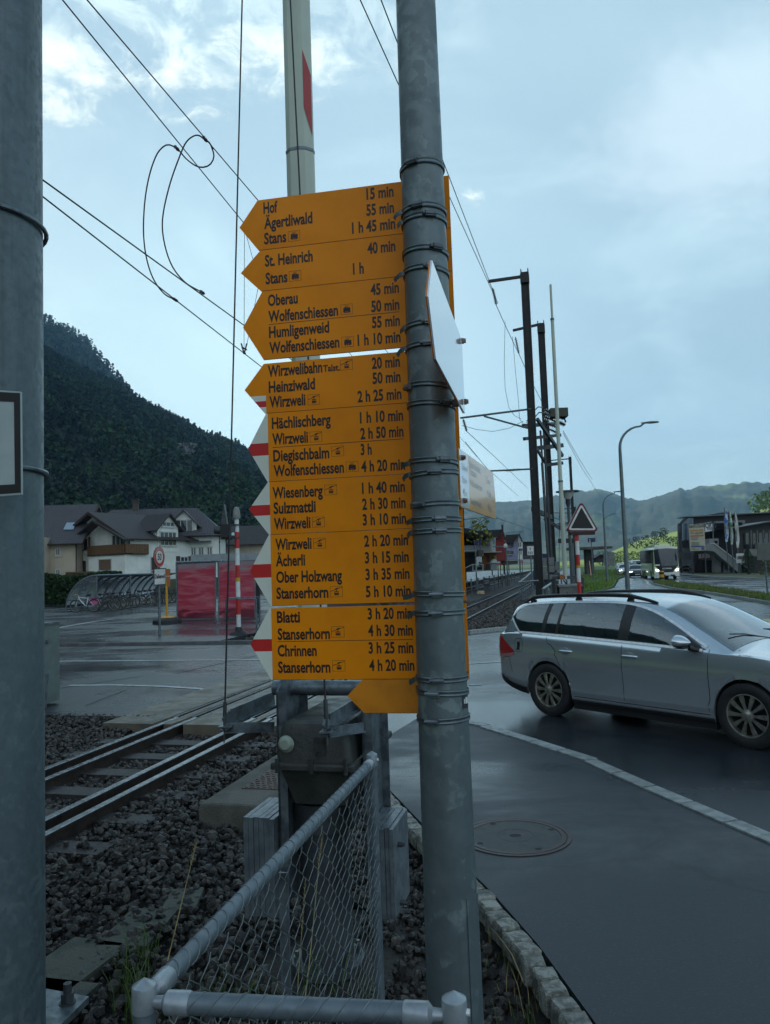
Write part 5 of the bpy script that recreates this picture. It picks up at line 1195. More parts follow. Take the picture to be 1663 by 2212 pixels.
        for x, zz in ((.02, .0), (-.95, .02)):
            for y in ((-.36, .36) if x > -.5 else (-.4, 0, .4)):
                mb = MB(); w_ = .25 if x > -.5 else .19
                def cush(c, d, rot):
                    rows = []
                    for k, z in ((.9, -.5), (1, -.35), (1, .35), (.88, .5)):
                        rows.append([V(c) + rot @ V((math.copysign(abs(math.cos(a)) ** .5, math.cos(a)) * d[0] / 2 * k, math.copysign(abs(math.sin(a)) ** .5, math.sin(a)) * d[1] / 2 * k, z * d[2])) for a in (2 * math.pi * j / 20 for j in range(20))])
                    mb.grid(rows, 0, True); mb.add(rows[-1], [tuple(range(20))])
                cush((x + .05, y, .50), (.50, w_ * 2, .16), Matrix.Identity(3)); cush((x - .24, y, .80), (.13, w_ * 2, .58), Matrix.Rotation(R(-14), 3, 'Y'))
                if abs(y) > .1: cush((x - .34, y, 1.17), (.08, .24, .17), Matrix.Rotation(R(-8), 3, 'Y'))
                mb.build('seat', SEAT, root, 60, local=True)
        mb = MB(); mb.prism([(.62, -.70, .55), (.66, -.70, .86), (1.12, -.70, .93), (1.12, -.70, .55)], (0, 1.40, 0)); mb.build('dashboard', INTER, root, 0, local=True)
        mb = MB(); n_ = 24; c = V((.48, .36, .86)); Mx = Matrix.Rotation(R(62), 3, 'Y'); mb.tube([c + Mx @ V((math.cos(2 * math.pi * i / n_) * .18, math.sin(2 * math.pi * i / n_) * .18, 0)) for i in range(n_)], .016, 8, closed=True)
        mb.beam(c - Mx @ V((0, .17, 0)), c + Mx @ V((0, .17, 0)), .03, .05); mb.beam(c, V((.70, .36, .74)), .05, .05); mb.build('steering_wheel', TRIMB, root, 50, local=True)
        mb = MB(); mb.box((-.4, 0, .34), (3.0, 1.5, .06)); mb.box((-1.75, 0, .55), (.7, 1.3, .5)); mb.build('cabin_floor', INTER, root, 0, local=True)
        mb = MB(); mb.box((.42, 0, 1.27), (.03, .22, .06)); mb.build('rear_mirror', TRIMB, root, 0, local=True)
        for y in (-.3, .42):
            mb = MB(); mb.tube([W_(1.14, y + .3, .992), W_(1.02, y - .02, 1.055), W_(.98, y - .25, 1.07)], .007, 6); mb.build('wiper', TRIMB, root, 40, local=True)
    hm = LAMPON if lights else LENS
    for sgn in (1, -1):
        patch('headlamp', hm, 1.88, 2.10, lambda x: .60, lambda x: .60 + max(.02, min(.10, sh(x) - .62)), .008, (sgn,), nx=6, nz=4)
    mb = MB()
    if not detail:
        mb.box(W_(2.19, 0, .45), (.04, .8 * SY, .16 * SZ_)); mb.build('grille', TRIMB, root, 0, local=True)
        mb = MB(); mb.box(W_(2.205, 0, .36), (.03, .5, .10)); mb.build('number_plate', WHITEP, root, 0, local=True)
        for sgn in (1, -1):
            mb = MB(); mb.box(W_(.70, sgn * .97, .99), (.10, .16, .12)); mb.build('mirror', paint, root, 0, local=True)
            if lights: mb = MB(); c = W_(2.13, sgn * .58, .64); mb.disc(c, (1, 0, 0), .085, 14); mb.build('headlamp_beam', LAMPON, root, 0, local=True)
    else:
        mb.box(W_(2.175, 0, .40), (.06, 1.0, .18)); mb.box(W_(2.16, 0, .66), (.06, .8, .05)); mb.build('grille', TRIMB, root, 0, local=True)
    return root
rw = G(1196, 1544); fw = G(1627, 1615)
hd = math.atan2(fw.y - rw.y, fw.x - rw.x); mid = (rw + fw) / 2; dv = V((math.cos(hd), math.sin(hd), 0)); nv_ = V((-dv.y, dv.x, 0))
cc = mid + nv_ * .80
make_car('estate_car', 'silver estate car with black roof rails crossing the wet road at the right', PAINTS, (cc.x, cc.y, 0), hd, (.967, 1, 1))
# ------------------------------------------------------------------ houses across the square
def tiles(name, a, b, k=1.0):
    m = bpy.data.materials.new(name); m.use_nodes = True; t = NT(m.node_tree); MATS[name] = m; bs = t.n['Principled BSDF']
    uv = t.new('ShaderNodeUVMap').outputs[0]; s_ = t.new('ShaderNodeSeparateXYZ', {0: uv})
    u, v = s_.outputs[0], s_.outputs[1]
    row = t.m('FRACT', t.m('MULTIPLY', v, 3.0 / k)); wv = t.m('ABSOLUTE', t.m('SINE', t.m('MULTIPLY', u, math.pi * 3.3 / k)))
    h = t.m('ADD', t.m('MULTIPLY', row, .7), t.m('MULTIPLY', wv, .5))
    n_ = t.noise(t.new('ShaderNodeTexCoord').outputs['Object'], .9, 4, .6)
    col = t.mix(n_, a, b); col = t.mix(t.ramp(row, .16, .02), col, tuple(x * .35 for x in a)); col = t.mix(t.m('MULTIPLY', t.ramp(wv, .3, .0), .55), col, tuple(x * .45 for x in a))
    t.l.new(col, bs.inputs['Base Color']); bs.inputs['Roughness'].default_value = .62
    bn = t.new('ShaderNodeBump', {'Strength': .9, 'Distance': .06, 'Height': h}); t.l.new(bn.outputs[0], bs.inputs['Normal']); return m
TILE1 = tiles('roof_tile_brown', (.036, .028, .029), (.058, .047, .048)); TILE2 = tiles('roof_tile_grey', (.062, .056, .062), (.10, .092, .098)); TILE3 = tiles('roof_tile_dark', (.034, .026, .025), (.05, .038, .036))
RENDER_W = mat('white_render', (.80, .82, .75), .85, 0, (.70, .72, .66), .7, .3, 40); RENDER_B = mat('beige_render', (.50, .43, .33), .85, 0, (.42, .36, .28), .7, .3, 40)
WOODD = mat('dark_wood', (.060, .036, .026), .7, 0, (.040, .025, .019), 7); WOODB = mat('balcony_wood', (.20, .105, .042), .65, 0, (.12, .062, .026), 9, rvar=.1); FRAMEW = mat('window_frame_white', (.62, .63, .60), .5, 0, (.54, .55, .52), 9)
SHUT = mat('brown_shutter', (.060, .034, .028), .6, 0, (.045, .026, .022), 8)
def uvquad(mb, ps, store): mb.add(ps, [tuple(range(len(ps)))]); store.append(ps)
def roof_mesh(root, name, quads, m, th=.14):
    """roof slopes as slabs; each quad: eave left, eave right, ridge right, ridge left"""
    mb = MB(); uvs = []
    for q in quads:
        q = [V(p) for p in q]; n_ = (q[1] - q[0]).cross(q[-1] - q[0]).normalized()
        if n_.z < 0: n_ = -n_; q = q[::-1]; q = q[1:] + q[:1] if False else q
        e = (q[1] - q[0]).normalized(); lo = min(q, key=lambda p: p.z)
        up = n_.cross(e); up = up if up.z > 0 else -up
        low = [p - n_ * th for p in q]; k = len(q); o = len(mb.v)
        mb.add(q + low, [tuple(range(k)), tuple(range(2 * k - 1, k - 1, -1))] + [(i, i + k, (i + 1) % k + k, (i + 1) % k) for i in range(k)])
        uvs += [((p - q[0]).dot(e), (p - q[0]).dot(up)) for p in q] + [((p - q[0]).dot(e), (p - q[0]).dot(up)) for p in low]
    o = mb.build(name, m, root, 0, local=True); uv = o.data.uv_layers.new(name='UVMap')
    for lp in o.data.loops: uv.data[lp.index].uv = uvs[lp.vertex_index]
    return o
class House:
    """local frame: x along the gable wall (0..w), y back along the ridge (0..l), z up; faces: 'g' gable front, 's' the right long side, 't' the left long side"""
    def __init__(s, name, label, corner, ang, w_, l, eave, ridge, wallm, tilem, ov=.7, ovg=.8, hip=0.0, group=None, cat='house', base=-.3):
        s.root = thing(name, label, cat, corner, ang, group); s.w, s.l, s.e, s.r = w_, l, eave, ridge
        mb = MB(); mb.prism([(0, 0, base), (w_, 0, base), (w_, 0, eave), (w_ / 2, 0, ridge - .12 if not hip else eave), (0, 0, eave)], (0, l, 0)); s.wall = mb.build('wall', wallm, s.root, 0, local=True)
        k = (ridge - eave) / (w_ / 2); ze = eave - ov * k
        A = [(-ov, -ovg, ze), (-ov, l + ovg, ze), (w_ / 2, l + ovg - hip, ridge), (w_ / 2, -ovg + hip, ridge)]
        B_ = [(w_ + ov, l + ovg, ze), (w_ + ov, -ovg, ze), (w_ / 2, -ovg + hip, ridge), (w_ / 2, l + ovg - hip, ridge)]
        qs = [A[::-1][2:] + A[::-1][:2], B_]
        if hip: qs += [[(w_ + ov, l + ovg, ze), (-ov, l + ovg, ze), (w_ / 2, l + ovg - hip, ridge)], [(-ov, -ovg, ze), (w_ + ov, -ovg, ze), (w_ / 2, -ovg + hip, ridge)]]
        s.roof = roof_mesh(s.root, 'roof', qs, tilem)
        if not hip:
            mb = MB()
            for x in (-ov, w_ + ov): mb.beam((x, -ovg - .03, ze - .12), (w_ / 2, -ovg - .03, ridge - .12), .06, .26)
            for x in (.05, w_ * .25, w_ * .5, w_ * .75, w_ - .05):
                z = eave + k * (w_ / 2 - abs(x - w_ / 2)) - .28; mb.beam((x, -ovg, z), (x, .1, z), .14, .18)
            mb.build('barge_board', WOODD, s.root, 0, local=True)
        for x in (-ov - .06, w_ + ov + .06): MB().tube([(x, -ovg, ze - .06), (x, l + ovg, ze - .06)], .07, 8).build('gutter', WOODD, s.root, 40, local=True)
        for x in (.06, w_ - .06): MB().tube([(x, -.06, base), (x, -.06, eave - .6), (x + (-.5 if x < 1 else .5) * ov, -.2, ze + .02)], .045, 6).build('downpipe', WOODD, s.root, 40, local=True)
    def fr(s, face, u, z, d):
        if face == 'g': return V((u, -d, z))
        if face == 's': return V((s.w + d, u, z))
        return V((-d, s.l - u, z))
    def box_on(s, face, u, z, du, dz, d0, d1, name, m, parent=None):
        mb = MB(); a = [s.fr(face, *q, d0) for q in ((u, z), (u + du, z), (u + du, z + dz), (u, z + dz))]; n_ = s.fr(face, 0, 0, 1) - s.fr(face, 0, 0, 0)
        mb.prism(a, n_ * (d1 - d0)); o = mb.build(name, m, s.root, 0, local=True)
        if parent: o.parent = parent
        return o
    def window(s, face, u, z, du, dz, shut=0, cross=1, blind=None, d=.0):
        f_ = MB(); n_ = s.fr(face, 0, 0, 1) - s.fr(face, 0, 0, 0); P4 = lambda a, b, c, e, dd: [s.fr(face, *q, dd) for q in ((a, b), (c, b), (c, e), (a, e))]
        b = .10
        for (a0, b0, a1, b1) in [(u, z, u + du, z + b), (u, z + dz - b, u + du, z + dz), (u, z, u + b, z + dz), (u + du - b, z, u + du, z + dz)] + [(u + du * (i + 1) / (cross + 1) - .04, z, u + du * (i + 1) / (cross + 1) + .04, z + dz) for i in range(cross)]: f_.prism(P4(a0, b0, a1, b1, d + .004), n_ * .06)
        w_ = f_.build('window', FRAMEW, s.root, 0, local=True)
        s.box_on(face, u + b, z + b, du - 2 * b, dz - 2 * b, d + .003, d + .025, 'pane', blind or WINGLASS, w_)
        s.box_on(face, u - .06, z - .08, du + .12, .08, d + .002, d + .14, 'sill', FRAMEW if not shut else SHUT, w_)
        if shut:
            for x in (u - du * .48 - .03, u + du + .03): s.box_on(face, x, z - .02, du * .48, dz + .04, d + .003, d + .05, 'shutter', SHUT, w_)
        return w_
    def gable(s, face, u, z0, ze, zr, w_, depth, wallm, tilem, ov=.35, back=3.0):
        """small gabled block on a face: dormer or porch; depth = how far it stands out"""
        a = [s.fr(face, *q, depth) for q in ((u, z0), (u + w_, z0), (u + w_, ze), (u + w_ / 2, zr), (u, ze))]; n_ = s.fr(face, 0, 0, 1) - s.fr(face, 0, 0, 0)
        mb = MB(); mb.prism(a, -n_ * (depth + back)); mb.build('dormer_wall', wallm, s.root, 0, local=True)
        k = (zr - ze) / (w_ / 2); e = ze - ov * k; q = lambda x, z, d_: s.fr(face, x, z, d_)
        f, bk = depth + .45, -back
        return roof_mesh(s.root, 'dormer_roof', [[q(u - ov, e + .05, bk), q(u - ov, e + .05, f), q(u + w_ / 2, zr + .08, f), q(u + w_ / 2, zr + .08, bk)], [q(u + w_ + ov, e + .05, f), q(u + w_ + ov, e + .05, bk), q(u + w_ / 2, zr + .08, bk), q(u + w_ / 2, zr + .08, f)]], tilem, .10)
YARD = 1.55
slab('yard', [P(x, 1240, d) for x, d in ((-120, 59), (250, 60), (420, 68), (620, 74), (760, 120), (-420, 120))], YARD, mat('yard_gravel', (.10, .095, .08), .9, 0, (.075, .09, .045), .5), z1=-.2)
# main house: corner nearest the viewer at the meeting of gable and long side
hz = zoomer(170, 1920, 1663 / 450); ca = P(282, 1235, 76); ca.z = YARD; cl = P(139.5, 1235, 80.5); cl.z = YARD
gd = V((cl.x - ca.x, cl.y - ca.y, 0)); GW = gd.length; gd.normalize()
ang = math.atan2(-gd.y, -gd.x); HO = V((cl.x, cl.y, YARD))
zz = lambda y, d=77, x=250: P(x, y, d).z - YARD
EV, RG = zz(1166, 80, 140), zz(1108, 79, 207)
h = House('farmhouse', 'white house with brown tiled gable roof, carved wooden balcony and two dormers', HO, ang, GW, 9.4, EV, RG, RENDER_W, TILE1, .55, 1.0)
h.window('g', GW * .20, 3.25, 1.0, 1.1, 1)
h.box_on('g', GW * .20, .1, GW * .135, 2.05, .003, .06, 'door', SHUT)
# porch block with balcony
u0 = GW * .47; pw = GW * .53; PD = .75
h.box_on('g', u0, -.3, pw, 2.85, .003, PD, 'porch_wall', RENDER_W)
h.box_on('g', u0 - .04, 2.55, pw + .12, .14, .004, PD + .15, 'balcony_floor', WOODD)
bal = h.box_on('g', u0 - .06, 2.66, pw + .14, .92, PD + .02, PD + .12, 'balcony', WOODB)
for i in range(1, 26): h.box_on('g', u0 - .02 + i * (pw + .08) / 26, 2.62, .02, .98, PD + .12, PD + .135, 'balcony_slat_joint', WOODD, bal)
b2_ = h.box_on('s', -.9, 2.66, 3.0, .92, .25, .35, 'balcony', WOODB); h.box_on('s', .0, 2.55, 2.1, .12, .004, .36, 'balcony_floor', WOODD)
for i in range(14): h.box_on('s', -.8 + i * .21, 2.64, .02, .95, .35, .362, 'balcony_slat_joint', WOODD, b2_)
h.box_on('g', u0 + .02, 2.6, .15, 1.9, PD - .1, PD + .05, 'post', WOODD); h.box_on('g', u0 + pw - .12, 2.6, .15, 1.3, PD - .1, PD + .05, 'post', WOODD)
h.window('g', u0 + pw * .50, 2.75, 1.75, 1.85, 0, 2); h.window('g', u0 + pw * .28, 1.0, 1.9, 1.25, 0, 0, mat('roller_blind', (.22, .13, .08), .6, 0, (.09, .06, .04), 14), PD)
zr2 = RG - .95; ue = u0 - 1.0
k = (RG - EV) / (GW / 2)
def rz(u): return EV + k * (GW / 2 - abs(u - GW / 2))
roof_mesh(h.root, 'porch_roof', [[h.fr('g', ue, zr2 - (u0 + pw * .28 - ue) * k, 1.5), h.fr('g', ue, zr2 - (u0 + pw * .28 - ue) * k, .2), h.fr('g', u0 + pw * .28, zr2, .2), h.fr('g', u0 + pw * .28, zr2, 1.5)], [h.fr('g', GW + .75, rz(GW) - .75 * k, .2), h.fr('g', GW + .75, rz(GW) - .75 * k, 1.5), h.fr('g', u0 + pw * .28, zr2, 1.5), h.fr('g', u0 + pw * .28, zr2, .2)]], TILE1, .16)
h.window('s', 2.6, .3, 1.05, 2.05, 0, 0, SHUT); h.window('s', 6.9, .9, 1.2, 1.45, 1)
h.gable('s', 3.6, 2.8, EV + 1.0, EV + 2.35, 3.0, .05, RENDER_W, TILE1, .55); h.window('s', 3.9, 3.45, 2.4, 1.5, 0, 3, None, .06); h.window('s', 4.2, EV + 1.0, 1.8, .55, 0, 2, None, .06)
mat('chimney_render', (.10, .085, .075), .8, 0, (.07, .06, .055), 5)
mb = MB()
for i in range(10): mb.tube([h.fr('s', 1.0 + i * .22, 0, 1.2), h.fr('s', 1.0 + i * .22, .9, 1.2)], .02, 5)
mb.tube([h.fr('s', .9, .92, 1.2), h.fr('s', 6.4, .92, 1.2)], .025, 5)
for i in range(22): mb.tube([h.fr('s', 3.2 + i * .15, 0, 1.2), h.fr('s', 3.2 + i * .15, .9, 1.2)], .014, 5)
mb.build('railing', FRAMEW, h.root, 0, local=True)
# rear house with the long grey roof
c0 = P(474, 1235, 84); c0.z = YARD
EV2, RG2 = zz(1155, 84), zz(1104, 88.5)
h2 = House('apartment_house', 'white house behind with long grey tiled hip roof and gabled dormer', c0, R(97), 8.6, 15.0, EV2, RG2, RENDER_W, TILE2, .6, .8, 3.6)
for px_ in (421, 437, 455): h2.window('t', 15 - (474 - px_ + 7) / 19.8, 1.9, .62, 1.45, 0, 1)
h2.window('t', 15 - 4.2, 2.0, .8, 1.5, 0, 1)
h2.gable('t', 15 - 5.1, 3.0, EV2 + 1.0, EV2 + 2.4, 2.7, -.3, RENDER_W, TILE2, .5, 3.2); h2.window('t', 15 - 4.75, EV2 - .35, 2.0, 1.75, 0, 2, None, -.25)
h2.box_on('t', 15 - 3.4, EV2 - 1.15, 2.6, .12, .0, 1.0, 'balcony_floor', STEELD); h2.box_on('t', 15 - 3.4, EV2 - .3, 2.6, .05, .94, 1.0, 'balcony_rail', STEELD)
mb = MB(); c = V((4.3, 9.6, RG2 + .2)); mb.box(c, (.6, .6, 1.5)); mb.box(c + V((0, 0, .62)), (.8, .8, .1)); mb.box(c + V((0, 0, .85)), (.8, .8, .1)); mb.build('chimney', MATS['chimney_render'], h2.root, 0, local=True)
# left house, beige
cL = P(163, 1240, 77); cL.z = YARD - .3
h3 = House('beige_house', 'beige house with grey tiled roof and skylight at the left mast', cL, R(93), 9.0, 15.0, zz(1163, 77, 110) + .3, zz(1092, 81.5, 110) + .3, RENDER_B, TILE2, .7, .9)
h3.box_on('t', 0, -.3, 15 - 2.45, h3.e + .35, .003, 1.9, 'front_block', RENDER_B)
h3.window('t', 15 - 1.95, 3.0, .5, .75); h3.window('t', 15 - 1.95, .8, .5, .9); h3.window('t', 15 - 4.2, 2.9, .9, 1.1, 0, 1, None, 1.9)
mb = MB(); kk = (h3.r - h3.e) / (h3.w / 2); u = .9; z = h3.e + kk * u
mb.prism([V((u, .5, z + .16)), V((u, 1.5, z + .16)), V((u + .9, 1.5, z + .9 * kk + .16)), V((u + .9, .5, z + .9 * kk + .16))], (0, 0, -.06)); mb.build('skylight', mat('skylight_glass', (.45, .50, .54), .05, .6, (.4, .46, .5), 3), h3.root, 0, local=True)
# low barn-like roof further right
cR = P(470, 1235, 98); cR.z = YARD
h4 = House('long_house', 'low house with long dark roof and two skylights behind the red and white post', P(470, 1235, 98) + V((0, 0, 0)), R(3) + R(90), 9, 19, zz(1186, 98) + .8, zz(1152, 101) + .8, RENDER_B, TILE3, .8, .6)
h4.root.location = V((P(628, 1235, 95).x, P(628, 1235, 95).y, YARD - .5))
for y in (6.5, 12.0):
    mb = MB(); kk = (h4.r - h4.e) / (h4.w / 2); u = h4.w * .16; z = h4.e + kk * u
    mb.prism([V((u, y, z + .15)), V((u, y + .9, z + .15)), V((u + .8, y + .9, z + .8 * kk + .15)), V((u + .8, y, z + .8 * kk + .15))], (0, 0, -.05)); mb.build('skylight', MATS['skylight_glass'], h4.root, 0, local=True)
# wooden fence, hedge
def pxz(x, y, d): return P(x, y, d)
fc = thing('picket_fence', 'brown wooden picket fence in front of the white house', 'fence', P(170, 1250, 66))
for i in range(30):
    x = 143 + i * 2.05
    mb = MB(); a = P(x, 1250, 67); a.z = YARD; mb.beam(a, a + V((0, 0, .95)), .10, .03, (0, 1, 0)); mb.build('picket', WOODB, fc, 0)
mb = MB(); a, b = P(142, 1250, 66.9), P(204, 1250, 66.9)
for z in (.2, .8): mb.beam(V((a.x, a.y, YARD + z)), V((b.x, b.y, YARD + z)), .04, .09)
mb.build('fence_rail', WOODD, fc, 0)
def leafbox(name, parent, c0_, c1, thick, z0, z1, n_, size, m):
    a, b = V(c0_), V(c1); d = (b - a); L = d.length; d.normalize(); nr = V((d.y, -d.x, 0))
    u = rng.uniform(0, L, n_); v = rng.uniform(-.5, .5, n_) * thick; z = z0 + (z1 - z0) * rng.random(n_) ** .8 + .12 * np.sin(u * 1.3)
    c = np.stack([a.x + d.x * u + nr.x * v, a.y + d.y * u + nr.y * v, z], 1); quad = np.array([(-1, -.7, 0), (1, -.7, .3), (.8, .8, 0), (-.7, .9, .3)]) * size
    vs = np.einsum('nij,kj->nki', rand_rot(n_), quad) + c[:, None, :]
    if parent is not None: A = np.array(ORG[parent].inverted()); vs = vs.reshape(-1, 3) @ A[:3, :3].T + A[:3, 3]
    o = np_mesh(name, vs.reshape(-1, 3), np.arange(4)[None] + 4 * np.arange(n_)[:, None], m, None)
    if parent is not None: o.parent = parent
    return o
hd1, hd2 = P(40, 1290, 56), P(262, 1290, 58)
hg = thing('hedge', 'dark clipped hedge below the houses, left of the bicycle shelter', 'hedge', (hd1.x, hd1.y, 0))
leafbox('foliage', hg, (hd1.x, hd1.y, 0), (hd2.x, hd2.y, 0), 1.2, .05, 2.25, 9000, .10, LEAF)
mb = MB()
for i in range(8): q = V((hd1.x, hd1.y, 0)).lerp(V((hd2.x, hd2.y, 0)), (i + .5) / 8); mb.tube([q, q + V((0, 0, 1.9))], .06, 5)
mb.build('stem', BARK, hg, 0)
t = thing('hydrant_marker', 'small white and red hydrant marker plate in front of the dark hedge', 'marker', P(243, 1258, 54))
mb = MB(); a = P(241.5, 1262, 54); mb.prism([P(239, 1262, 54), P(246, 1262, 54), P(246, 1249, 54), P(239, 1249, 54)], (0, .03, 0)); mb.build('plate', WHITEP, t, 0)
mb = MB(); a = P(242.5, 1262, 54.05); mb.tube([V((a.x, a.y, 0)), a], .02, 6); mb.build('post', STEEL, t, 0)
# ------------------------------------------------------------------ bicycle shelter and bicycles
SA = G(141.5, 1320); SP1 = G(208.8, 1317.6); SP2 = G(376, 1299); SB = SP2 + (SA - SP1)
sd_ = SP2 - SP1; SL = sd_.length * 1.06; sd_.normalize(); sn = SP1 - SA; SW = sn.length; sn.normalize()
SFR = mat('shelter_steel', (.16, .18, .19), .5, .3, (.12, .135, .145), 9)
sh_ = thing('bicycle_shelter', 'curved glazed bicycle shelter with dark arched ribs', 'bike shelter', SA)
ARC = [(x * SW, z) for x, z in ((0, 0), (.05, .62), (.17, 1.12), (.36, 1.55), (.58, 1.84), (.80, 2.0), (1.0, 2.05))]
arc = spline([(i, p[0]) for i, p in enumerate(ARC)]), spline([(i, p[1]) for i, p in enumerate(ARC)])
def spt(u, t): return SA + sd_ * u + sn * (arc[0](t)) + V((0, 0, arc[1](t)))
nr_ = 11; U0 = 1.2
for i in range(nr_ + 1):
    u = U0 * 0 + SL * i / nr_; mb = MB(); mb.tube([spt(u, t * .5) for t in range(13)], .045, 8); mb.build('rib', SFR, sh_)
    if i in (0, 4, 8, 11):
        mb = MB(); q = spt(u, 6); mb.tube([V((q.x, q.y, 0)), q], .05, 8); mb.build('post', SFR, sh_)
    if i < nr_:
        mb = MB(); mb.grid([[spt(u + SL / nr_ * k, t * .5) + V((0, 0, .03)) for t in range(1, 13)] for k in (.02, .98)]); mb.build('glazing', PANEGLASS, sh_, 60)
mb = MB(); mb.tube([spt(0, 6), spt(SL, 6)], .05, 8); mb.tube([spt(0, 1.0), spt(SL, 1.0)], .03, 6); mb.build('beam', SFR, sh_)
mb = MB(); mb.add([spt(0, t * .5) for t in range(2, 13)] + [SP1 + V((0, 0, .55))], [tuple(range(12))]); mb.build('end_glazing', PANEGLASS, sh_, 0)
def plate(name, label, cat, pts, d, m, letters=(), grp=None, th=.02, ink=None, post=None, border=None):
    t = thing(name, label, cat, P(*pts[0], d), 0, grp)
    mb = MB(); mb.prism([P(x, y, d) for x, y in pts], (0, th, 0)); mb.build('plate', m, t, 0)
    if border: 
        mb = MB(); c = V((sum(p[0] for p in pts) / 4, sum(p[1] for p in pts) / 4))
        for (a, b) in zip(pts, pts[1:] + pts[:1]):
            ai, bi = V(a) .lerp(c, border[1]) , V(b).lerp(c, border[1]); mb.prism([P(*a, d - .004), P(*b, d - .004), P(bi.x, bi.y, d - .004), P(ai.x, ai.y, d - .004)], (0, .003, 0))
        mb.build('border', border[0], t, 0)
    if letters:
        mb = MB()
        for s_, x, y, cap, al, wd in letters:
            q = P(x, y, d - .006); put_text(mb, s_, q, (1, 0, .0), (-.0, 0, 1), cap * d / F, al, .8, .006, 0, wd * d / F if wd else None)
        mb.build('lettering', ink or INK, t, 0)
    if post:
        x, w_, yb = post; a = G(x, yb); mb = MB(); q = P(x, pts[0][1], d + .04); mb.tube([V((q.x, q.y + .02, 0)), V((q.x, q.y + .02, q.z))], w_, 12); mb.build('post', STEEL, t)
    return t
BLUE = mat('sign_blue', (.012, .045, .20), .4, 0, (.010, .04, .18), 9); BLUED = mat('sign_dark_blue', (.012, .016, .085), .45, 0, (.010, .014, .075), 9); ORNG = mat('poster_orange', (.42, .13, .03), .5, 0, (.36, .10, .025), 5)
zh = zoomer(230, 2180, 1663 / 470)
plate('info_sign', 'white notice on the first post of the bicycle shelter', 'sign', [zh(398, 162), zh(484, 162), zh(484, 232), zh(398, 232)], 46.5, WHITEP, [('velo', *zh(441, 205), 2.2, 'C', 8)])
plate('parking_sign', 'small blue sign inside the end wall of the bicycle shelter', 'sign', [zh(305, 290), zh(362, 288), zh(362, 350), zh(305, 354)], 46.6, BLUE, [('P', *zh(334, 330), 6, 'C', None)], ink=WHITEP)
def bicycle(name, label, framem, extra=None):
    t = thing(name, label, 'bicycle', (0, 0, 0), 0, 'bicycles under the shelter')
    for x in (-.52, .52):
        mb = MB(); n_ = 28; mb.tube([(x + .335 * math.cos(2 * math.pi * i / n_), 0, .345 + .335 * math.sin(2 * math.pi * i / n_)) for i in range(n_)], .027, 8, closed=True); w_ = mb.build('wheel', TYRE, t, 60, local=True)
        mb = MB(); mb.tube([(x + .308 * math.cos(2 * math.pi * i / n_), 0, .345 + .308 * math.sin(2 * math.pi * i / n_)) for i in range(n_)], .010, 6, closed=True)
        for i in range(12): a = 2 * math.pi * i / 12; mb.tube([(x, 0, .345), (x + .31 * math.cos(a), 0, .345 + .31 * math.sin(a))], .003, 4)
        mb.tube([(x, -.05, .345), (x, .05, .345)], .022, 8); mb.build('rim', RIMS, t, 60, local=True).parent = w_
    mb = MB()
    for a, b, r_ in (((-.52, 0, .345), (-.08, 0, .30), .013), ((-.08, 0, .30), (-.20, 0, .82), .018), ((-.08, 0, .30), (.36, 0, .80), .022), ((-.18, 0, .76), (.36, 0, .84), .016), ((-.52, 0, .345), (-.18, 0, .74), .010), ((.36, 0, .78), (.34, 0, .94), .02), ((.36, 0, .80), (.52, 0, .345), .015)): mb.tube([a, b], r_, 8)
    mb.build('frame', framem, t, 60, local=True)
    mb = MB(); mb.tube([(.34, 0, .92), (.32, 0, 1.02)], .014, 8); mb.tube([(.22, -.30, 1.03), (.30, -.16, 1.05), (.33, 0, 1.03), (.30, .16, 1.05), (.22, .30, 1.03)], .014, 8); mb.build('handlebar', TRIMB, t, 60, local=True)
    mb = MB(); mb.tube([(-.20, 0, .82), (-.22, 0, .92)], .013, 8); mb.tube([(-.36, 0, .95), (-.27, 0, .955), (-.16, 0, .94), (-.08, 0, .935)], [.06, .085, .04, .022], 10); mb.build('saddle', TRIMB, t, 60, local=True)
    mb = MB(); mb.tube([(-.08, -.07, .30), (-.08, .07, .30)], .03, 8); mb.lathe([(.09, -.005), (.09, .005)], (-.08, -.05, .30), 16, Matrix.Rotation(R(90), 3, 'X')); mb.tube([(-.08, -.09, .30), (-.02, -.09, .16)], .010, 6); mb.tube([(-.08, .09, .30), (-.14, .09, .44)], .010, 6); mb.build('crank', STEELD, t, 60, local=True)
    for x in (-.52, .52):
        mb = MB(); rows = [[(x + .375 * math.cos(a), y, .345 + .375 * math.sin(a)) for a in np.linspace(R(-10 if x < 0 else 20), R(175 if x < 0 else 150), 14)] for y in (-.026, .026)]; mb.grid(rows); mb.build('mudguard', RIMS if extra != 'dark' else TRIMB, t, 60, local=True)
    mb = MB(); mb.box((-.55, 0, .74), (.34, .13, .015)); mb.build('rack', TRIMB, t, 0, local=True)
    return t
b0 = bicycle('bicycle', 'white city bicycle with pink panel over its rear wheel, at the shelter end', mat('bike_white', (.74, .80, .86), .4, 0, (.66, .72, .80), 9))
mb = MB(); mb.prism([(-.84, -.045, .50), (-.50, -.045, .38), (-.24, -.045, .52), (-.26, -.045, .76), (-.60, -.045, .76), (-.80, -.045, .68)], (0, .012, 0)); mb.build('wheel_panel', mat('pink_panel', (.62, .13, .32), .5, 0, (.55, .11, .28), 9), b0, 0, local=True)
mb = MB(); mb.prism([(.40, -.15, .80), (.62, -.15, .82), (.64, -.15, 1.0), (.40, -.15, .98)], (0, .30, 0)); mb.build('basket', RIMS, b0, 0, local=True)
b1 = bicycle('bicycle', 'dark bicycle, first behind the white one with the pink panel', TRIMB, 'dark')
b2 = bicycle('bicycle', 'silver bicycle standing right of the dark ones at the second shelter post', mat('bike_silver', (.55, .60, .66), .35, .5, (.3, .34, .38), 9))
AX_ = math.atan2(sn.y, sn.x)
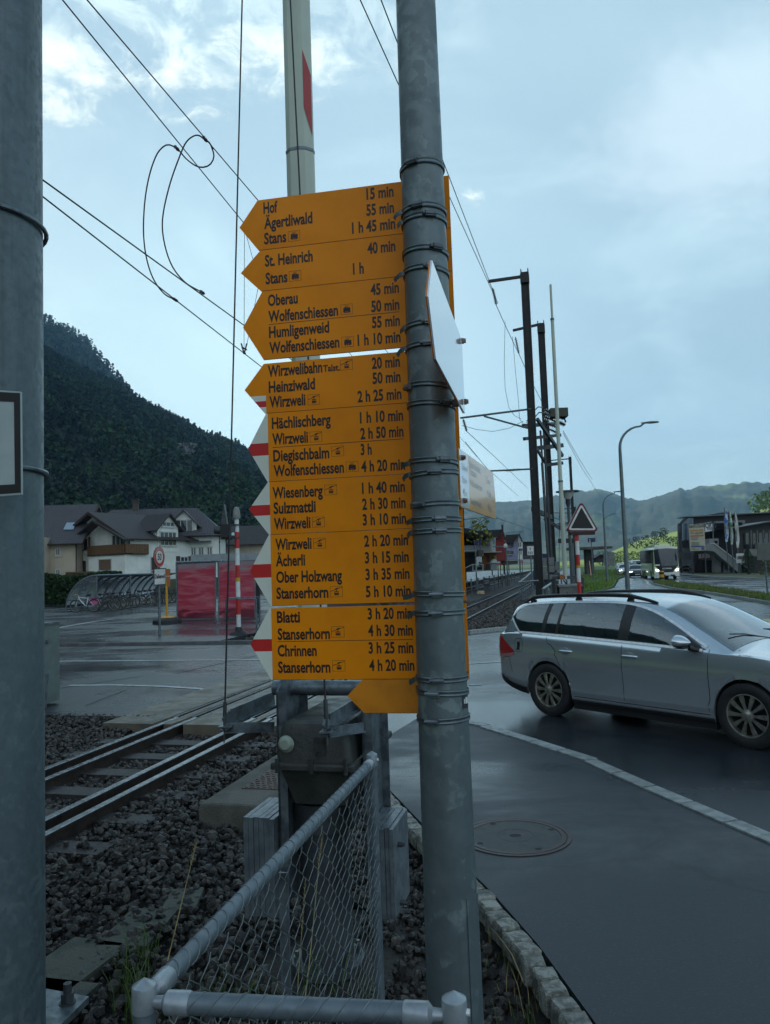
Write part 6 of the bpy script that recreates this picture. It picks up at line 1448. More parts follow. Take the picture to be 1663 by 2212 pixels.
for b_, x_, y_, rz_ in ((b0, 183, 1322, 174), (b1, 226, 1319, 20), (b2, 309, 1309, 12)):
    b_.location = G(x_, y_); b_.rotation_euler = (0, 0, AX_ + R(rz_))
names_ = ['with a black basket, second behind the pink panelled one', 'third behind the pink panelled one', 'leaning close to the second shelter post', 'left of the silver bicycle', 'just right of the silver bicycle', 'second right of the silver bicycle', 'third right of the silver bicycle', 'behind the town sign', 'last before the red posters']
for i, (x_, y_) in enumerate(((240, 1317), (254, 1315), (270, 1313.5), (286, 1311.5), (322, 1307), (333, 1305.5), (343, 1304), (354, 1302.5), (366, 1301))):
    c = copy_tree(b1); c.location = G(x_, y_); c.rotation_euler = (0, 0, AX_ + R(random.uniform(4, 32))); c['label'] = 'dark bicycle under the shelter, ' + names_[i]
# ------------------------------------------------------------------ posters, kiosk roof, bus stop, road signs, signal post on the left
zp = zoomer(580, 1920, 1663 / 480)
m = bpy.data.materials.new('red_poster'); m.use_nodes = True; t_ = NT(m.node_tree); MATS['red_poster'] = m
c_ = t_.new('ShaderNodeMapping', {'Vector': t_.new('ShaderNodeTexCoord').outputs['Object'], 'Scale': (.35, 1, 1.6), 'Rotation': (0, R(-14), 0)}).outputs[0]
n1 = t_.noise(c_, 2.6, 5, .55, .7); sx = t_.new('ShaderNodeSeparateXYZ', {0: t_.new('ShaderNodeTexCoord').outputs['Generated']})
col = t_.mix(t_.ramp(n1, .38, .80), (.40, .030, .062), (.50, .18, .21)); col = t_.mix(t_.ramp(t_.m('ADD', sx.outputs[2], t_.m('MULTIPLY', n1, .5)), 1.02, 1.3), col, (.25, .22, .23)); col = t_.mix(t_.m('MULTIPLY', t_.ramp(t_.m('ADD', sx.outputs[2], t_.m('MULTIPLY', n1, .7)), .52, .40), .8), col, (.085, .008, .020))
t_.l.new(col, t_.n['Principled BSDF'].inputs['Base Color']); t_.n['Principled BSDF'].inputs['Roughness'].default_value = .25
DPK = 32.5
pw_ = thing('poster_wall', 'wall of two red posters in grey metal frames', 'billboard', P(382, 1338, DPK))
POSTER = MATS['red_poster']
for (x0, x1, y0a, y0b, y1) in ((382, 466, 1217, 1212.5, 1339), (471, 552, 1212.5, 1209, 1337.5)):
    mb = MB(); mb.prism([P(x0, y1, DPK), P(x1, y1 - .6, DPK), P(x1, y0b, DPK), P(x0, y0a, DPK)], (0, .06, 0)); f_ = mb.build('frame', STEEL, pw_, 0)
    mb = MB(); mb.prism([P(x0 + 2.5, y1 - 3, DPK - .012), P(x1 - 2.5, y1 - 3.5, DPK - .012), P(x1 - 2.5, y0b + 3, DPK - .012), P(x0 + 2.5, y0a + 3, DPK - .012)], (0, .010, 0)); mb.build('poster', POSTER, pw_, 0).parent = f_
mb = MB(); mb.prism([P(384, 1349, DPK + .02), P(552, 1347, DPK + .02), P(552, 1338, DPK + .02), P(384, 1339.5, DPK + .02)], (0, .2, 0)); mb.build('base', CONC, pw_, 0)
mb = MB(); mb.tube([P(380, 1215, DPK), P(466, 1212, DPK)], .05, 8); mb.build('top_tube', STEEL, pw_)
mb = MB(); mb.tube([P(380.5, 1216, DPK - .02), P(383, 1342, DPK - .02)], .03, 8); mb.build('edge_post', STEEL, pw_)
kr = thing('kiosk_roof', 'flat grey shelter roof on posts behind the red posters', 'shelter roof', P(420, 1200, 37))
k0, k1 = P(412, 1207, 36.5), P(566, 1197, 38.5); kz = P(412, 1203, 36.5).z
mb = MB(); mb.prism([V((k0.x, k0.y, kz - .24)), V((k1.x, k1.y - 2, kz - .24)), V((k1.x + 3, k1.y + 3, kz - .24)), V((k0.x + .4, k0.y + 4, kz - .24))], (0, 0, .34)); mb.build('roof_slab', mat('kiosk_fascia', (.30, .33, .34), .5, .1, (.25, .28, .29), 5), kr, 0)
for x in (432, 545):
    mb = MB(); q = P(x, 1250, 38); mb.tube([V((q.x, q.y, 0)), V((q.x, q.y, kz - .2))], .06, 8); mb.build('post', SFR, kr)
mb = MB(); q0, q1 = P(470, 1240, 40), P(560, 1240, 40.5); mb.prism([V((q0.x, q0.y, 0)), V((q1.x, q1.y, 0)), V((q1.x, q1.y, kz - .25)), V((q0.x, q0.y, kz - .25))], (0, .15, 0)); mb.build('rear_wall', mat('kiosk_dark', (.035, .035, .04), .6, 0, (.05, .05, .055), 3), kr, 0)
plate('track_sign', 'small blue number 6 sign hanging under the flat shelter roof', 'sign', [zp(932, 838), zp(975, 838), zp(975, 893), zp(932, 895)], 35, BLUE, [('6', *zp(953, 878), 9, 'C', None)], ink=WHITEP)
bst = plate('bus_stop', 'orange bus timetable board on yellow pole with black rubber foot', 'bus stop', [(358, 1229), (367.5, 1229), (367.5, 1267), (358, 1267)], 30.5, ORNG, [('ER BUS', 363, 1246, 2.6, 'C', 8)], ink=WHITEP)
a = P(361, 1340, 30.5); YELP = mat('yellow_pole', (.62, .33, .02), .45, 0, (.55, .28, .018), 9)
mb = MB(); mb.tube([V((a.x, a.y, .06)), P(359, 1232, 30.55)], .045, 10); mb.build('pole', YELP, bst)
mb = MB(); mb.lathe([(.0, .24), (.42, .22), (.55, .14), (.56, 0)], (a.x, a.y, .0), 24); mb.build('foot', BLACK, bst); mb = MB(); mb.lathe([(0, .31), (.26, .28), (.30, .235)], (a.x, a.y, 0), 20); mb.build('foot_plate', YELP, bst)
# speed limit sign with the town sign
DS = 24.4; zq = zoomer(560, 2080, 1408 / 140)
sp0 = G(345, 1373); ss = thing('speed_sign', 'round red and white 50 speed sign above the town sign on a grey post', 'road sign', (sp0.x, sp0.y, 0))
mb = MB(); mb.tube([(sp0.x, sp0.y, -.1), (sp0.x, sp0.y, P(344, 1185, DS).z)], .04, 12); mb.build('post', STEEL, ss)
tilt = R(76); sU = V((math.cos(tilt), math.sin(tilt), 0)); sN_ = V((math.sin(tilt), -math.cos(tilt), 0))   # disc turned away
cS = P(344.2, 1203, DS - .06); r_ = .325
def sdisc(mb, rr_, off): mb.add([cS + sN_ * off + sU * (math.cos(t) * rr_) + V((0, 0, math.sin(t) * rr_ * 1.0)) for t in (2 * math.pi * i / 40 for i in range(40))], [tuple(range(40))])
mb = MB(); ring_ = [cS + sU * (math.cos(t) * r_) + V((0, 0, math.sin(t) * r_)) for t in (2 * math.pi * i / 40 for i in range(40))]; mb.prism(ring_, sN_ * -.025); mb.build('disc', STEELD, ss, 0)
mb = MB(); sdisc(mb, r_ * .965, .002); mb.build('white_rim', SWHITE, ss, 0); mb = MB(); sdisc(mb, r_ * .94, .004); mb.build('red_ring', SRED, ss, 0); mb = MB(); sdisc(mb, r_ * .615, .006); mb.build('white_field', WHITEP, ss, 0)
mb = MB(); put_text(mb, '50', cS + sN_ * .009 + V((0, 0, -r_ * .30)), sU, SZ, r_ * .60, 'C', .85, .02); mb.build('number', INK, ss, 0)
mb = MB(); W8 = 'GENERELL'
for i, ch_ in enumerate(W8):
    t = R(152 - i * 17.8); c = cS + sN_ * .009 + sU * (math.cos(t) * r_ * .68) + V((0, 0, math.sin(t) * r_ * .68)); uu = sU * math.sin(t) - V((0, 0, math.cos(t))); ww = sU * math.cos(t) + V((0, 0, math.sin(t)))
    put_text(mb, ch_, c, uu, ww, r_ * .19, 'C', .9, .02)
mb.build('lettering', WHITEP, ss, 0)
ts = thing('town_sign', 'white town sign reading Dallenwil with dark frame under the speed sign', 'town sign', P(345, 1262, DS))
tp = [zq(315, 1130), zq(800, 1110), zq(800, 1770), zq(330, 1800)]
mb = MB(); mb.prism([P(x, y, DS - .05) for x, y in tp], (0, .03, 0)); mb.build('frame', STEELD, ts, 0)
ip = [zq(358, 1165), zq(778, 1148), zq(780, 1725), zq(362, 1755)]; mb = MB(); mb.prism([P(x, y, DS - .058) for x, y in ip], (0, .006, 0)); mb.build('plate', WHITEP, ts, 0)
mb = MB(); q0, q1 = P(*zq(375, 1520), DS - .062), P(*zq(765, 1500), DS - .062); put_text(mb, 'Dallenwil', q0, (q1 - q0).normalized(), SZ, (zq(0, 1520)[1] - zq(0, 1365)[1]) * DS / F, 'L', .8, .035, 0, (q1 - q0).length); mb.build('lettering', INK, ts, 0)
def signal_post(base, top_z, label, rad=.068, bands=()):
    t = thing('signal_post', label, 'signal post', (base.x, base.y, 0)); r_ = rad
    for z0, z1, red in bands:
        mb = MB(); mb.tube([(base.x, base.y, z0), (base.x, base.y, z1)], r_, 18); mb.build('red_band' if red else 'white_band', REDP if red else WHITEP, t)
    mb = MB(); mb.lathe([(.30, 0), (.28, .04), (.12, .13), (.09, .24), (.0, .24)], (base.x, base.y, 0), 20); mb.build('foot', BLACK, t)
    return t
B1 = G(516, 1371); d1 = B1.y; zf_ = lambda y: P(514, y, d1).z
lv = [1371, 1349, 1317, 1285, 1252, 1220, 1188, 1162, 1141]
lvz = [zf_(y) for y in (1362, 1339, 1313, 1277, 1231.5, 1185, 1156.5, 1138)]
zl = zoomer(0, 1750, 1663 / 1050)
yy = [1100, 984, 885, 690, 678, 575, 480, 395]
ylev = [zl(1455, y)[1] for y in (1100, 982, 884, 764, 680, 578, 478, 393)]
bands = []; cols = [0, 1, 0, 1, 0, 1, 0]
for i in range(7): bands.append((zf_(ylev[i]), zf_(ylev[i + 1]), cols[i]))
sg = signal_post(B1, 0, 'red and white ringed signal post with grey domed cap, left of the hiking signs', bands=bands)
zt0 = zf_(ylev[-1]); mb = MB(); mb.lathe([(.11, -.02), (.12, .04), (.105, .22), (.07, .33), (0, .36)], (B1.x, B1.y, zt0), 20); mb.build('cap', mat('dome_cap', (.26, .27, .25), .6, 0, (.20, .21, .20), 12), sg)
mb = MB(); mb.tube([(B1.x, B1.y, zf_(zl(0, 780)[1])), (B1.x, B1.y, zf_(zl(0, 757)[1]))], .0695, 18); mb.build('sticker', mat('sticker_yellow', (.55, .42, .03), .5, 0, (.48, .37, .03), 9), sg)
mb = MB()
for y in (435, 513):
    q = P(*zl(1450, y), d1); mb.lathe([(.095, -.025), (.095, .025)], (B1.x, B1.y, q.z), 16); mb.tube([q, P(*zl(1395, y), d1 - .05)], .02, 6)
mb.tube([P(*zl(1437, 440), d1 - .08), P(*zl(1432, 480), d1 - .1), P(*zl(1440, 520), d1 - .09)], .012, 6); mb.build('clamp', STEELD, sg)
# edge-on triangular flashing signal on that post
fs = thing('crossing_signal', 'black triangular flashing signal seen edge-on beside the ringed post', 'crossing signal', P(*zl(1370, 470), d1))
mb = MB(); q = lambda x, y, o=0: P(*zl(x, y), d1 + o)
mb.prism([q(1347, 432, -.1), q(1385, 432, -.1), q(1366, 305, -.1)], (0, .25, 0)); mb.build('triangle', STEELD, fs, 0)
mb = MB(); mb.prism([q(1345, 510, -.15), q(1400, 510, -.15), q(1400, 430, -.15), q(1345, 430, -.15)], (0, .35, 0)); mb.build('lamp_box', BLACK, fs, 0)
mb = MB(); mb.tube([q(1350, 468), q(1312, 464)], [.12, .13], 14); mb.build('lamp_hood', STEELD, fs, 30)
mb = MB(); mb.tube([q(1340, 545), q(1342, 520), q(1375, 515)], .025, 6); mb.build('bracket', STEELD, fs)
# galvanised hand rail by the ringed post
hr = thing('hand_rail', 'thin galvanised hand rail beside the ringed signal post', 'hand rail', P(560, 1340, 22.6))
a0, a1, a2 = P(488, 1294, 22.0), P(553, 1294, 22.4), P(560, 1294, 23.4)
mb = MB(); mb.tube([V((a0.x, a0.y, .0)), a0, a1], .022, 8); mb.tube([a1, V((a1.x, a1.y, 0))], .022, 8); mb.tube([a2 + V((-.9, 0, .06)), a2 + V((0, 0, .06)), V((a2.x, a2.y, 0))], .022, 8); mb.build('tube', STEEL, hr)
# ------------------------------------------------------------------ overhead line
WIREB = mat('line_wire', (.010, .012, .016), .5, .2, (.014, .016, .02), 20)
def wire(name, label, pts, r_, cat='wire', n=5, group=None, extra=()):
    mb = MB(); mb.tube(pts, r_, n, False); o = mb.build(name, WIREB, None, 60)
    tag(o, label, cat, group)
    for e in extra: e.parent = o
    return o
def gl(x0, y0, x1, y1, z0, z1=None, ext0=.4, ext1=.2):
    a, b = G(x0, y0, z0), G(x1, y1, z1 if z1 else z0); return a + (a - b) * ext0, b + (b - a) * ext1
def knot(p, s_=.05):
    mb = MB(); d = TV
    for i in range(4): mb.tube([V(p) + d * (s_ * (i * .5 - .9)), V(p) + d * (s_ * (i * .5 - .6))], s_ * (.32 if i % 2 else .42), 8)
    return mb.build('clamp', STEELD, None, 30)
k1, k2, k3, k4 = G(443, 301, 7.0), G(382, 321, 7.0), G(437, 632, 5.5), G(379, 648, 5.5)
wire('messenger_wire', 'upper overhead wire at the left sky, right one of the top pair', [*gl(188, 0, 553, 428, 7.0, ext1=7)], .007, extra=[knot(k1)])
wire('messenger_wire', 'upper overhead wire at the left sky, left one of the top pair', [*gl(135, 0, 517, 470, 7.0, ext1=7)], .007, extra=[knot(k2)])
wire('contact_wire', 'lower overhead wire from the left mast, upper one of the low pair', [*gl(91, 388, 530, 705, 5.5, ext1=7)], .0085, extra=[knot(k3)])
wire('contact_wire', 'lower overhead wire from the left mast, lowest of all at the left', [*gl(91, 424, 555, 785, 5.5, ext1=5)], .0085, extra=[knot(k4)])
def jumper(label, pix, z0, z1):
    n = len(pix); pts = []
    L = [0]
    for a, b in zip(pix, pix[1:]): L.append(L[-1] + math.hypot(b[0] - a[0], b[1] - a[1]))
    d0, d1 = G(*pix[0], z0).y, G(*pix[-1], z1).y
    fx, fy = spline([(l, p[0]) for l, p in zip(L, pix)]), spline([(l, p[1]) for l, p in zip(L, pix)])
    for i in range(61): t = L[-1] * i / 60; pts.append(P(fx(t), fy(t), d0 + (d1 - d0) * i / 60))
    return wire('jumper_cable', label, pts, .009, 'cable', 6)
jumper('looping black jumper cable between the wires, wider left loop', [(455, 312), (462, 338), (452, 357), (430, 361), (404, 345), (382, 321), (360, 313), (338, 335), (318, 400), (310, 480), (314, 545), (330, 600), (355, 635), (379, 648)], 7.0, 5.5)
jumper('looping black jumper cable between the wires, inner right loop', [(443, 301), (425, 292), (404, 305), (388, 338), (365, 405), (351, 475), (355, 525), (372, 575), (400, 610), (437, 632)], 7.0, 5.5)
wire('jumper_cable', 'short black loop hanging from the right upper wire', [G(443, 301, 7.0), P(452, 308, 8.8), P(460, 322, 8.8)], .009, 'cable')
a = P(528, 505, 10.8); wire('dropper', 'thin vertical dropper wire left of the hiking signs', [a, P(527, 752, 10.8)], .004)
wire('dropper', 'thin slanting dropper wire beside the vertical one', [P(532, 508, 10.9), P(560, 610, 11.5), P(533, 745, 10.9)], .004)
mb = MB()
for p0, p1 in (((521, 742), (527, 765)), ((533, 742), (527, 765)), ((522, 750), (533, 756)), ((525, 762), (531, 764))): mb.tube([P(*p0, 11), P(*p1, 11)], .012, 5)
tag(mb.build('line_clamp', STEELD, None, 0), 'small dark wire clamp left of the Wirzwelibahn panel', 'wire clamp')
# masts with arms
def hmast(base, h, wid, label, arm=None, group='catenary masts', insul=True):
    t = thing('catenary_mast', label, 'mast', base, 0, group); b = V(base)
    mb = MB(); 
    for sgn in (-1, 1): mb.beam(b + NV * sgn * wid * .46 + V((0, 0, -.4)), b + NV * sgn * wid * .46 + V((0, 0, h)), .05 * wid / .4, wid * .9, TV)
    mb.beam(b + V((0, 0, -.4)), b + V((0, 0, h - .12)), wid * .86, .10, TV); mb.build('column', MASTM, t, 0)
    mb = MB(); mb.box(b + V((0, 0, h - .5)), (wid * 1.15, wid * 1.1, .5), Matrix.Rotation(-TA, 3, 'Z')); mb.build('head_plate', MASTM, t, 0)
    mb = MB(); mb.box(b + V((0, 0, -.12)), (.9, .9, .4), Matrix.Rotation(-TA, 3, 'Z')); mb.build('foundation', CONC, t, 0)
    return t, b
def insulator(p0, p1, m, root, n=9, r_=.09):
    mb = MB(); p0, p1 = V(p0), V(p1); d = (p1 - p0); mb.tube([p0, p1], r_ * .3, 6)
    for i in range(n): q = p0 + d * (.12 + .76 * i / (n - 1)); mb.tube([q, q + d.normalized() * .03], [r_ * 1.0, r_ * .5], 10)
    return mb.build('insulator', m, root, 30)
INS = mat('insulator_brown', (.055, .045, .040), .3, 0, (.04, .032, .03), 20, coat=.5); PIPE = mat('cantilever_pipe', (.13, .17, .18), .45, .5, (.10, .13, .14), 8)
m1 = V((P(1167, 1296, 40).x, 40, 0)); h1_ = P(1132, 583, 40).z
t1, b1_ = hmast(m1, h1_, .40, 'tall black steel mast nearest right of the signpost with a top arm')
m2 = V((P(1197, 1280, 47).x, 47, 0)); h2_ = P(1172, 694, 47).z
t2, b2_ = hmast(m2, h2_, .40, 'tall black steel mast behind the nearest one, carrying switchgear')
def arm_to(t, base, z, tip, w_=.14): 
    mb = MB(); a = V((base.x, base.y, z)); mb.beam(a, tip, w_, w_); o = mb.build('top_arm', MASTM, t, 0); return o
tip1 = P(1055, 608, 40); arm_to(t1, b1_, P(1130, 597, 40).z, tip1); insulator(P(1064, 622, 40), P(1072, 660, 40), INS, t1)
tip2 = P(1108, 714, 47); arm_to(t2, b2_, P(1172, 700, 47).z, tip2); insulator(P(1113, 728, 47), P(1121, 765, 47), INS, t2)
e1, e2 = P(1072, 660, 40), P(1121, 765, 47)
for (xa, ya, xb, yb, lab) in ((823, 0, 1075, 655, 'feeder line running from the top of the photo to the first mast arm, right one'), (778, 0, 1068, 640, 'feeder line running from the top of the photo to the first mast arm, left one')):
    zA_ = e1.z; a, b = G(xa, ya, zA_), P(xb, yb, 40); wire('feeder_line', lab, [a + (a - b) * .3, a, b], .016)
wire('feeder_line', 'feeder line from the first mast arm down to the second', [e1, P(1094, 709, 43), e2], .018); wire('feeder_line', 'feeder line from the second mast arm onwards past the black mast', [e2, P(1142, 812, 52), P(1170, 868, 62)], .02)
wire('hanging_lead', 'thin lead hanging in a long curve from the feeder to the switchgear, left one', [P(1091, 693, 41), P(1089, 780, 41), P(1091, 840, 41), P(1099, 880, 41), P(1111, 898, 41), P(1126, 905, 41)], .012); wire('hanging_lead', 'thin lead hanging from the feeder to the switchgear, right one', [P(1107, 727, 42), P(1113, 800, 42), P(1120, 870, 42), P(1122, 905, 42), P(1130, 915, 42)], .012)
wire('hanging_lead', 'sagging lead below the cantilever of the nearest mast', [P(998, 919, 40), P(1030, 928, 40), P(1065, 932, 40), P(1100, 925, 40), P(1130, 910, 40)], .012)
# cantilever of the first mast
mb = MB(); mb.tube([P(1150, 883, 40), P(994, 903, 40)], .055, 10); mb.tube([P(1045, 899, 40), P(1140, 925, 40)], .05, 10); mb.build('cantilever', PIPE, t1); insulator(P(1000, 905, 40), P(1008, 932, 40), INS, t1)
mb = MB(); mb.tube([P(1004, 1020, 40), P(1150, 1013, 40)], .045, 8); mb.build('lower_arm', PIPE, t1); insulator(P(1090, 1017, 40), P(1125, 1014, 40), INS, t1, 10, .08)
wire('messenger_wire', 'thin overhead wire behind the nearest black mast', [P(1008, 932, 40), P(1070, 988, 62), P(1140, 1055, 110)], .02); wire('contact_wire', 'thin overhead wire above the platform roofs', [P(1000, 1096, 45), P(1060, 1115, 65), P(1150, 1145, 120)], .022)
wire('contact_wire', 'thin overhead wire crossing behind the Dallenwil Station panel', [P(1005, 955, 38), P(1050, 1010, 55), P(1120, 1072, 95)], .018)
# switchgear platform between the two masts
sgw = thing('switchgear', 'dark switchgear platform with insulators between the two tall masts', 'switchgear', P(1175, 930, 44))
mb = MB(); p = lambda x, y, d=44: P(x, y, d)
for (a, b, w_) in (((1130, 920, 41), (1205, 915, 46), .16), ((1132, 948, 41), (1210, 940, 46), .14), ((1160, 905, 42), (1215, 985, 44), .14), ((1160, 968, 44), (1215, 962, 45), .18), ((1178, 1005, 45), (1216, 1000, 45), .14), ((1150, 955, 41), (1178, 1000, 44), .12)): mb.beam(p(*a), p(*b), w_, w_ * 1.3)
mb.build('frame', STEELD, sgw, 0)
mb = MB(); mb.box(p(1205, 893), (1.0, .8, .5)); mb.build('gear_box', mat('gear_olive', (.05, .055, .03), .5, 0, (.04, .045, .025), 5), sgw, 0)
for x0, y0, x1, y1 in ((1176, 885, 1200, 898), (1174, 900, 1204, 912), (1180, 915, 1208, 925), (1186, 927, 1210, 938), (1206, 898, 1218, 905), (1206, 912, 1221, 918), (1210, 892, 1217, 896), (1140, 905, 1146, 930)): insulator(p(x0, y0), p(x1, y1), INS, sgw, 7, .15)
mb = MB(); mb.tube([p(1214, 892), p(1218, 902), p(1222, 912)], .05, 6)
for q in ((1152, 890, 1172, 880), (1152, 905, 1176, 892)): mb.tube([p(q[0], q[1], 42), p((q[0] + q[2]) / 2, q[3] - 1, 43), p(q[2], q[3], 45)], .035, 6)
mb.build('busbar', STEELD, sgw)
mb = MB()
for x in (1163, 1170): mb.beam(p(x + 4, 930, 43.5), p(x + 26, 1270, 43.5), .10, .10)
mb.beam(p(1175, 1120, 44), p(1216, 1145, 44), .12, .18); mb.tube([p(1170, 1000, 43), p(1187, 1270, 43)], .05, 6); mb.tube([p(1178, 1000, 43.8), p(1196, 1270, 43.8)], .05, 6); mb.build('riser', STEELD, sgw, 0)
mb = MB(); mb.beam(p(1150, 1100, 41.5), p(1190, 1117, 46.5), .16, .25); mb.build('cross_beam', STEELD, sgw, 0)
# further masts along the line
for i, (s_, l_, h_, a_, lab) in enumerate(((78, -.2, 12.3, 1, 'black mast with top bracket beyond the flashing triangle'), (105, .0, 9.2, 1, 'distant black mast just left of the bracketed one'), (128, .0, 8.6, 0, 'distant slim mast above the platform number sign'), (160, 0, 8.2, 0, 'farthest slim mast on the right of the line'), (48, -11.6, 7.6, -1, 'dark mast on the left platform in front of the timber canopy'), (80, -11.4, 8.2, -1, 'dark mast on the left platform near the lilac house'), (120, -11.0, 8.0, -1, 'far dark mast on the left platform'))):
    t, b = hmast(T(s_, l_, .1), h_, .26, lab)
    if a_: 
        mb = MB(); d_ = -1 if a_ > 0 else 1
        mb.tube([b + V((0, 0, 6.6)), b + NV * d_ * 3.2 + V((0, 0, 6.8))], .045, 8); mb.tube([b + V((0, 0, 5.4)), b + NV * d_ * 2.8 + V((0, 0, 6.7))], .04, 8); mb.build('cantilever', PIPE, t)
        if i < 2: mb = MB(); mb.beam(b + V((0, 0, h_ - .3)), b - NV * 1.9 + V((0, 0, h_ - .35)), .10, .10); mb.build('top_arm', MASTM, t, 0); insulator(b - NV * 1.8 + V((0, 0, h_ - .5)), b - NV * 2.1 + V((0, 0, h_ - 1.5)), INS, t)
wire('feeder_line', 'thin line from the white boom towards the farther black mast, upper one', [P(1216, 930, 44), P(1250, 990, 60), P(1279, 1036, 78)], .016); wire('feeder_line', 'thin line from the white boom towards the farther black mast, lower one', [P(1216, 935, 44), P(1256, 1010, 70), P(1295, 1070, 105)], .016)
# ------------------------------------------------------------------ right barrier, ringed post with flashing triangle
zT_ = zoomer(2040, 1900, 1580 / 300); DB = 23.0
rb0 = P(1226, 1300, DB); rb = thing('level_crossing_barrier', 'level crossing barrier with tall white raised boom at the right, behind the silver car', 'barrier', (rb0.x, rb0.y, 0))
mb = MB(); q = P(*zT_(780, 1830), DB); mb.box((q.x, q.y, .62), (.62, .6, 1.1)); mb.build('housing', mat('barrier_housing', (.16, .17, .155), .55, .1, (.12, .13, .12), 5), rb, 0)
mb = MB(); mb.box((q.x, q.y, 1.19), (.70, .68, .06)); mb.build('housing_lid', mat('barrier_lid', (.24, .25, .235), .5, 0, (.19, .2, .19), 6), rb, 0)
mb = MB()
for dx in (-.40, .40): mb.box((q.x + dx, q.y, .70), (.05, .5, 1.4))
mb.box((q.x, q.y, 1.42), (.86, .12, .10)); mb.build('side_frame', STEELD, rb, 0)
mb = MB(); z_ = [P(*zT_(740, 1760), DB).z, P(1213, 1040, DB).z, P(1201, 800, DB).z, P(1193, 690, DB).z, P(1190, 615, DB).z]
pts = [P(*zT_(740, 1760), DB)]; bx = V((pts[0].x, pts[0].y, 0))
mb.tube([V((bx.x, bx.y, z)) for z in (z_[0], z_[1])], .068, 10); mb.tube([V((bx.x, bx.y, z)) for z in (z_[1], z_[2], z_[3])], [.060, .055, .050], 10); mb.tube([V((bx.x, bx.y, z)) for z in (z_[3], z_[4])], .036, 8); mb.build('boom', BOOMW, rb, 40)
mb = MB()
for z in (z_[1], z_[3]): mb.tube([V((bx.x, bx.y, z - .03)), V((bx.x, bx.y, z + .03))], .075 if z < 6 else .062, 10)
mb.build('joint_sleeve', STEEL, rb, 40)
mb = MB(); mb.prism([P(*zT_(a, b), DB - .2) for a, b in ((632, 1770), (712, 1770), (712, 1665), (632, 1665))], (0, .05, 0)); mb.build('orange_plate', ORNG, rb, 0)
for x0, y0, y1 in ((705, 1780, 900), (775, 2050, 2050)):
    pass
mb = MB(); mb.tube([P(*zT_(700, 1780), DB - .1), P(*zT_(900, 2050), DB - .3)], .018, 6); mb.tube([P(*zT_(765, 1790), DB - .2), P(*zT_(778, 2050), DB - .3)], .016, 6); mb.tube([P(*zT_(608, 1500), DB), P(1210, 960, DB)], .008, 5); mb.build('stay_cable', BLACK, rb)
for q in ((440, 1650, 540, 1560), (300, 1560, 420, 1480)): pass
DT = 21.8; tp0 = P(1250, 1345, DT); bx = V((P(*zT_(1010, 1700), DT).x, DT, 0)); zv = lambda y: P(*zT_(1000, y), DT).z
sg2 = signal_post(bx, 0, 'red and white ringed signal post carrying the black triangle at the right', .056, bands=[(.1, zv(2060), 1), (zv(2060), zv(1815), 1), (zv(1815), zv(1532), 0), (zv(1532), zv(1260), 1), (zv(1260), zv(980), 0), (zv(980), zv(810), 1)])
mb = MB(); mb.tube([(bx.x, bx.y, zv(1532)), (bx.x, bx.y, zv(1480))], .0575, 18); mb.build('sticker', MATS['sticker_yellow'], sg2)
tr = thing('crossing_signal', 'black triangular flashing signal with red and white border on the right ringed post', 'crossing signal', P(*zT_(1080, 520), DT))
def rtri(inset, off, n=8):
    c = [(1062, 265), (1335, 740), (825, 740)]; g = V((1074, 580)); out = []; rad = 50 - inset * .6
    cs = [V(p).lerp(g, inset / 330) for p in c]
    for i, p in enumerate(cs):
        a = (cs[i - 1] - p).normalized(); b = (cs[(i + 1) % 3] - p).normalized(); a0 = math.atan2(-a.x, a.y)
        n1 = V((a.y, -a.x)); n1 = n1 if n1.dot(p - g) > 0 else -n1; n2 = V((b.y, -b.x)); n2 = n2 if n2.dot(p - g) > 0 else -n2
        for k in range(n + 1): t = k / n; d = (n1 * (1 - t) + n2 * t).normalized(); q = p + d * rad; out.append(P(*zT_(q.x, q.y), DT - .12 + off))
    return out
mb = MB(); mb.prism(rtri(0, 0), (0, .10, 0)); mb.build('red_border', mat('dark_red', (.16, .012, .016), .4, 0, (.13, .010, .013), 8), tr, 0)
mb = MB(); mb.prism(rtri(28, -.006), (0, .004, 0)); mb.build('white_border', WHITEP, tr, 0)
mb = MB(); mb.prism(rtri(62, -.012), (0, .004, 0)); mb.build('black_field', BLACK, tr, 0)
mb = MB(); mb.prism([P(*zT_(*q), DT - .1) for q in ((840, 800), (1345, 790), (1340, 850), (850, 855))], (0, .3, 0)); mb.build('lamp_box', mat('lamp_box_red', (.045, .008, .009), .5, 0, (.03, .006, .007), 7), tr, 0)
mb = MB(); mb.prism([P(*zT_(*q), DT - .05) for q in ((920, 800), (995, 800), (985, 960), (935, 960))], (0, .14, 0)); mb.build('holder', REDP, tr, 0)
# ------------------------------------------------------------------ platforms, ramp, station furniture
PLAT = mat('platform_asphalt', (.10, .11, .115), .35, 0, (.07, .078, .083), .6, rvar=.12); EDGE = mat('platform_edge', (.36, .37, .35), .6, 0, (.28, .29, .27), 2)
slab('platform', [T(*p) for p in ((38, -10.25), (200, -10.25), (200, -26), (64, -26), (60, -15), (38, -14))], .36, PLAT, z1=-.15)
mb = MB(); mb.prism([T(37.5, -10.4, .30), T(200, -10.4, .30), T(200, -9.95, .30), T(37.5, -9.95, .30)], (0, 0, .09)); mb.build('platform_edge', EDGE, None, 0)['kind'] = 'structure'
mb = MB()
for i in range(60): mb.box(T(38 + i * 2.5, -10.1, .02), (.5, .35, .55), Matrix.Rotation(-TA, 3, 'Z'))
mb.build('platform_footing', CONC, None, 0)['kind'] = 'structure'
slab('platform', [T(*p) for p in ((56, -2.9), (200, -2.9), (200, -.45), (56, -.45))], .36, PLAT, z1=-.15)
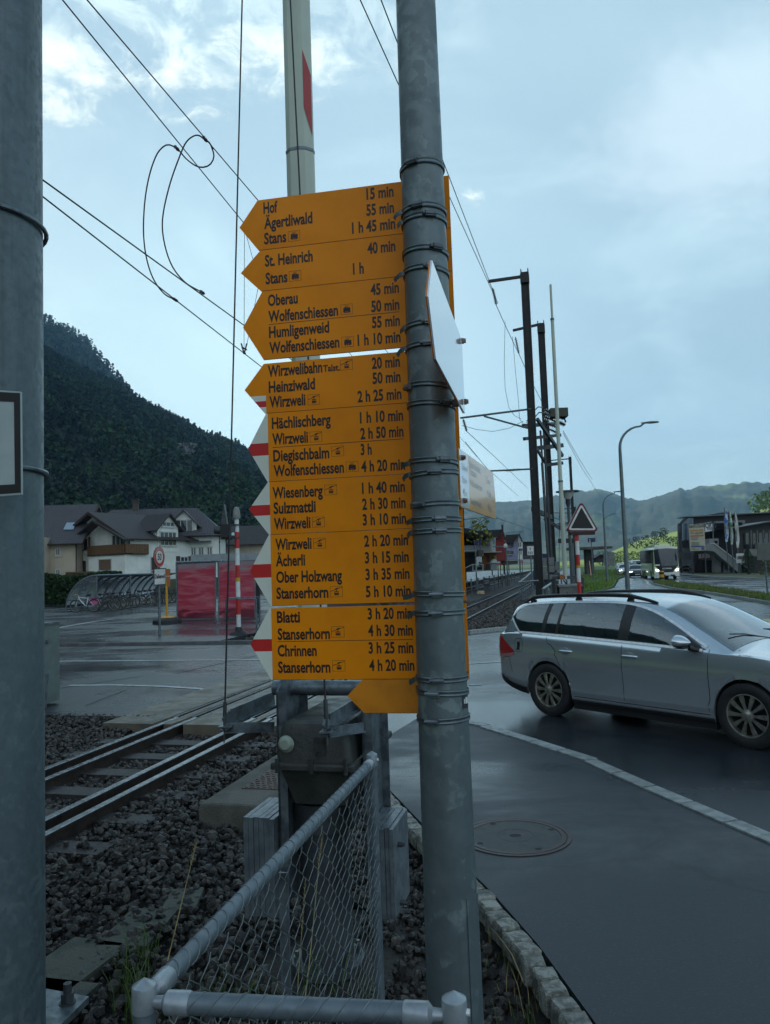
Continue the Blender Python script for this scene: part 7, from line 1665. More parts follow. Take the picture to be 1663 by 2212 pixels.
mb = MB(); a = [T(42, -2.7, .02), T(56, -2.7, .36), T(56, -1.3, .36), T(42, -1.3, .02)]; mb.prism(a, (0, 0, -.15)); mb.build('platform_ramp', CONC, None, 0)['kind'] = 'structure'
RAILP = mat('rail_pale', (.40, .44, .43), .45, .4, (.33, .37, .36), 9)
rl = thing('ramp_railing', 'pale metal railing of the platform ramp left of the black mast', 'railing', T(41, -2.9, 0))
mb = MB(); q = [P(1121, 1258, 40), P(1136, 1247, 44), P(1152, 1231, 50)]; mb.tube(q, .04, 8); mb.tube([q[0], P(1162, 1254, 38)], .035, 8); mb.build('hand_rail', RAILP, rl)
for k in range(8):
    t_ = k / 7; top_ = P(1121 + 31 * t_, 1259 - 24 * t_, 40 + 9 * t_); mb = MB(); mb.tube([V((top_.x, top_.y, .0)), top_ - V((0, 0, .1))], .03, 6); mb.build('baluster', STEEL, rl, 0)
mb = MB()
for f_ in (.3, .6): mb.tube([P(1122, 1297 - 30 * f_ - 6, 40), P(1152, 1272 - 28 * f_, 49)], .02, 6)
mb.build('cross_rail', STEEL, rl)
r2 = thing('ramp_railing', 'pale sloping hand rail between the black mast and the barrier housing', 'railing', P(1185, 1275, 32))
mb = MB(); a, b = P(1172, 1272, 32), P(1212, 1246, 38); mb.tube([a, b], .045, 8); mb.build('hand_rail', RAILP, r2)
for k in range(6): q = a.lerp(b, k / 5); mb = MB(); mb.tube([V((q.x, q.y, 0)), q], .035, 6); mb.build('baluster', STEEL, r2, 0)
lk = thing('relay_cabinet', 'grey electrical cabinets on the frame between the two black masts', 'cabinet', P(1190, 1240, 44))
for x0, y0, x1, y1 in ((1169, 1205, 1181, 1223), (1183, 1204, 1197, 1221), (1170, 1224, 1182, 1240), (1184, 1222, 1198, 1236), (1199, 1213, 1209, 1232), (1166, 1242, 1204, 1252)): 
    mb = MB(); mb.prism([P(x0, y1, 43), P(x1, y1, 43), P(x1, y0, 43), P(x0, y0, 43)], (0, .4, 0)); mb.build('cabinet_box', mat('cabinet_grey', (.19, .20, .19), .5, .1, (.14, .15, .145), 3), lk, 0)
mb = MB(); mb.beam(P(1168, 1255, 43.3), P(1208, 1240, 43.6), .2, .25); mb.beam(P(1175, 1255, 43.4), V((P(1175, 1255, 43.4).x, 43.4, 0)), .1, .1); mb.beam(P(1200, 1250, 43.4), V((P(1200, 1250, 43.4).x, 43.4, 0)), .1, .1); mb.build('carrier', STEELD, lk, 0)
zs3 = zoomer(1780, 2020, 1663 / 300)
plate('kilometre_sign', 'white kilometre plate reading 9 592 left of the nearest black mast', 'sign', [zs3(1398, 478), zs3(1538, 475), zs3(1545, 668), zs3(1408, 672)], 39, WHITEP, [('9', *zs3(1467, 570), 5.6, 'C', None), ('592', *zs3(1473, 652), 5.8, 'C', 10.5)], post=(zs3(1470, 0)[0], .035, 1290))
def stele(name, label, x0, x1, y0, y1, d, m, letters=()): return plate(name, label, 'sign', [(x0, y0), (x1, y0), (x1, y1), (x0, y1)], d, m, letters, th=.25, ink=WHITEP)
stele('information_stele', 'tall blue information stele left of the nearest black mast', 1154, 1163, 1160, 1264, 41.5, BLUED)
stele('information_stele', 'blue information panel behind the grey posts between the masts', 1170, 1193, 1196, 1215, 50, BLUED); stele('information_stele', 'low blue panel behind the cabinets', 1168, 1206, 1252, 1264, 47, BLUED)
plate('platform_sign', 'blue platform number 2 sign right of the triangle post', 'sign', [zT_(1190, 925), zT_(1340, 918), zT_(1340, 1000), zT_(1192, 1012)], 70, BLUED, [('2', *zT_(1235, 1000), 5.5, 'C', None)], ink=WHITEP, post=(zT_(1260, 0)[0], .05, 1240))
plate('display_board', 'long black train display board behind the white boom', 'display', [zT_(590, 935), zT_(930, 925), zT_(930, 1020), zT_(590, 1028)], 62, BLACK, post=(zT_(880, 0)[0], .06, 1236))
plate('platform_sign', 'blue sign with white figure on the left platform below the timber canopy', 'sign', [zs3(270, 365), zs3(413, 362), zs3(415, 455), zs3(272, 458)], 52, BLUED, [('i', *zs3(360, 440), 3.6, 'C', None)], ink=WHITEP, post=(zs3(285, 0)[0], .05, 1262))
plate('platform_sign', 'blue sign with letter C under the lilac gable on the left platform', 'sign', [zs3(1215, 530), zs3(1300, 526), zs3(1300, 578), zs3(1215, 582)], 88, BLUED, [('C', *zs3(1272, 568), 2.6, 'C', None)], ink=WHITEP, post=(zs3(1225, 0)[0], .05, 1232))
plate('speed_board', 'white board with 60 on a slim post on the left platform', 'sign', [zs3(902, 505), zs3(978, 505), zs3(978, 445), zs3(942, 412), zs3(902, 445)], 66, WHITEP, [('60', *zs3(940, 498), 3.0, 'C', 5)], post=(zs3(955, 0)[0], .06, 1246))
stele('track_notice', 'dark blue notice on posts between the tracks', *[zs3(470, 0)[0], zs3(602, 0)[0], zs3(0, 1160)[1], zs3(0, 1335)[1]], 45, mat('notice_dark', (.022, .025, .045), .4, 0, (.018, .02, .04), 5), [('BETRETEN', *zs3(536, 1230), 1.6, 'C', 9), ('VERBOTEN', *zs3(536, 1275), 1.6, 'C', 9)])
fn = thing('track_fence', 'row of thin grey posts between the two tracks', 'fence', T(44, -6.6, -.1))
for i in range(14): q = T(38 + i * 3.4, -6.5, -.1); mb = MB(); mb.tube([q, q + V((0, 0, 1.15))], .045, 6); mb.build('post', STEEL, fn, 0)
mb = MB(); mb.tube([T(38, -6.5, 1.0), T(82, -6.5, 1.0)], .012, 5); mb.build('fence_wire', STEEL, fn, 0)
tag(MB().prism([P(*zs3(*q), 36.5) for q in ((350, 1495), (490, 1500), (485, 1440), (375, 1445))], (0, .5, 0)).build('track_marker', mat('marker_yellow_white', (.52, .38, .22), .5, 0, (.45, .26, .08), 6), None, 0), 'small pale yellow trackside block beside the rails', 'track marker')
def platform_lamp(s_, l_, h_, label, grp='platform lamps'):
    t = thing('platform_lamp', label, 'lamp', T(s_, l_, .3), 0, grp); b = T(s_, l_, .3)
    mb = MB(); mb.tube([b, b + V((0, 0, h_ - .6))], [.09, .07], 8); mb.build('post', mat('lamp_post_grey', (.10, .11, .11), .5, .2, (.08, .09, .09), 7), t)
    mb = MB(); mb.lathe([(.07, h_ - .7), (.12, h_ - .55), (.12, h_ - .35)], b, 10); mb.build('collar', STEELD, t)
    mb = MB(); mb.lathe([(.12, h_ - .35), (.34, h_ - .05), (.34, h_ - .02)], b, 14); mb.build('shade', WHITEP, t)
    mb = MB(); mb.lathe([(.55, h_ - .02), (.55, h_ + .03), (0, h_ + .06)], b, 16); mb.build('cap', STEELD, t); return t
pl_ = [(46, -12.6, 4.6), (58, -12.4, 4.6), (78, -12.2, 4.6), (112, -12, 4.6), (140, -12, 4.6)]
for (s_, l_, h_), w_ in zip(pl_, ('closest to the timber canopy', 'in front of the red station wall', 'beside the red gable house', 'beside the dark flat building', 'farthest along the platform')): platform_lamp(s_, l_, h_, 'left platform lamp with white funnel shade, ' + w_)
q = P(1237, 1280, 36); platform_lamp(q.dot(TV), q.dot(NV), P(1226, 1062, 36).z - .3, 'large platform lamp with funnel shade behind the black triangle')
q = P(1210, 1250, 68); platform_lamp(68, -1.0, 4.9, 'smaller platform lamp half hidden behind the black triangle')
t = thing('ticket_box', 'grey pedestal with white sloping lid on the left platform', 'vending box', P(*zs3(690, 985), 56))
mb = MB(); mb.prism([P(*zs3(*q), 56) for q in ((632, 985), (755, 975), (755, 835), (632, 840))], (0, .6, 0)); mb.build('pedestal', mat('pedestal_grey', (.22, .24, .24), .5, .1, (.17, .19, .19), 4), t, 0)
mb = MB(); mb.prism([P(*zs3(*q), 55.9) for q in ((625, 838), (765, 835), (750, 770), (690, 752), (680, 770))], (0, .8, 0)); mb.build('lid', mat('pale_lid', (.45, .52, .48), .35, 0, (.4, .46, .43), 4), t, 0)
for i, (x0, x1, y0, y1, lab) in enumerate(((745, 850, 835, 915, 'red waiting chairs in front of the red station wall'), (1235, 1310, 785, 850, 'red waiting chairs near the lilac house'))):
    t = thing('waiting_seat', lab, 'bench', P(*zs3(x0, y1), 58 + i * 25)); d = 58 + i * 25; n = 2
    for k in range(n):
        a, b = x0 + (x1 - x0) * k / n, x0 + (x1 - x0) * (k + .85) / n
        mb = MB(); mb.prism([P(*zs3(*q), d) for q in ((a, y0 + 25), (b, y0 + 25), (b, y0), (a, y0))], (0, .06, 0)); mb.build('backrest', mat('seat_red', (.40, .045, .045), .45, 0, (.34, .04, .04), 5), t, 0)
        mb = MB(); q0 = P(*zs3(a, y0 + 45), d); q1 = P(*zs3(b, y0 + 45), d); mb.prism([q0, q1, q1 + V((0, -.45, 0)), q0 + V((0, -.45, 0))], (0, 0, .06)); mb.build('seat', MATS['seat_red'], t, 0)
        mb = MB(); c = P(*zs3((a + b) / 2, y0 + 45), d); mb.tube([V((c.x, c.y - .2, .34)), V((c.x, c.y - .2, c.z))], .03, 6); mb.build('leg', STEELD, t, 0)
# station buildings, upright faces seen from the track
def facade(name, label, poly, d, depth, m, cat='building', zf=zs3): 
    t = thing(name, label, cat, P(*zf(*poly[0]), d)); mb = MB(); xl = min(zf(*q)[0] for q in poly); xr = max(zf(*q)[0] for q in poly); e_ = ray(xl if xl > PW / 2 else xr, 1222); mb.prism([P(*zf(*q), d) for q in poly], (depth * (e_.x / e_.y + .02), depth, 0)); mb.build('wall', m, t, 0); return t
def part(t, name, poly, d, th, m, zf=zs3, parent=None):
    mb = MB(); mb.prism([P(*zf(*q), d) for q in poly], (0, th, 0)); o = mb.build(name, m, t, 0)
    if parent: o.parent = parent
    return o
REDW = mat('red_render', (.24, .035, .030), .8, 0, (.19, .028, .025), .8); LILAC = mat('lilac_render', (.28, .30, .42), .8, 0, (.24, .26, .37), .8); GREYW = mat('grey_render', (.33, .335, .30), .85, 0, (.27, .275, .25), .8); DARKB = mat('dark_cladding', (.045, .040, .045), .7, 0, (.035, .03, .035), 1); ORW = mat('orange_wall', (.30, .10, .022), .7, 0, (.26, .08, .02), .8)
st_ = facade('station_building', 'station building with timber canopy, grey upper floor and orange ground floor', [(430, 1005), (640, 990), (640, 610), (640, 300), (430, 260)], 60, 14, GREYW)
part(st_, 'roof', [(-120, 90), (130, 95), (700, 250), (745, 285), (640, 305), (420, 262), (200, 200), (-120, 190)], 57, 12, TILE3); part(st_, 'canopy_edge', [(430, 600), (860, 585), (860, 605), (430, 620)], 58, 3, EDGE)
part(st_, 'ground_floor', [(445, 1005), (750, 985), (750, 620), (445, 620)], 59.6, .3, ORW)
for x0, x1, y0, y1 in ((460, 500, 335, 470), (525, 555, 335, 475), (575, 605, 335, 480)): part(st_, 'window', [(x0, y1), (x1, y1 + 3), (x1, y0), (x0, y0)], 59.9, .08, WINGLASS)
part(st_, 'door', [(550, 820), (605, 815), (605, 680), (550, 680)], 59.5, .1, DARKB); part(st_, 'ticket_window', [(515, 1000), (610, 995), (610, 855), (520, 865)], 59.5, .1, DARKB); part(st_, 'poster', [(680, 770), (745, 770), (745, 680), (680, 680)], 59.5, .08, mat('poster_yellow', (.35, .28, .10), .5, 0, (.12, .14, .06), 2))
lf = facade('terrace', 'timber terrace with glass balustrade over the left platform', [(-120, 1050), (440, 1010), (440, 580), (-120, 590)], 66, 8, mat('terrace_shade', (.05, .06, .06), .6, 0, (.10, .12, .12), .6))
part(lf, 'glass_balustrade', [(-120, 580), (430, 560), (425, 455), (-120, 470)], 58, .06, mat('balustrade_glass', (.16, .20, .22), .15, 0, (.20, .25, .27), 1)); part(lf, 'floor_edge', [(-120, 600), (430, 585), (430, 560), (-120, 575)], 58, 6, EDGE)
part(lf, 'upper_wall', [(-120, 460), (430, 450), (430, 270), (200, 210), (-120, 200)], 64, 2, DARKB); part(lf, 'glass_wall', [(290, 930), (435, 925), (435, 590), (290, 590)], 57.5, .06, PANEGLASS)
pl0 = P(*zs3(395, 440), 57); t = thing('potted_tree', 'small yellow-green bush on the terrace', 'plant', pl0); cr_ = crowns('foliage', [(0, 0, -.3)], [2.3], [0], mat('yellow_leaf', (.24, .22, .02), .7, 0, (.12, .15, .02), 2, island=.6), 260, None); cr_.parent = t
mb = MB(); mb.lathe([(.2, -.9), (.28, -.4), (.0, -.4)], (0, 0, 0), 10); mb.tube([(0, 0, -.5), (0, 0, .6)], .03, 5); mb.build('pot', CONC, t, 40, local=True)
rdh = facade('red_house', 'red gabled house beyond the station', [(725, 800), (945, 785), (945, 330), (872, 130), (815, 290), (725, 290)], 78, 10, REDW, 'house')
part(rdh, 'roof', [(350, 150), (875, 118), (815, 290), (640, 255)], 77.5, .4, TILE3); part(rdh, 'roof_edge', [(868, 118), (882, 118), (950, 330), (938, 335)], 77.2, .5, WOODD)
part(rdh, 'balcony', [(640, 500), (1060, 490), (1060, 470), (640, 475)], 75, 1.2, mat('balcony_beam', (.16, .16, .15), .7, 0, (.12, .12, .11), 2))
for x0, x1, y0, y1 in ((650, 710, 310, 420), (870, 890, 560, 620), (900, 920, 330, 380)): part(rdh, 'window', [(x0, y1), (x1, y1), (x1, y0), (x0, y0)], 77.9, .06, WINGLASS)
lh = facade('lilac_house', 'lilac and white gabled house with dark roof beyond the red one', [(945, 770), (1305, 765), (1300, 385), (1240, 225), (1110, 390), (945, 395)], 95, 10, LILAC, 'house')
part(lh, 'white_gable', [(1205, 765), (1305, 765), (1300, 385), (1240, 235), (1205, 320)], 94.9, .06, RENDER_W); part(lh, 'roof', [(945, 395), (1110, 385), (1110, 400), (1235, 225), (950, 235)], 94.5, .4, TILE3); part(lh, 'roof_edge', [(1230, 218), (1245, 218), (1308, 385), (1296, 388)], 94.3, .5, WOODD)
for x0, x1, y0, y1 in ((965, 1112, 580, 660), (1215, 1232, 400, 500), (1255, 1272, 400, 490), (1222, 1240, 580, 640), (1262, 1280, 575, 650)): part(lh, 'window', [(x0, y1), (x1, y1), (x1, y0), (x0, y0)], 94.8, .08, WINGLASS)
part(lh, 'loggia', [(950, 490), (1110, 490), (1110, 400), (950, 400)], 94.8, .1, DARKB); part(lh, 'window_frame', [(958, 668), (1120, 664), (1120, 656), (958, 660)], 94.6, .1, FRAMEW)
dh = facade('flat_building', 'dark flat roofed building right of the lilac house', [(1305, 745), (1640, 735), (1640, 385), (1305, 388)], 125, 14, DARKB)
part(dh, 'roof_edge', [(1303, 390), (1645, 386), (1645, 378), (1303, 381)], 124.5, 1, STEELD); part(dh, 'base_strip', [(1305, 745), (1640, 735), (1640, 690), (1305, 690)], 124.8, .1, mat('shade_grey', (.08, .085, .085), .7, 0, (.06, .065, .065), 1))
pf = thing('platform_fence', 'low pale fence and hedge behind the left platform', 'fence', P(*zs3(1000, 850), 86)); 
part(pf, 'boards', [(830, 885), (1200, 860), (1200, 790), (830, 800)], 84, .06, mat('fence_olive', (.10, .10, .07), .8, 0, (.07, .085, .04), 1.5)); part(pf, 'cap_rail', [(830, 802), (1205, 782), (1205, 776), (830, 796)], 83.9, .12, mat('fence_cap', (.36, .38, .33), .6, 0, (.3, .32, .28), 2))
for i in range(14): part(pf, 'picket', [(1315 + i * 15, 830), (1323 + i * 15, 829), (1323 + i * 15, 770), (1315 + i * 15, 770)], 105, .05, WHITEP)
pk = thing('platform_railing', 'grey railing at the near end of the left platform', 'railing', P(*zs3(240, 1000), 50)); mb = MB()
for a, b in (((80, 945), (230, 872)), ((230, 872), (455, 868)), ((240, 1010), (240, 872)), ((310, 1035), (310, 868)), ((455, 1000), (455, 868)), ((240, 1000), (455, 995))): mb.tube([P(*zs3(*a), 50), P(*zs3(*b), 50)], .03, 6)
mb.build('tube', RAILP, pk)
gp = thing('mesh_fence_panels', 'long grey mesh fence along the right platform edge above the grass', 'fence', T(45, -.3, 0)); a_, b_ = P(1235, 1247, 52), P(1262, 1214, 92)
MESHM = mat('fence_mesh_grey', (.13, .14, .14), .6, .2, (.10, .11, .11), 20)
for i in range(9):
    s0, s1 = 47 + i * 6, 47 + i * 6 + 5.9
    mb = MB(); mb.prism([T(s0, -.42, .3), T(s1, -.42, .3), T(s1, -.42, 1.45), T(s0, -.42, 1.45)], NV * .03); mb.build('panel', MESHM, gp, 0)
    mb = MB(); mb.tube([T(s0, -.4, 0), T(s0, -.4, 1.5)], .04, 6); mb.build('post', STEEL, gp, 0)
mb = MB(); mb.tube([T(47, -.4, 1.5), T(101, -.4, 1.5)], .035, 6); mb.build('top_rail', RAILP, gp)
mb = MB(); mb.tube([P(*zT_(1225, 1390), 70), P(*zT_(1262, 1680), 48)], .03, 6); tag(mb.build('orange_rod', mat('orange_rod', (.55, .11, .03), .5, 0, (.5, .1, .03), 9), None), 'thin orange marker rod standing in the grass beside the platform fence', 'marker rod')
plt = thing('platform_shelter', 'flat concrete platform shelter roof on a thick column, right platform', 'shelter', T(110, -1.4, .3)); mb = MB(); c = P(*zT_(1165, 1150), 100); mb.box((c.x, c.y, c.z + .1), (5.0, 6, .3)); mb.build('roof_slab', CONC, plt, 0); mb = MB(); c = P(*zT_(1205, 1200), 100); mb.box((c.x, c.y, (c.z) / 2 + .3), (1.0, 1.0, c.z)); mb.build('column', CONC, plt, 0)
ch_ = thing('chalet', 'small dark barn with pale gable far behind the street lamps', 'barn', P(*z6(255, 890), 150)); part(ch_, 'wall', [(215, 905), (285, 905), (285, 850), (250, 840), (215, 862)], 150, 8, DARKB, z6); part(ch_, 'roof', [(205, 868), (250, 838), (290, 848), (285, 858), (250, 850), (212, 875)], 149.5, 9, TILE1, z6)
# ------------------------------------------------------------------ street lamps
def street_lamp(x, ytop, ybase, h_, reach, label, tint=None):
    d = (h_ - HC) / ((ray(x, ytop).z) / ray(x, ytop).y); b = P(x, ybase, d); b = V((P(x + (1215 - ytop) * 0, ybase, d).x, d, 0))
    t = thing('street_lamp', label, 'street lamp', b, 0, 'street lamps'); M_ = mat('lamp_green_grey', (.17, .21, .21), .45, .35, (.13, .165, .165), 6)
    base = P(ybase[0], ybase[1], d) if isinstance(ybase, tuple) else b
    return t
LPM = mat('lamp_green_grey', (.17, .21, .215), .45, .35, (.13, .165, .17), 6)
def slamp(bx_, by_, d, h_, reach, label):
    b = P(bx_, by_, d); b = V((b.x, b.y, 0)); t = thing('street_lamp', label, 'street lamp', b, 0, 'street lamps')
    mb = MB(); cpts = [b + V((0, 0, z)) for z in (0, 2, 4, 6)] + [b + V((0, 0, h_ - 1.1))]; rs_ = [.105, .095, .085, .075, .065]
    for k in range(1, 8): a = math.pi / 2 * k / 7; cpts.append(b + V((.95 * (1 - math.cos(a)), 0, h_ - 1.1 + .95 * math.sin(a)))); rs_.append(.062 - .003 * k)
    cpts.append(b + V((reach - .6, 0, h_ + .0))); rs_.append(.04); mb.tube(cpts, rs_, 12); mb.build('pole', LPM, t)
    mb = MB(); mb.tube([b + V((reach - .75, 0, h_ - .01)), b + V((reach - .3, 0, h_ + .015)), b + V((reach, 0, h_ + .03))], [.045, .11, .07], 10); o = mb.build('lamp_head', LPM, t)
    for v_ in o.data.vertices: v_.co.z = h_ + (v_.co.z - h_) * .55
slamp(1356, 1272, 33.5, P(1400, 913, 33.5).z, 1.75, 'tall curved street lamp just beyond the silver car, tallest of three')
slamp(1312, 1262, 63, P(1335, 1062, 63).z, 1.65, 'curved street lamp at the grass edge, middle one of three'); slamp(1310, 1240, 96, P(1325, 1110, 96).z, 1.6, 'curved street lamp, shortest and farthest of three')
# ------------------------------------------------------------------ the dark commercial building at the right
cb_ = facade('commercial_building', 'dark clad commercial building with blue glazed corner, outside stair and canopy', [(345, 1245), (2300, 1300), (2300, 190), (1663, 212), (345, 285)], 92, 26, mat('anthracite_cladding', (.032, .029, .028), .6, 0, (.040, .037, .036), .4), zf=zR)
def rp(name, poly, d, th, m, parent=None): return part(cb_, name, poly, d, th, m, zR, parent)
q0 = [zR(85, 1250), zR(345, 1250), zR(345, 285), zR(190, 285), zR(85, 395)]; mb = MB(); mb.prism([P(*q0[0], 106), P(*q0[1], 92), P(*q0[2], 92), P(*q0[3], 98), P(*q0[4], 106)], (4, 3, 0)); mb.build('side_wall', DARKB, cb_, 0)
WA_, WB_ = P(*zR(85, 1250), 106), P(*zR(345, 1250), 92)
def wdep(zx_):
    r_ = ray(*zR(zx_, 900)); m_ = r_.x / r_.y; k_ = (m_ * WA_.y - WA_.x) / ((WB_.x - WA_.x) - m_ * (WB_.y - WA_.y)); return WA_.y + k_ * (WB_.y - WA_.y)
for i in range(7):
    x0 = 150 + i * 27; d0, d1 = wdep(x0), wdep(x0 + 22)
    mb = MB(); yt = max(310, 400 - i * 22); mb.prism([P(*zR(x0, 690), d0), P(*zR(x0 + 22, 690), d1), P(*zR(x0 + 22, yt - 10), d1), P(*zR(x0, yt), d0)], (-.12, -.05, 0)); mb.build('blue_glazing', mat('blue_glazing', (.06, .085, .17), .15, 0, (.12, .16, .26), .6, spec=.8), cb_, 0)
rp('roof_edge', [(190, 285), (345, 285), (1663, 215), (2300, 190), (2300, 170), (1663, 197), (345, 265), (195, 272)], 91, 3, mat('roof_fascia', (.16, .165, .165), .5, .1, (.12, .125, .125), 2)); rp('roof_box', [(838, 240), (980, 235), (980, 205), (838, 208)], 94, 4, STEELD)
rp('corner_post', [(85, 1255), (140, 1255), (125, 395), (85, 400)], 100, .6, mat('corner_post', (.15, .15, .145), .6, 0, (.10, .10, .10), 1))
rp('wall_panel', [(135, 825), (270, 825), (262, 690), (130, 700)], 97, .3, mat('grey_panel', (.10, .11, .115), .5, 0, (.08, .09, .095), 1)); rp('wall_panel', [(145, 1030), (385, 1030), (385, 915), (145, 920)], 93, .3, MATS['grey_panel'])
f_ = rp('canopy_frame', [(640, 400), (1230, 375), (1230, 342), (650, 365)], 86, 4, mat('canopy_grey', (.17, .175, .17), .6, 0, (.14, .145, .14), 1)); rp('canopy_post', [(1185, 440), (1230, 430), (1230, 375), (1185, 380)], 86, 4, MATS['canopy_grey']); rp('canopy_post', [(672, 660), (688, 660), (688, 530), (672, 530)], 86.2, .2, MATS['canopy_grey'])
rp('canopy_side', [(520, 560), (690, 530), (690, 365), (640, 370), (520, 415)], 86, 1.2, MATS['canopy_grey']); o = rp('canopy_sign', [(540, 548), (660, 522), (660, 405), (540, 425)], 85.8, .15, WHITEP)
mb = MB(); q = P(*zR(600, 478), 85.75); put_text(mb, 'SPORTS', q, (1, 0, .0), SZ, .62, 'C', .8, .01, 0, 1.7); q = P(*zR(620, 508), 85.75); put_text(mb, 'club', q, (1, 0, 0), SZ, .3, 'C', .8, .01, 0, .6); mb.build('lettering', mat('sign_grey_ink', (.05, .07, .08), .5, 0, (.04, .06, .07), 5), cb_, 0).parent = o
rp('recess', [(700, 830), (1190, 830), (1190, 395), (700, 410)], 90.5, 1.4, DARKGAP); rp('side_wing', [(1110, 1300), (2300, 1350), (2300, 330), (1663, 372), (1110, 470)], 84, 6, mat('wing_dark', (.060, .055, .052), .6, 0, (.05, .046, .044), .5)); rp('wing_roof', [(1110, 472), (1663, 375), (2300, 300), (2300, 280), (1663, 352), (1110, 462)], 82.5, 8, MATS['roof_fascia'])
for x in (1340, 1445, 1555, 1655): rp('wing_post', [(x, 880), (x + 14, 880), (x + 4, 520), (x - 10, 520)], 82.3, .2, MATS['canopy_grey'])
for x in (1220, 1365, 1470, 1580): rp('wing_window', [(x, 830), (x + 80, 830), (x + 72, 560), (x - 6, 570)], 83.8, .1, WINGLASS)
rp('parapet', [(1240, 960), (2300, 1000), (2300, 730), (1440, 735), (1440, 840), (1240, 850)], 81, .5, mat('parapet_concrete', (.19, .195, .17), .8, 0, (.14, .145, .13), .6))
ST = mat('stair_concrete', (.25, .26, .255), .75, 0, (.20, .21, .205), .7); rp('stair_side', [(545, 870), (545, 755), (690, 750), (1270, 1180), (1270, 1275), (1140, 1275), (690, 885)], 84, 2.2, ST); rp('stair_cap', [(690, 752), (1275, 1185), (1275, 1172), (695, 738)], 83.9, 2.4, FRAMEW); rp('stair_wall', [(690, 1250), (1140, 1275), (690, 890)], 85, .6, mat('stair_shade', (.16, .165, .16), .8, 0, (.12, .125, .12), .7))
for x, y0, y1 in ((820, 1255, 1060), (885, 1200, 1105), (925, 1205, 1110), (945, 1215, 1090), (988, 1215, 1130), (1010, 1215, 1140), (1080, 1235, 1180)): rp('slot_window', [(x, y1), (x + (34 if x == 820 else 14), y1 + 4), (x + (34 if x == 820 else 14), y0), (x, y0)], 84.9, .2, DARKGAP)
rp('landing_box', [(605, 755), (775, 790), (770, 660), (605, 665)], 85, 1.6, ST); rp('landing_window', [(705, 740), (752, 740), (752, 700), (705, 700)], 84.9, .1, DARKGAP)
o = rp('garage_door', [(400, 1250), (695, 1235), (690, 1040), (400, 1030)], 91.6, .3, mat('garage_dark', (.018, .016, .017), .5, 0, (.024, .021, .022), 1)); o = rp('garage_poster', [(470, 1035), (690, 1040), (688, 905), (470, 915)], 91.4, .3, mat('garage_poster', (.26, .13, .11), .5, 0, (.09, .045, .05), .35))
mb = MB(); q = P(*zR(525, 1000), 91.3); put_text(mb, 'SUPER', q, (1, 0, 0), SZ, .45, 'C', .9, .02, 0, 1.4); mb.build('lettering', WHITEP, cb_, 0).parent = o
bb = thing('billboard', 'tall cream billboard with coloured bands in front of the dark commercial building', 'billboard', P(*zR(400, 875), 84))
BBM = mat('billboard_cream', (.52, .49, .36), .5, 0, (.47, .44, .32), 2); o = part(bb, 'board', [(285, 880), (545, 870), (518, 402), (250, 418)], 84, .2, BBM, zR)
for (poly, col, nm_) in (([(275, 530), (505, 520), (503, 500), (273, 510)], (.45, .17, .03), 'orange_band'), ([(283, 628), (512, 618), (510, 600), (281, 610)], (.40, .05, .035), 'red_band'), ([(295, 812), (527, 805), (525, 787), (293, 793)], (.02, .07, .22), 'blue_band'), ([(475, 860), (527, 858), (525, 812), (473, 815)], (.03, .09, .28), 'blue_square'), ([(365, 585), (505, 580), (500, 540), (370, 545)], (.20, .22, .10), 'picture')): part(bb, nm_, poly, 83.95, .03, mat('board_' + nm_, col, .5, 0, tuple(min(1, x * 1.5 + .02) for x in col), 1.5), zR)
mb = MB(); q = P(*zR(410, 465), 83.9); put_text(mb, 'BAUART-STELLWERK', q, (1, 0, .03), SZ, .32, 'C', .9, .02, 0, 1.9)
for y, x0, x1 in ((555, 280, 345), (578, 280, 350), (655, 285, 420), (680, 290, 410), (735, 295, 430), (758, 297, 435), (780, 300, 440), (835, 300, 370), (858, 305, 440)): q = P(*zR(x0, y), 83.93); mb.prism([q, P(*zR(x1, y - 3), 83.93), P(*zR(x1, y - 10), 83.93), P(*zR(x0, y - 7), 83.93)], (0, .01, 0))
mb.build('lettering', mat('board_ink', (.06, .10, .09), .5, 0, (.05, .08, .075), 3), bb, 0)
mb = MB(); mb.prism([P(*zR(*q), 83.9) for q in ((268, 450), (290, 470), (300, 435), (310, 465), (300, 472), (290, 475))], (0, .02, 0)); mb.build('emblem', mat('emblem_green', (.03, .10, .06), .5, 0, (.025, .08, .05), 3), bb, 0)
for x in (300, 530): mb = MB(); q = P(*zR(x, 880), 84.1); mb.tube([V((q.x, q.y, 0)), q], .08, 8); mb.build('post', STEELD, bb, 0)
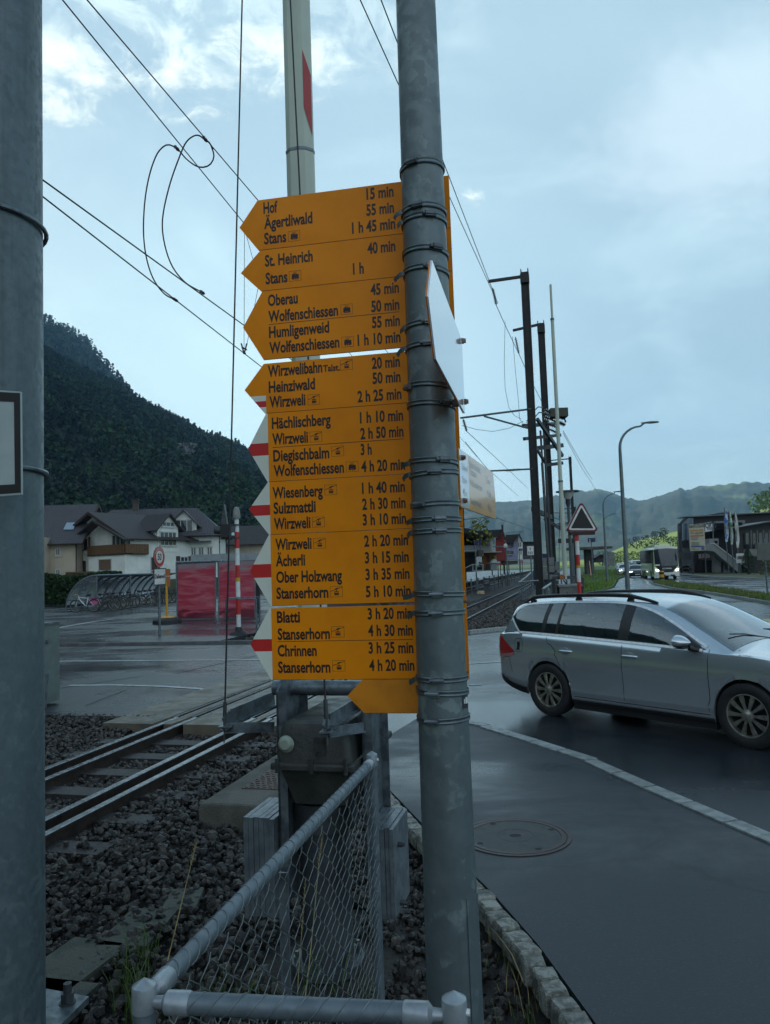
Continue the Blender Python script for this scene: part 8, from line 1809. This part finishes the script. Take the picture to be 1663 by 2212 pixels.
for i, (xt, yt, xm, ym, xb, yb, w_, m, lab) in enumerate(((870, 135, 905, 720, 935, 1010, 56, mat('flag_blue', (.46, .50, .52), .6, 0, (.03, .13, .40), .9, lo=.5, hi=.53), 'white and blue feather flag, leftmost of three by the stair'), (950, 175, 1000, 765, 1025, 1080, 42, mat('flag_green', (.48, .52, .46), .6, 0, (.06, .20, .08), .9, lo=.52, hi=.56), 'white and green feather flag, middle of three by the stair'), (1045, 210, 1100, 825, 1115, 1010, 50, mat('flag_cream', (.50, .50, .44), .6, 0, (.40, .41, .37), .9), 'cream feather flag, right of three by the stair'))):
    t = thing('feather_flag', lab, 'flag', P(*zR(xb, yb), 80), 0, 'feather flags'); mb = MB(); L_, R_ = [], []
    for k in range(13):
        u = k / 12; wv = w_ * (math.sin(math.pi * min(1, u * .72 + .12)) ** .6) * (1 if u < .8 else (1.25 - u) / .45); xc = xt + (xm - xt) * u; y = yt + (ym - yt) * u
        L_.append(P(*zR(xc - wv * .2 - (10 if k > 2 else 0) * u, y), 80 + .15 * math.sin(k))); R_.append(P(*zR(xc + wv, y), 80.1 + .2 * math.cos(k * .8)))
    mb.grid([L_, R_]); mb.grid([[p + V((0, .03, 0)) for p in R_], [p + V((0, .03, 0)) for p in L_]]); mb.build('cloth', m, t, 60)
    mb = MB(); q = P(*zR(xb, yb), 80); mb.tube([P(*zR(xt, yt), 80), P(*zR(xm - 2, ym), 80), V((q.x, q.y, 0))], .05, 6); mb.build('pole', STEEL, t)
plate('picture_sign', 'white square sign with small group picture beside the conifer', 'sign', [zR(1078, 1090), zR(1220, 1085), zR(1215, 918), zR(1078, 922)], 78, WHITEP, post=(zR(1150, 0)[0], .06, 1250))
o = [x for x in S.objects if x.get('label', '').startswith('white square sign')][0]; 
for k in range(5): part(o, 'figure', [(1100 + k * 22, 1020), (1116 + k * 22, 1020), (1114 + k * 22, 965 - (k % 2) * 8), (1102 + k * 22, 965 - (k % 2) * 8)], 77.95, .02, mat('picture_dark', (.10, .07, .06), .6, 0, (.05, .05, .05), 4), zR)
q = P(*zR(1300, 1275), 77); t = thing('conifer', 'dense dark conical conifer in front of the dark commercial building', 'tree', (q.x, q.y, 0)); cr_ = crowns('crown', [(0, 0, -.2)], [P(*zR(1290, 850), 77).z + .6], [1], LEAF, 1500, None); cr_.parent = t
cr_.data.transform(Matrix.Scale(1.25, 4, (1, 0, 0)) @ Matrix.Scale(1.25, 4, (0, 1, 0))); mb = MB(); mb.tube([(0, 0, -.1), (0, 0, 3)], [.15, .05], 7); mb.build('trunk', BARK, t, 60, local=True)
t = thing('round_shrub', 'yellowish round shrub cut by the right edge of the photo', 'shrub', P(1668, 1236, 66)); q = P(1668, 1236, 66); t.location = (q.x, q.y, 0); cr_ = crowns('foliage', [(0, 0, -.4)], [2.6], [0], mat('shrub_leaf', (.12, .13, .02), .7, 0, (.08, .10, .02), 2, island=.6), 400, None); cr_.parent = t
rs = thing('road_sign', 'back of a grey road sign on a post at the right edge', 'road sign', P(1655, 1290, 34)); part(rs, 'plate', [(1440, 1035), (2100, 1040), (2100, 735), (1445, 740)], 33.9, .03, mat('sign_back', (.135, .145, .13), .6, .2, (.11, .12, .11), 3), zR)
mb = MB(); q = P(*zR(1580, 1040), 34); a = P(*zR(1600, 1480), 34); mb.tube([V((q.x, q.y, 0)), q + V((0, 0, 1.0))], .04, 8); mb.build('post', STEEL, rs)
gs = facade('green_canopy', 'low grey building with green roof stripe behind the coach', [(-190, 945), (110, 935), (105, 845), (-190, 855)], 118, 10, mat('pale_grey_metal', (.24, .26, .26), .5, .1, (.20, .22, .22), .5), zf=zR); part(gs, 'green_stripe', [(-190, 915), (105, 915), (105, 880), (-190, 890)], 117.5, .4, mat('stripe_green', (.03, .19, .07), .5, 0, (.025, .15, .06), 1), zR)
for i, (x0, x1, lab) in enumerate(((325, 372, 'blank grey slatted panel seen between the lamp posts'),)): part(thing('slatted_panel', lab, 'panel', P(*z6(350, 930), 110)), 'panel', [(280, 930), (370, 935), (366, 820), (280, 822)], 110, .3, mat('slat_grey', (.24, .26, .26), .6, 0, (.17, .19, .19), 1.2), z6)
mb = MB(); q = P(1430, 1258, 64); mb.tube([(q.x, q.y, .0), (q.x, q.y, .28)], .22, 14); t = tag(MB().tube([(q.x, q.y, 0), (q.x, q.y, .9)], .20, 14).build('island_bollard', YELP, None, 40), 'short yellow and black bollard at the tip of the grass island', 'bollard')
for z in (.2, .62): o = MB().tube([(q.x, q.y, z), (q.x, q.y, z + .17)], .204, 14).build('black_band', BLACK, None, 40); o.parent = t
# ------------------------------------------------------------------ coach and far cars
def coach(loc, heading, k=.86):
    t = thing('coach', 'pale green and white coach with lit headlamps coming down the wet road', 'bus', loc, heading); X0, X1, HW = -11.0, 0.0, 1.27
    LIME = mat('coach_green', (.62, .80, .40), .35, 0, (.57, .74, .36), .8, coat=.6); GW_ = mat('dark_coach_glass', (.022, .028, .034), .06, 0, (.04, .05, .058), .6, spec=.8); CW = mat('coach_white', (.70, .72, .68), .35, 0, (.64, .66, .62), .9, coat=.6)
    def sec(x, k_=1.0): return [V((x, y * HW * k_, z)) for y, z in ((-1, .35), (-1, 1.2), (-.985, 2.2), (-.95, 3.15), (-.86, 3.42), (-.6, 3.52), (0, 3.55), (.6, 3.52), (.86, 3.42), (.95, 3.15), (.985, 2.2), (1, 1.2), (1, .35))]
    mb = MB(); rows = [sec(x, kk) for x, kk in ((X0, .96), (X0 + .3, 1), (-3, 1), (-.6, 1))]
    def fsec(x, kk, dz): return [V((x - (.28 * max(0, (p.z - 1.3) / 2.2) ** 1.5), p.y * kk, p.z)) for p in sec(0)]
    rows += [[V((p.x - .28 * max(0, (p.z - 1.3) / 2.2) ** 1.5 - .25 * abs(p.y / HW) ** 3, p.y * .985, p.z)) for p in sec(X1)]]
    mb.grid([r_[::-1] for r_ in rows]); mb.add(rows[-1], [tuple(range(len(rows[-1])))]); mb.add(rows[0], [tuple(range(len(rows[0]) - 1, -1, -1))]); mb.build('body', LIME, t, 35, local=True)
    def front(name, pts, m, off=.03, parent=None):
        mb = MB(); ps = [V((.02 + off - .28 * max(0, (z - 1.3) / 2.2) ** 1.5 - .25 * abs(y / HW) ** 3, y, z)) for y, z in pts]; mb.add(ps, [tuple(range(len(ps)))])
        o = mb.build(name, m, t, 0, local=True)
        if parent: o.parent = parent
        return o
    # front pieces are subdivided by hand across the width so that they follow the curve
    def band(name, f0, f1, m, off=.03, w0=-1, w1=1, n=12):
        mb = MB(); rows = []
        for j in range(7):
            row = []
            for i in range(n + 1): y = (w0 + (w1 - w0) * i / n); z = f0(y) + (f1(y) - f0(y)) * j / 6; row.append(V((.02 + off - .28 * max(0, (z - 1.3) / 2.2) ** 1.5 - .25 * abs(y) ** 3, y * HW * .99, z)))
            rows.append(row)
        mb.grid(rows[::-1]) if False else mb.grid(rows); return mb.build(name, m, t, 60, local=True)
    ws = band('windscreen', lambda y: 1.45 + .05 * y * y, lambda y: 3.30 - .12 * y * y, GW_, .035, -.93, .93)
    band('roof_front', lambda y: 3.28 - .12 * y * y, lambda y: 3.50 - .12 * y * y, CW, .03, -.9, .9)
    band('lower_mask', lambda y: .78 + max(0, abs(y) - .45) * 1.4, lambda y: 1.47 + .05 * y * y, TRIMB, .03, -.92, .92)
    band('bumper', lambda y: .36 + .10 * (abs(y) < .6), lambda y: .76 + max(0, abs(y) - .45) * .9, CW, .045, -.99, .99); band('lower_grille', lambda y: .36, lambda y: .58 - .12 * abs(y), BLACK, .06, -.62, .62)
    for sgn in (-1, 1):
        mb = MB(); c = V((.02 - .12 - .05 + .09, sgn * .78 * HW, .98)); mb.prism([c + V((0, sgn * a, b)) for a, b in ((-.20, -.13), (.13, -.02), (.16, .16), (-.14, .08))], (.05, 0, 0)); mb.build('headlamp', LAMPON, t, 0, local=True)
        mb = MB(); mb.tube([(-.1, sgn * HW * .98, 3.0), (.25, sgn * (HW + .16), 2.9)], .04, 6); mb.box((.28, sgn * (HW + .20), 2.45), (.12, .24, .75)); mb.build('mirror', TRIMB, t, 0, local=True)
        mb = MB(); mb.prism([(-10.9, sgn * (HW * .998), 1.75), (-1.2, sgn * (HW * .998), 1.75), (-.5, sgn * (HW * .97), 3.2), (-10.9, sgn * HW * .97, 3.2)], (0, sgn * .02, 0)); mb.build('side_windows', GW_, t, 0, local=True)
        mb = MB(); mb.prism([(-1.5, sgn * HW * 1.002, .6), (-.7, sgn * HW * 1.002, .6), (-.7, sgn * HW * .99, 2.9), (-1.5, sgn * HW * .99, 2.9)], (0, sgn * .02, 0)); mb.build('door', TRIMB, t, 0, local=True)
        for x in (-2.6, -7.6, -9.0):
            mb = MB(); mb.lathe([(.25, .16), (.48, .15), (.5, .10), (.5, -.12)], (x, sgn * (HW - .12), .5), 24, Matrix((V((1, 0, 0)), V((0, 0, 1)), V((0, sgn, 0)))).transposed()); w_ = mb.build('wheel', TYRE, t, 40, local=True)
            mb = MB(); mb.lathe([(.26, .155), (.1, .10), (0, .10)], (x, sgn * (HW - .12), .5), 16, Matrix((V((1, 0, 0)), V((0, 0, 1)), V((0, sgn, 0)))).transposed()); mb.build('rim', RIMS, t, 40, local=True).parent = w_
    mb = MB(); mb.box((-4.5, 0, 3.62), (4.5, 1.6, .22)); mb.build('roof_unit', CW, t, 0, local=True)
    mb = MB(); put_text(mb, 'SCANIA', (.07, 0, 1.12), (0, 1, 0), SZ, .13, 'C', .9, .02, 0, .95); mb.build('lettering', CHROME, t, 0, local=True)
    mb = MB(); mb.box((.09, .05, .50), (.02, .52, .12)); mb.build('number_plate', WHITEP, t, 0, local=True)
    mb = MB(); mb.box((.02 + .05, -.95, 1.55), (.02, .45, .16)); mb.build('destination_card', WHITEP, t, 0, local=True)
    for y in (-.35, .35): mb = MB(); mb.tube([(.06, y, 1.45), (.03, y + .3, 2.0)], .012, 5); mb.build('wiper', TRIMB, t, 0, local=True)
    t.scale = (k, k, k)
bp_ = P(1442, 1250, 70); coach((bp_.x, bp_.y, 0), R(90) - TA + R(180) + R(3))
DARKP = mat('black_paint', (.022, .024, .027), .3, .2, (.03, .032, .035), 200, coat=1); WHP = mat('white_car_paint', (.62, .64, .65), .35, 0, (.58, .60, .61), 100, coat=1); GREYP = mat('grey_car_paint', (.10, .12, .14), .35, .3, (.09, .11, .13), 100, coat=1)
hb = R(90) - TA + R(180)
for (zx_, zy_, d, pm, lab, sc_, hh) in ((475, 625, 84, DARKP, 'small black car with lit headlamps left of the coach', (.84, .98, .94), .04), (255, 575, 96, WHP, 'white car with lit headlamps partly behind the street lamp', (.95, 1, 1), .05), (400, 545, 108, GREYP, 'dark grey car behind the small black car', (1, 1, 1.05), .03), (205, 540, 116, WHP, 'pale car farthest left in the line of oncoming cars', (1, 1, 1.05), .03)):
    q = P(*zV(zx_, zy_), d); make_car('car', lab, pm, (q.x, q.y, 0), hb + hh, sc_, False, True, 'oncoming cars')
q = P(*zV(560, 470), 112); van = make_car('van', 'white van with raised tilted roof parked beyond the oncoming cars', WHP, (q.x, q.y, .0), R(20), (.95, 1.0, 1.25), False, False)
mb = MB(); a, b = P(*zV(462, 345), 112), P(*zV(600, 380), 112); mb.prism([a, b, b + V((0, 1.5, 0)), a + V((0, 1.5, 0))], (0, 0, -.12)); mb.build('pop_up_roof', DARKP, van, 0)
mc = thing('motorcycle', 'dark motorcycle parked at the corner of the commercial building', 'motorcycle', P(*zR(210, 1200), 94)); q = P(*zR(190, 1215), 94); mc.location = (q.x, q.y, 0)
for x in (-.7, .7): mb = MB(); n_ = 16; mb.tube([(x + .28 * math.cos(2 * math.pi * i / n_), 0, .32 + .28 * math.sin(2 * math.pi * i / n_)) for i in range(n_)], .07, 6, closed=True); mb.build('wheel', TYRE, mc, 40, local=True)
mb = MB(); mb.tube([(-.7, 0, .6), (-.2, 0, .85), (.2, 0, .9), (.45, 0, .8)], [.10, .14, .17, .08], 8); mb.tube([(.7, 0, .32), (.45, 0, 1.0)], .04, 6); mb.tube([(-.3, 0, .45), (.3, 0, .45)], .18, 8); mb.build('frame', TRIMB, mc, 40, local=True); mb = MB(); mb.tube([(.40, -.35, 1.05), (.45, 0, 1.0), (.40, .35, 1.05)], .025, 6); mb.build('handlebar', STEEL, mc, 40, local=True)
# ------------------------------------------------------------------ the air
hz_ = bpy.data.materials.new('haze_air'); hz_.use_nodes = True; t = NT(hz_.node_tree); t.n.remove(t.n['Principled BSDF'])
pv = t.new('ShaderNodeVolumePrincipled', {'Color': (.34, .66, 1.0, 1), 'Density': .00016, 'Anisotropy': .2}); t.l.new(pv.outputs[0], t.n['Material Output'].inputs['Volume'])
mb = MB(); mb.box((200, 1400, 339.4), (7200, 5000, 681.2)); hzo = mb.build('haze', hz_, None, 0); hzo['kind'] = 'stuff'
for o in S.objects:
    if o.parent is None and o.type in ('MESH', 'EMPTY') and not o.get('label') and not o.get('kind'): print('UNTAGGED', o.name)
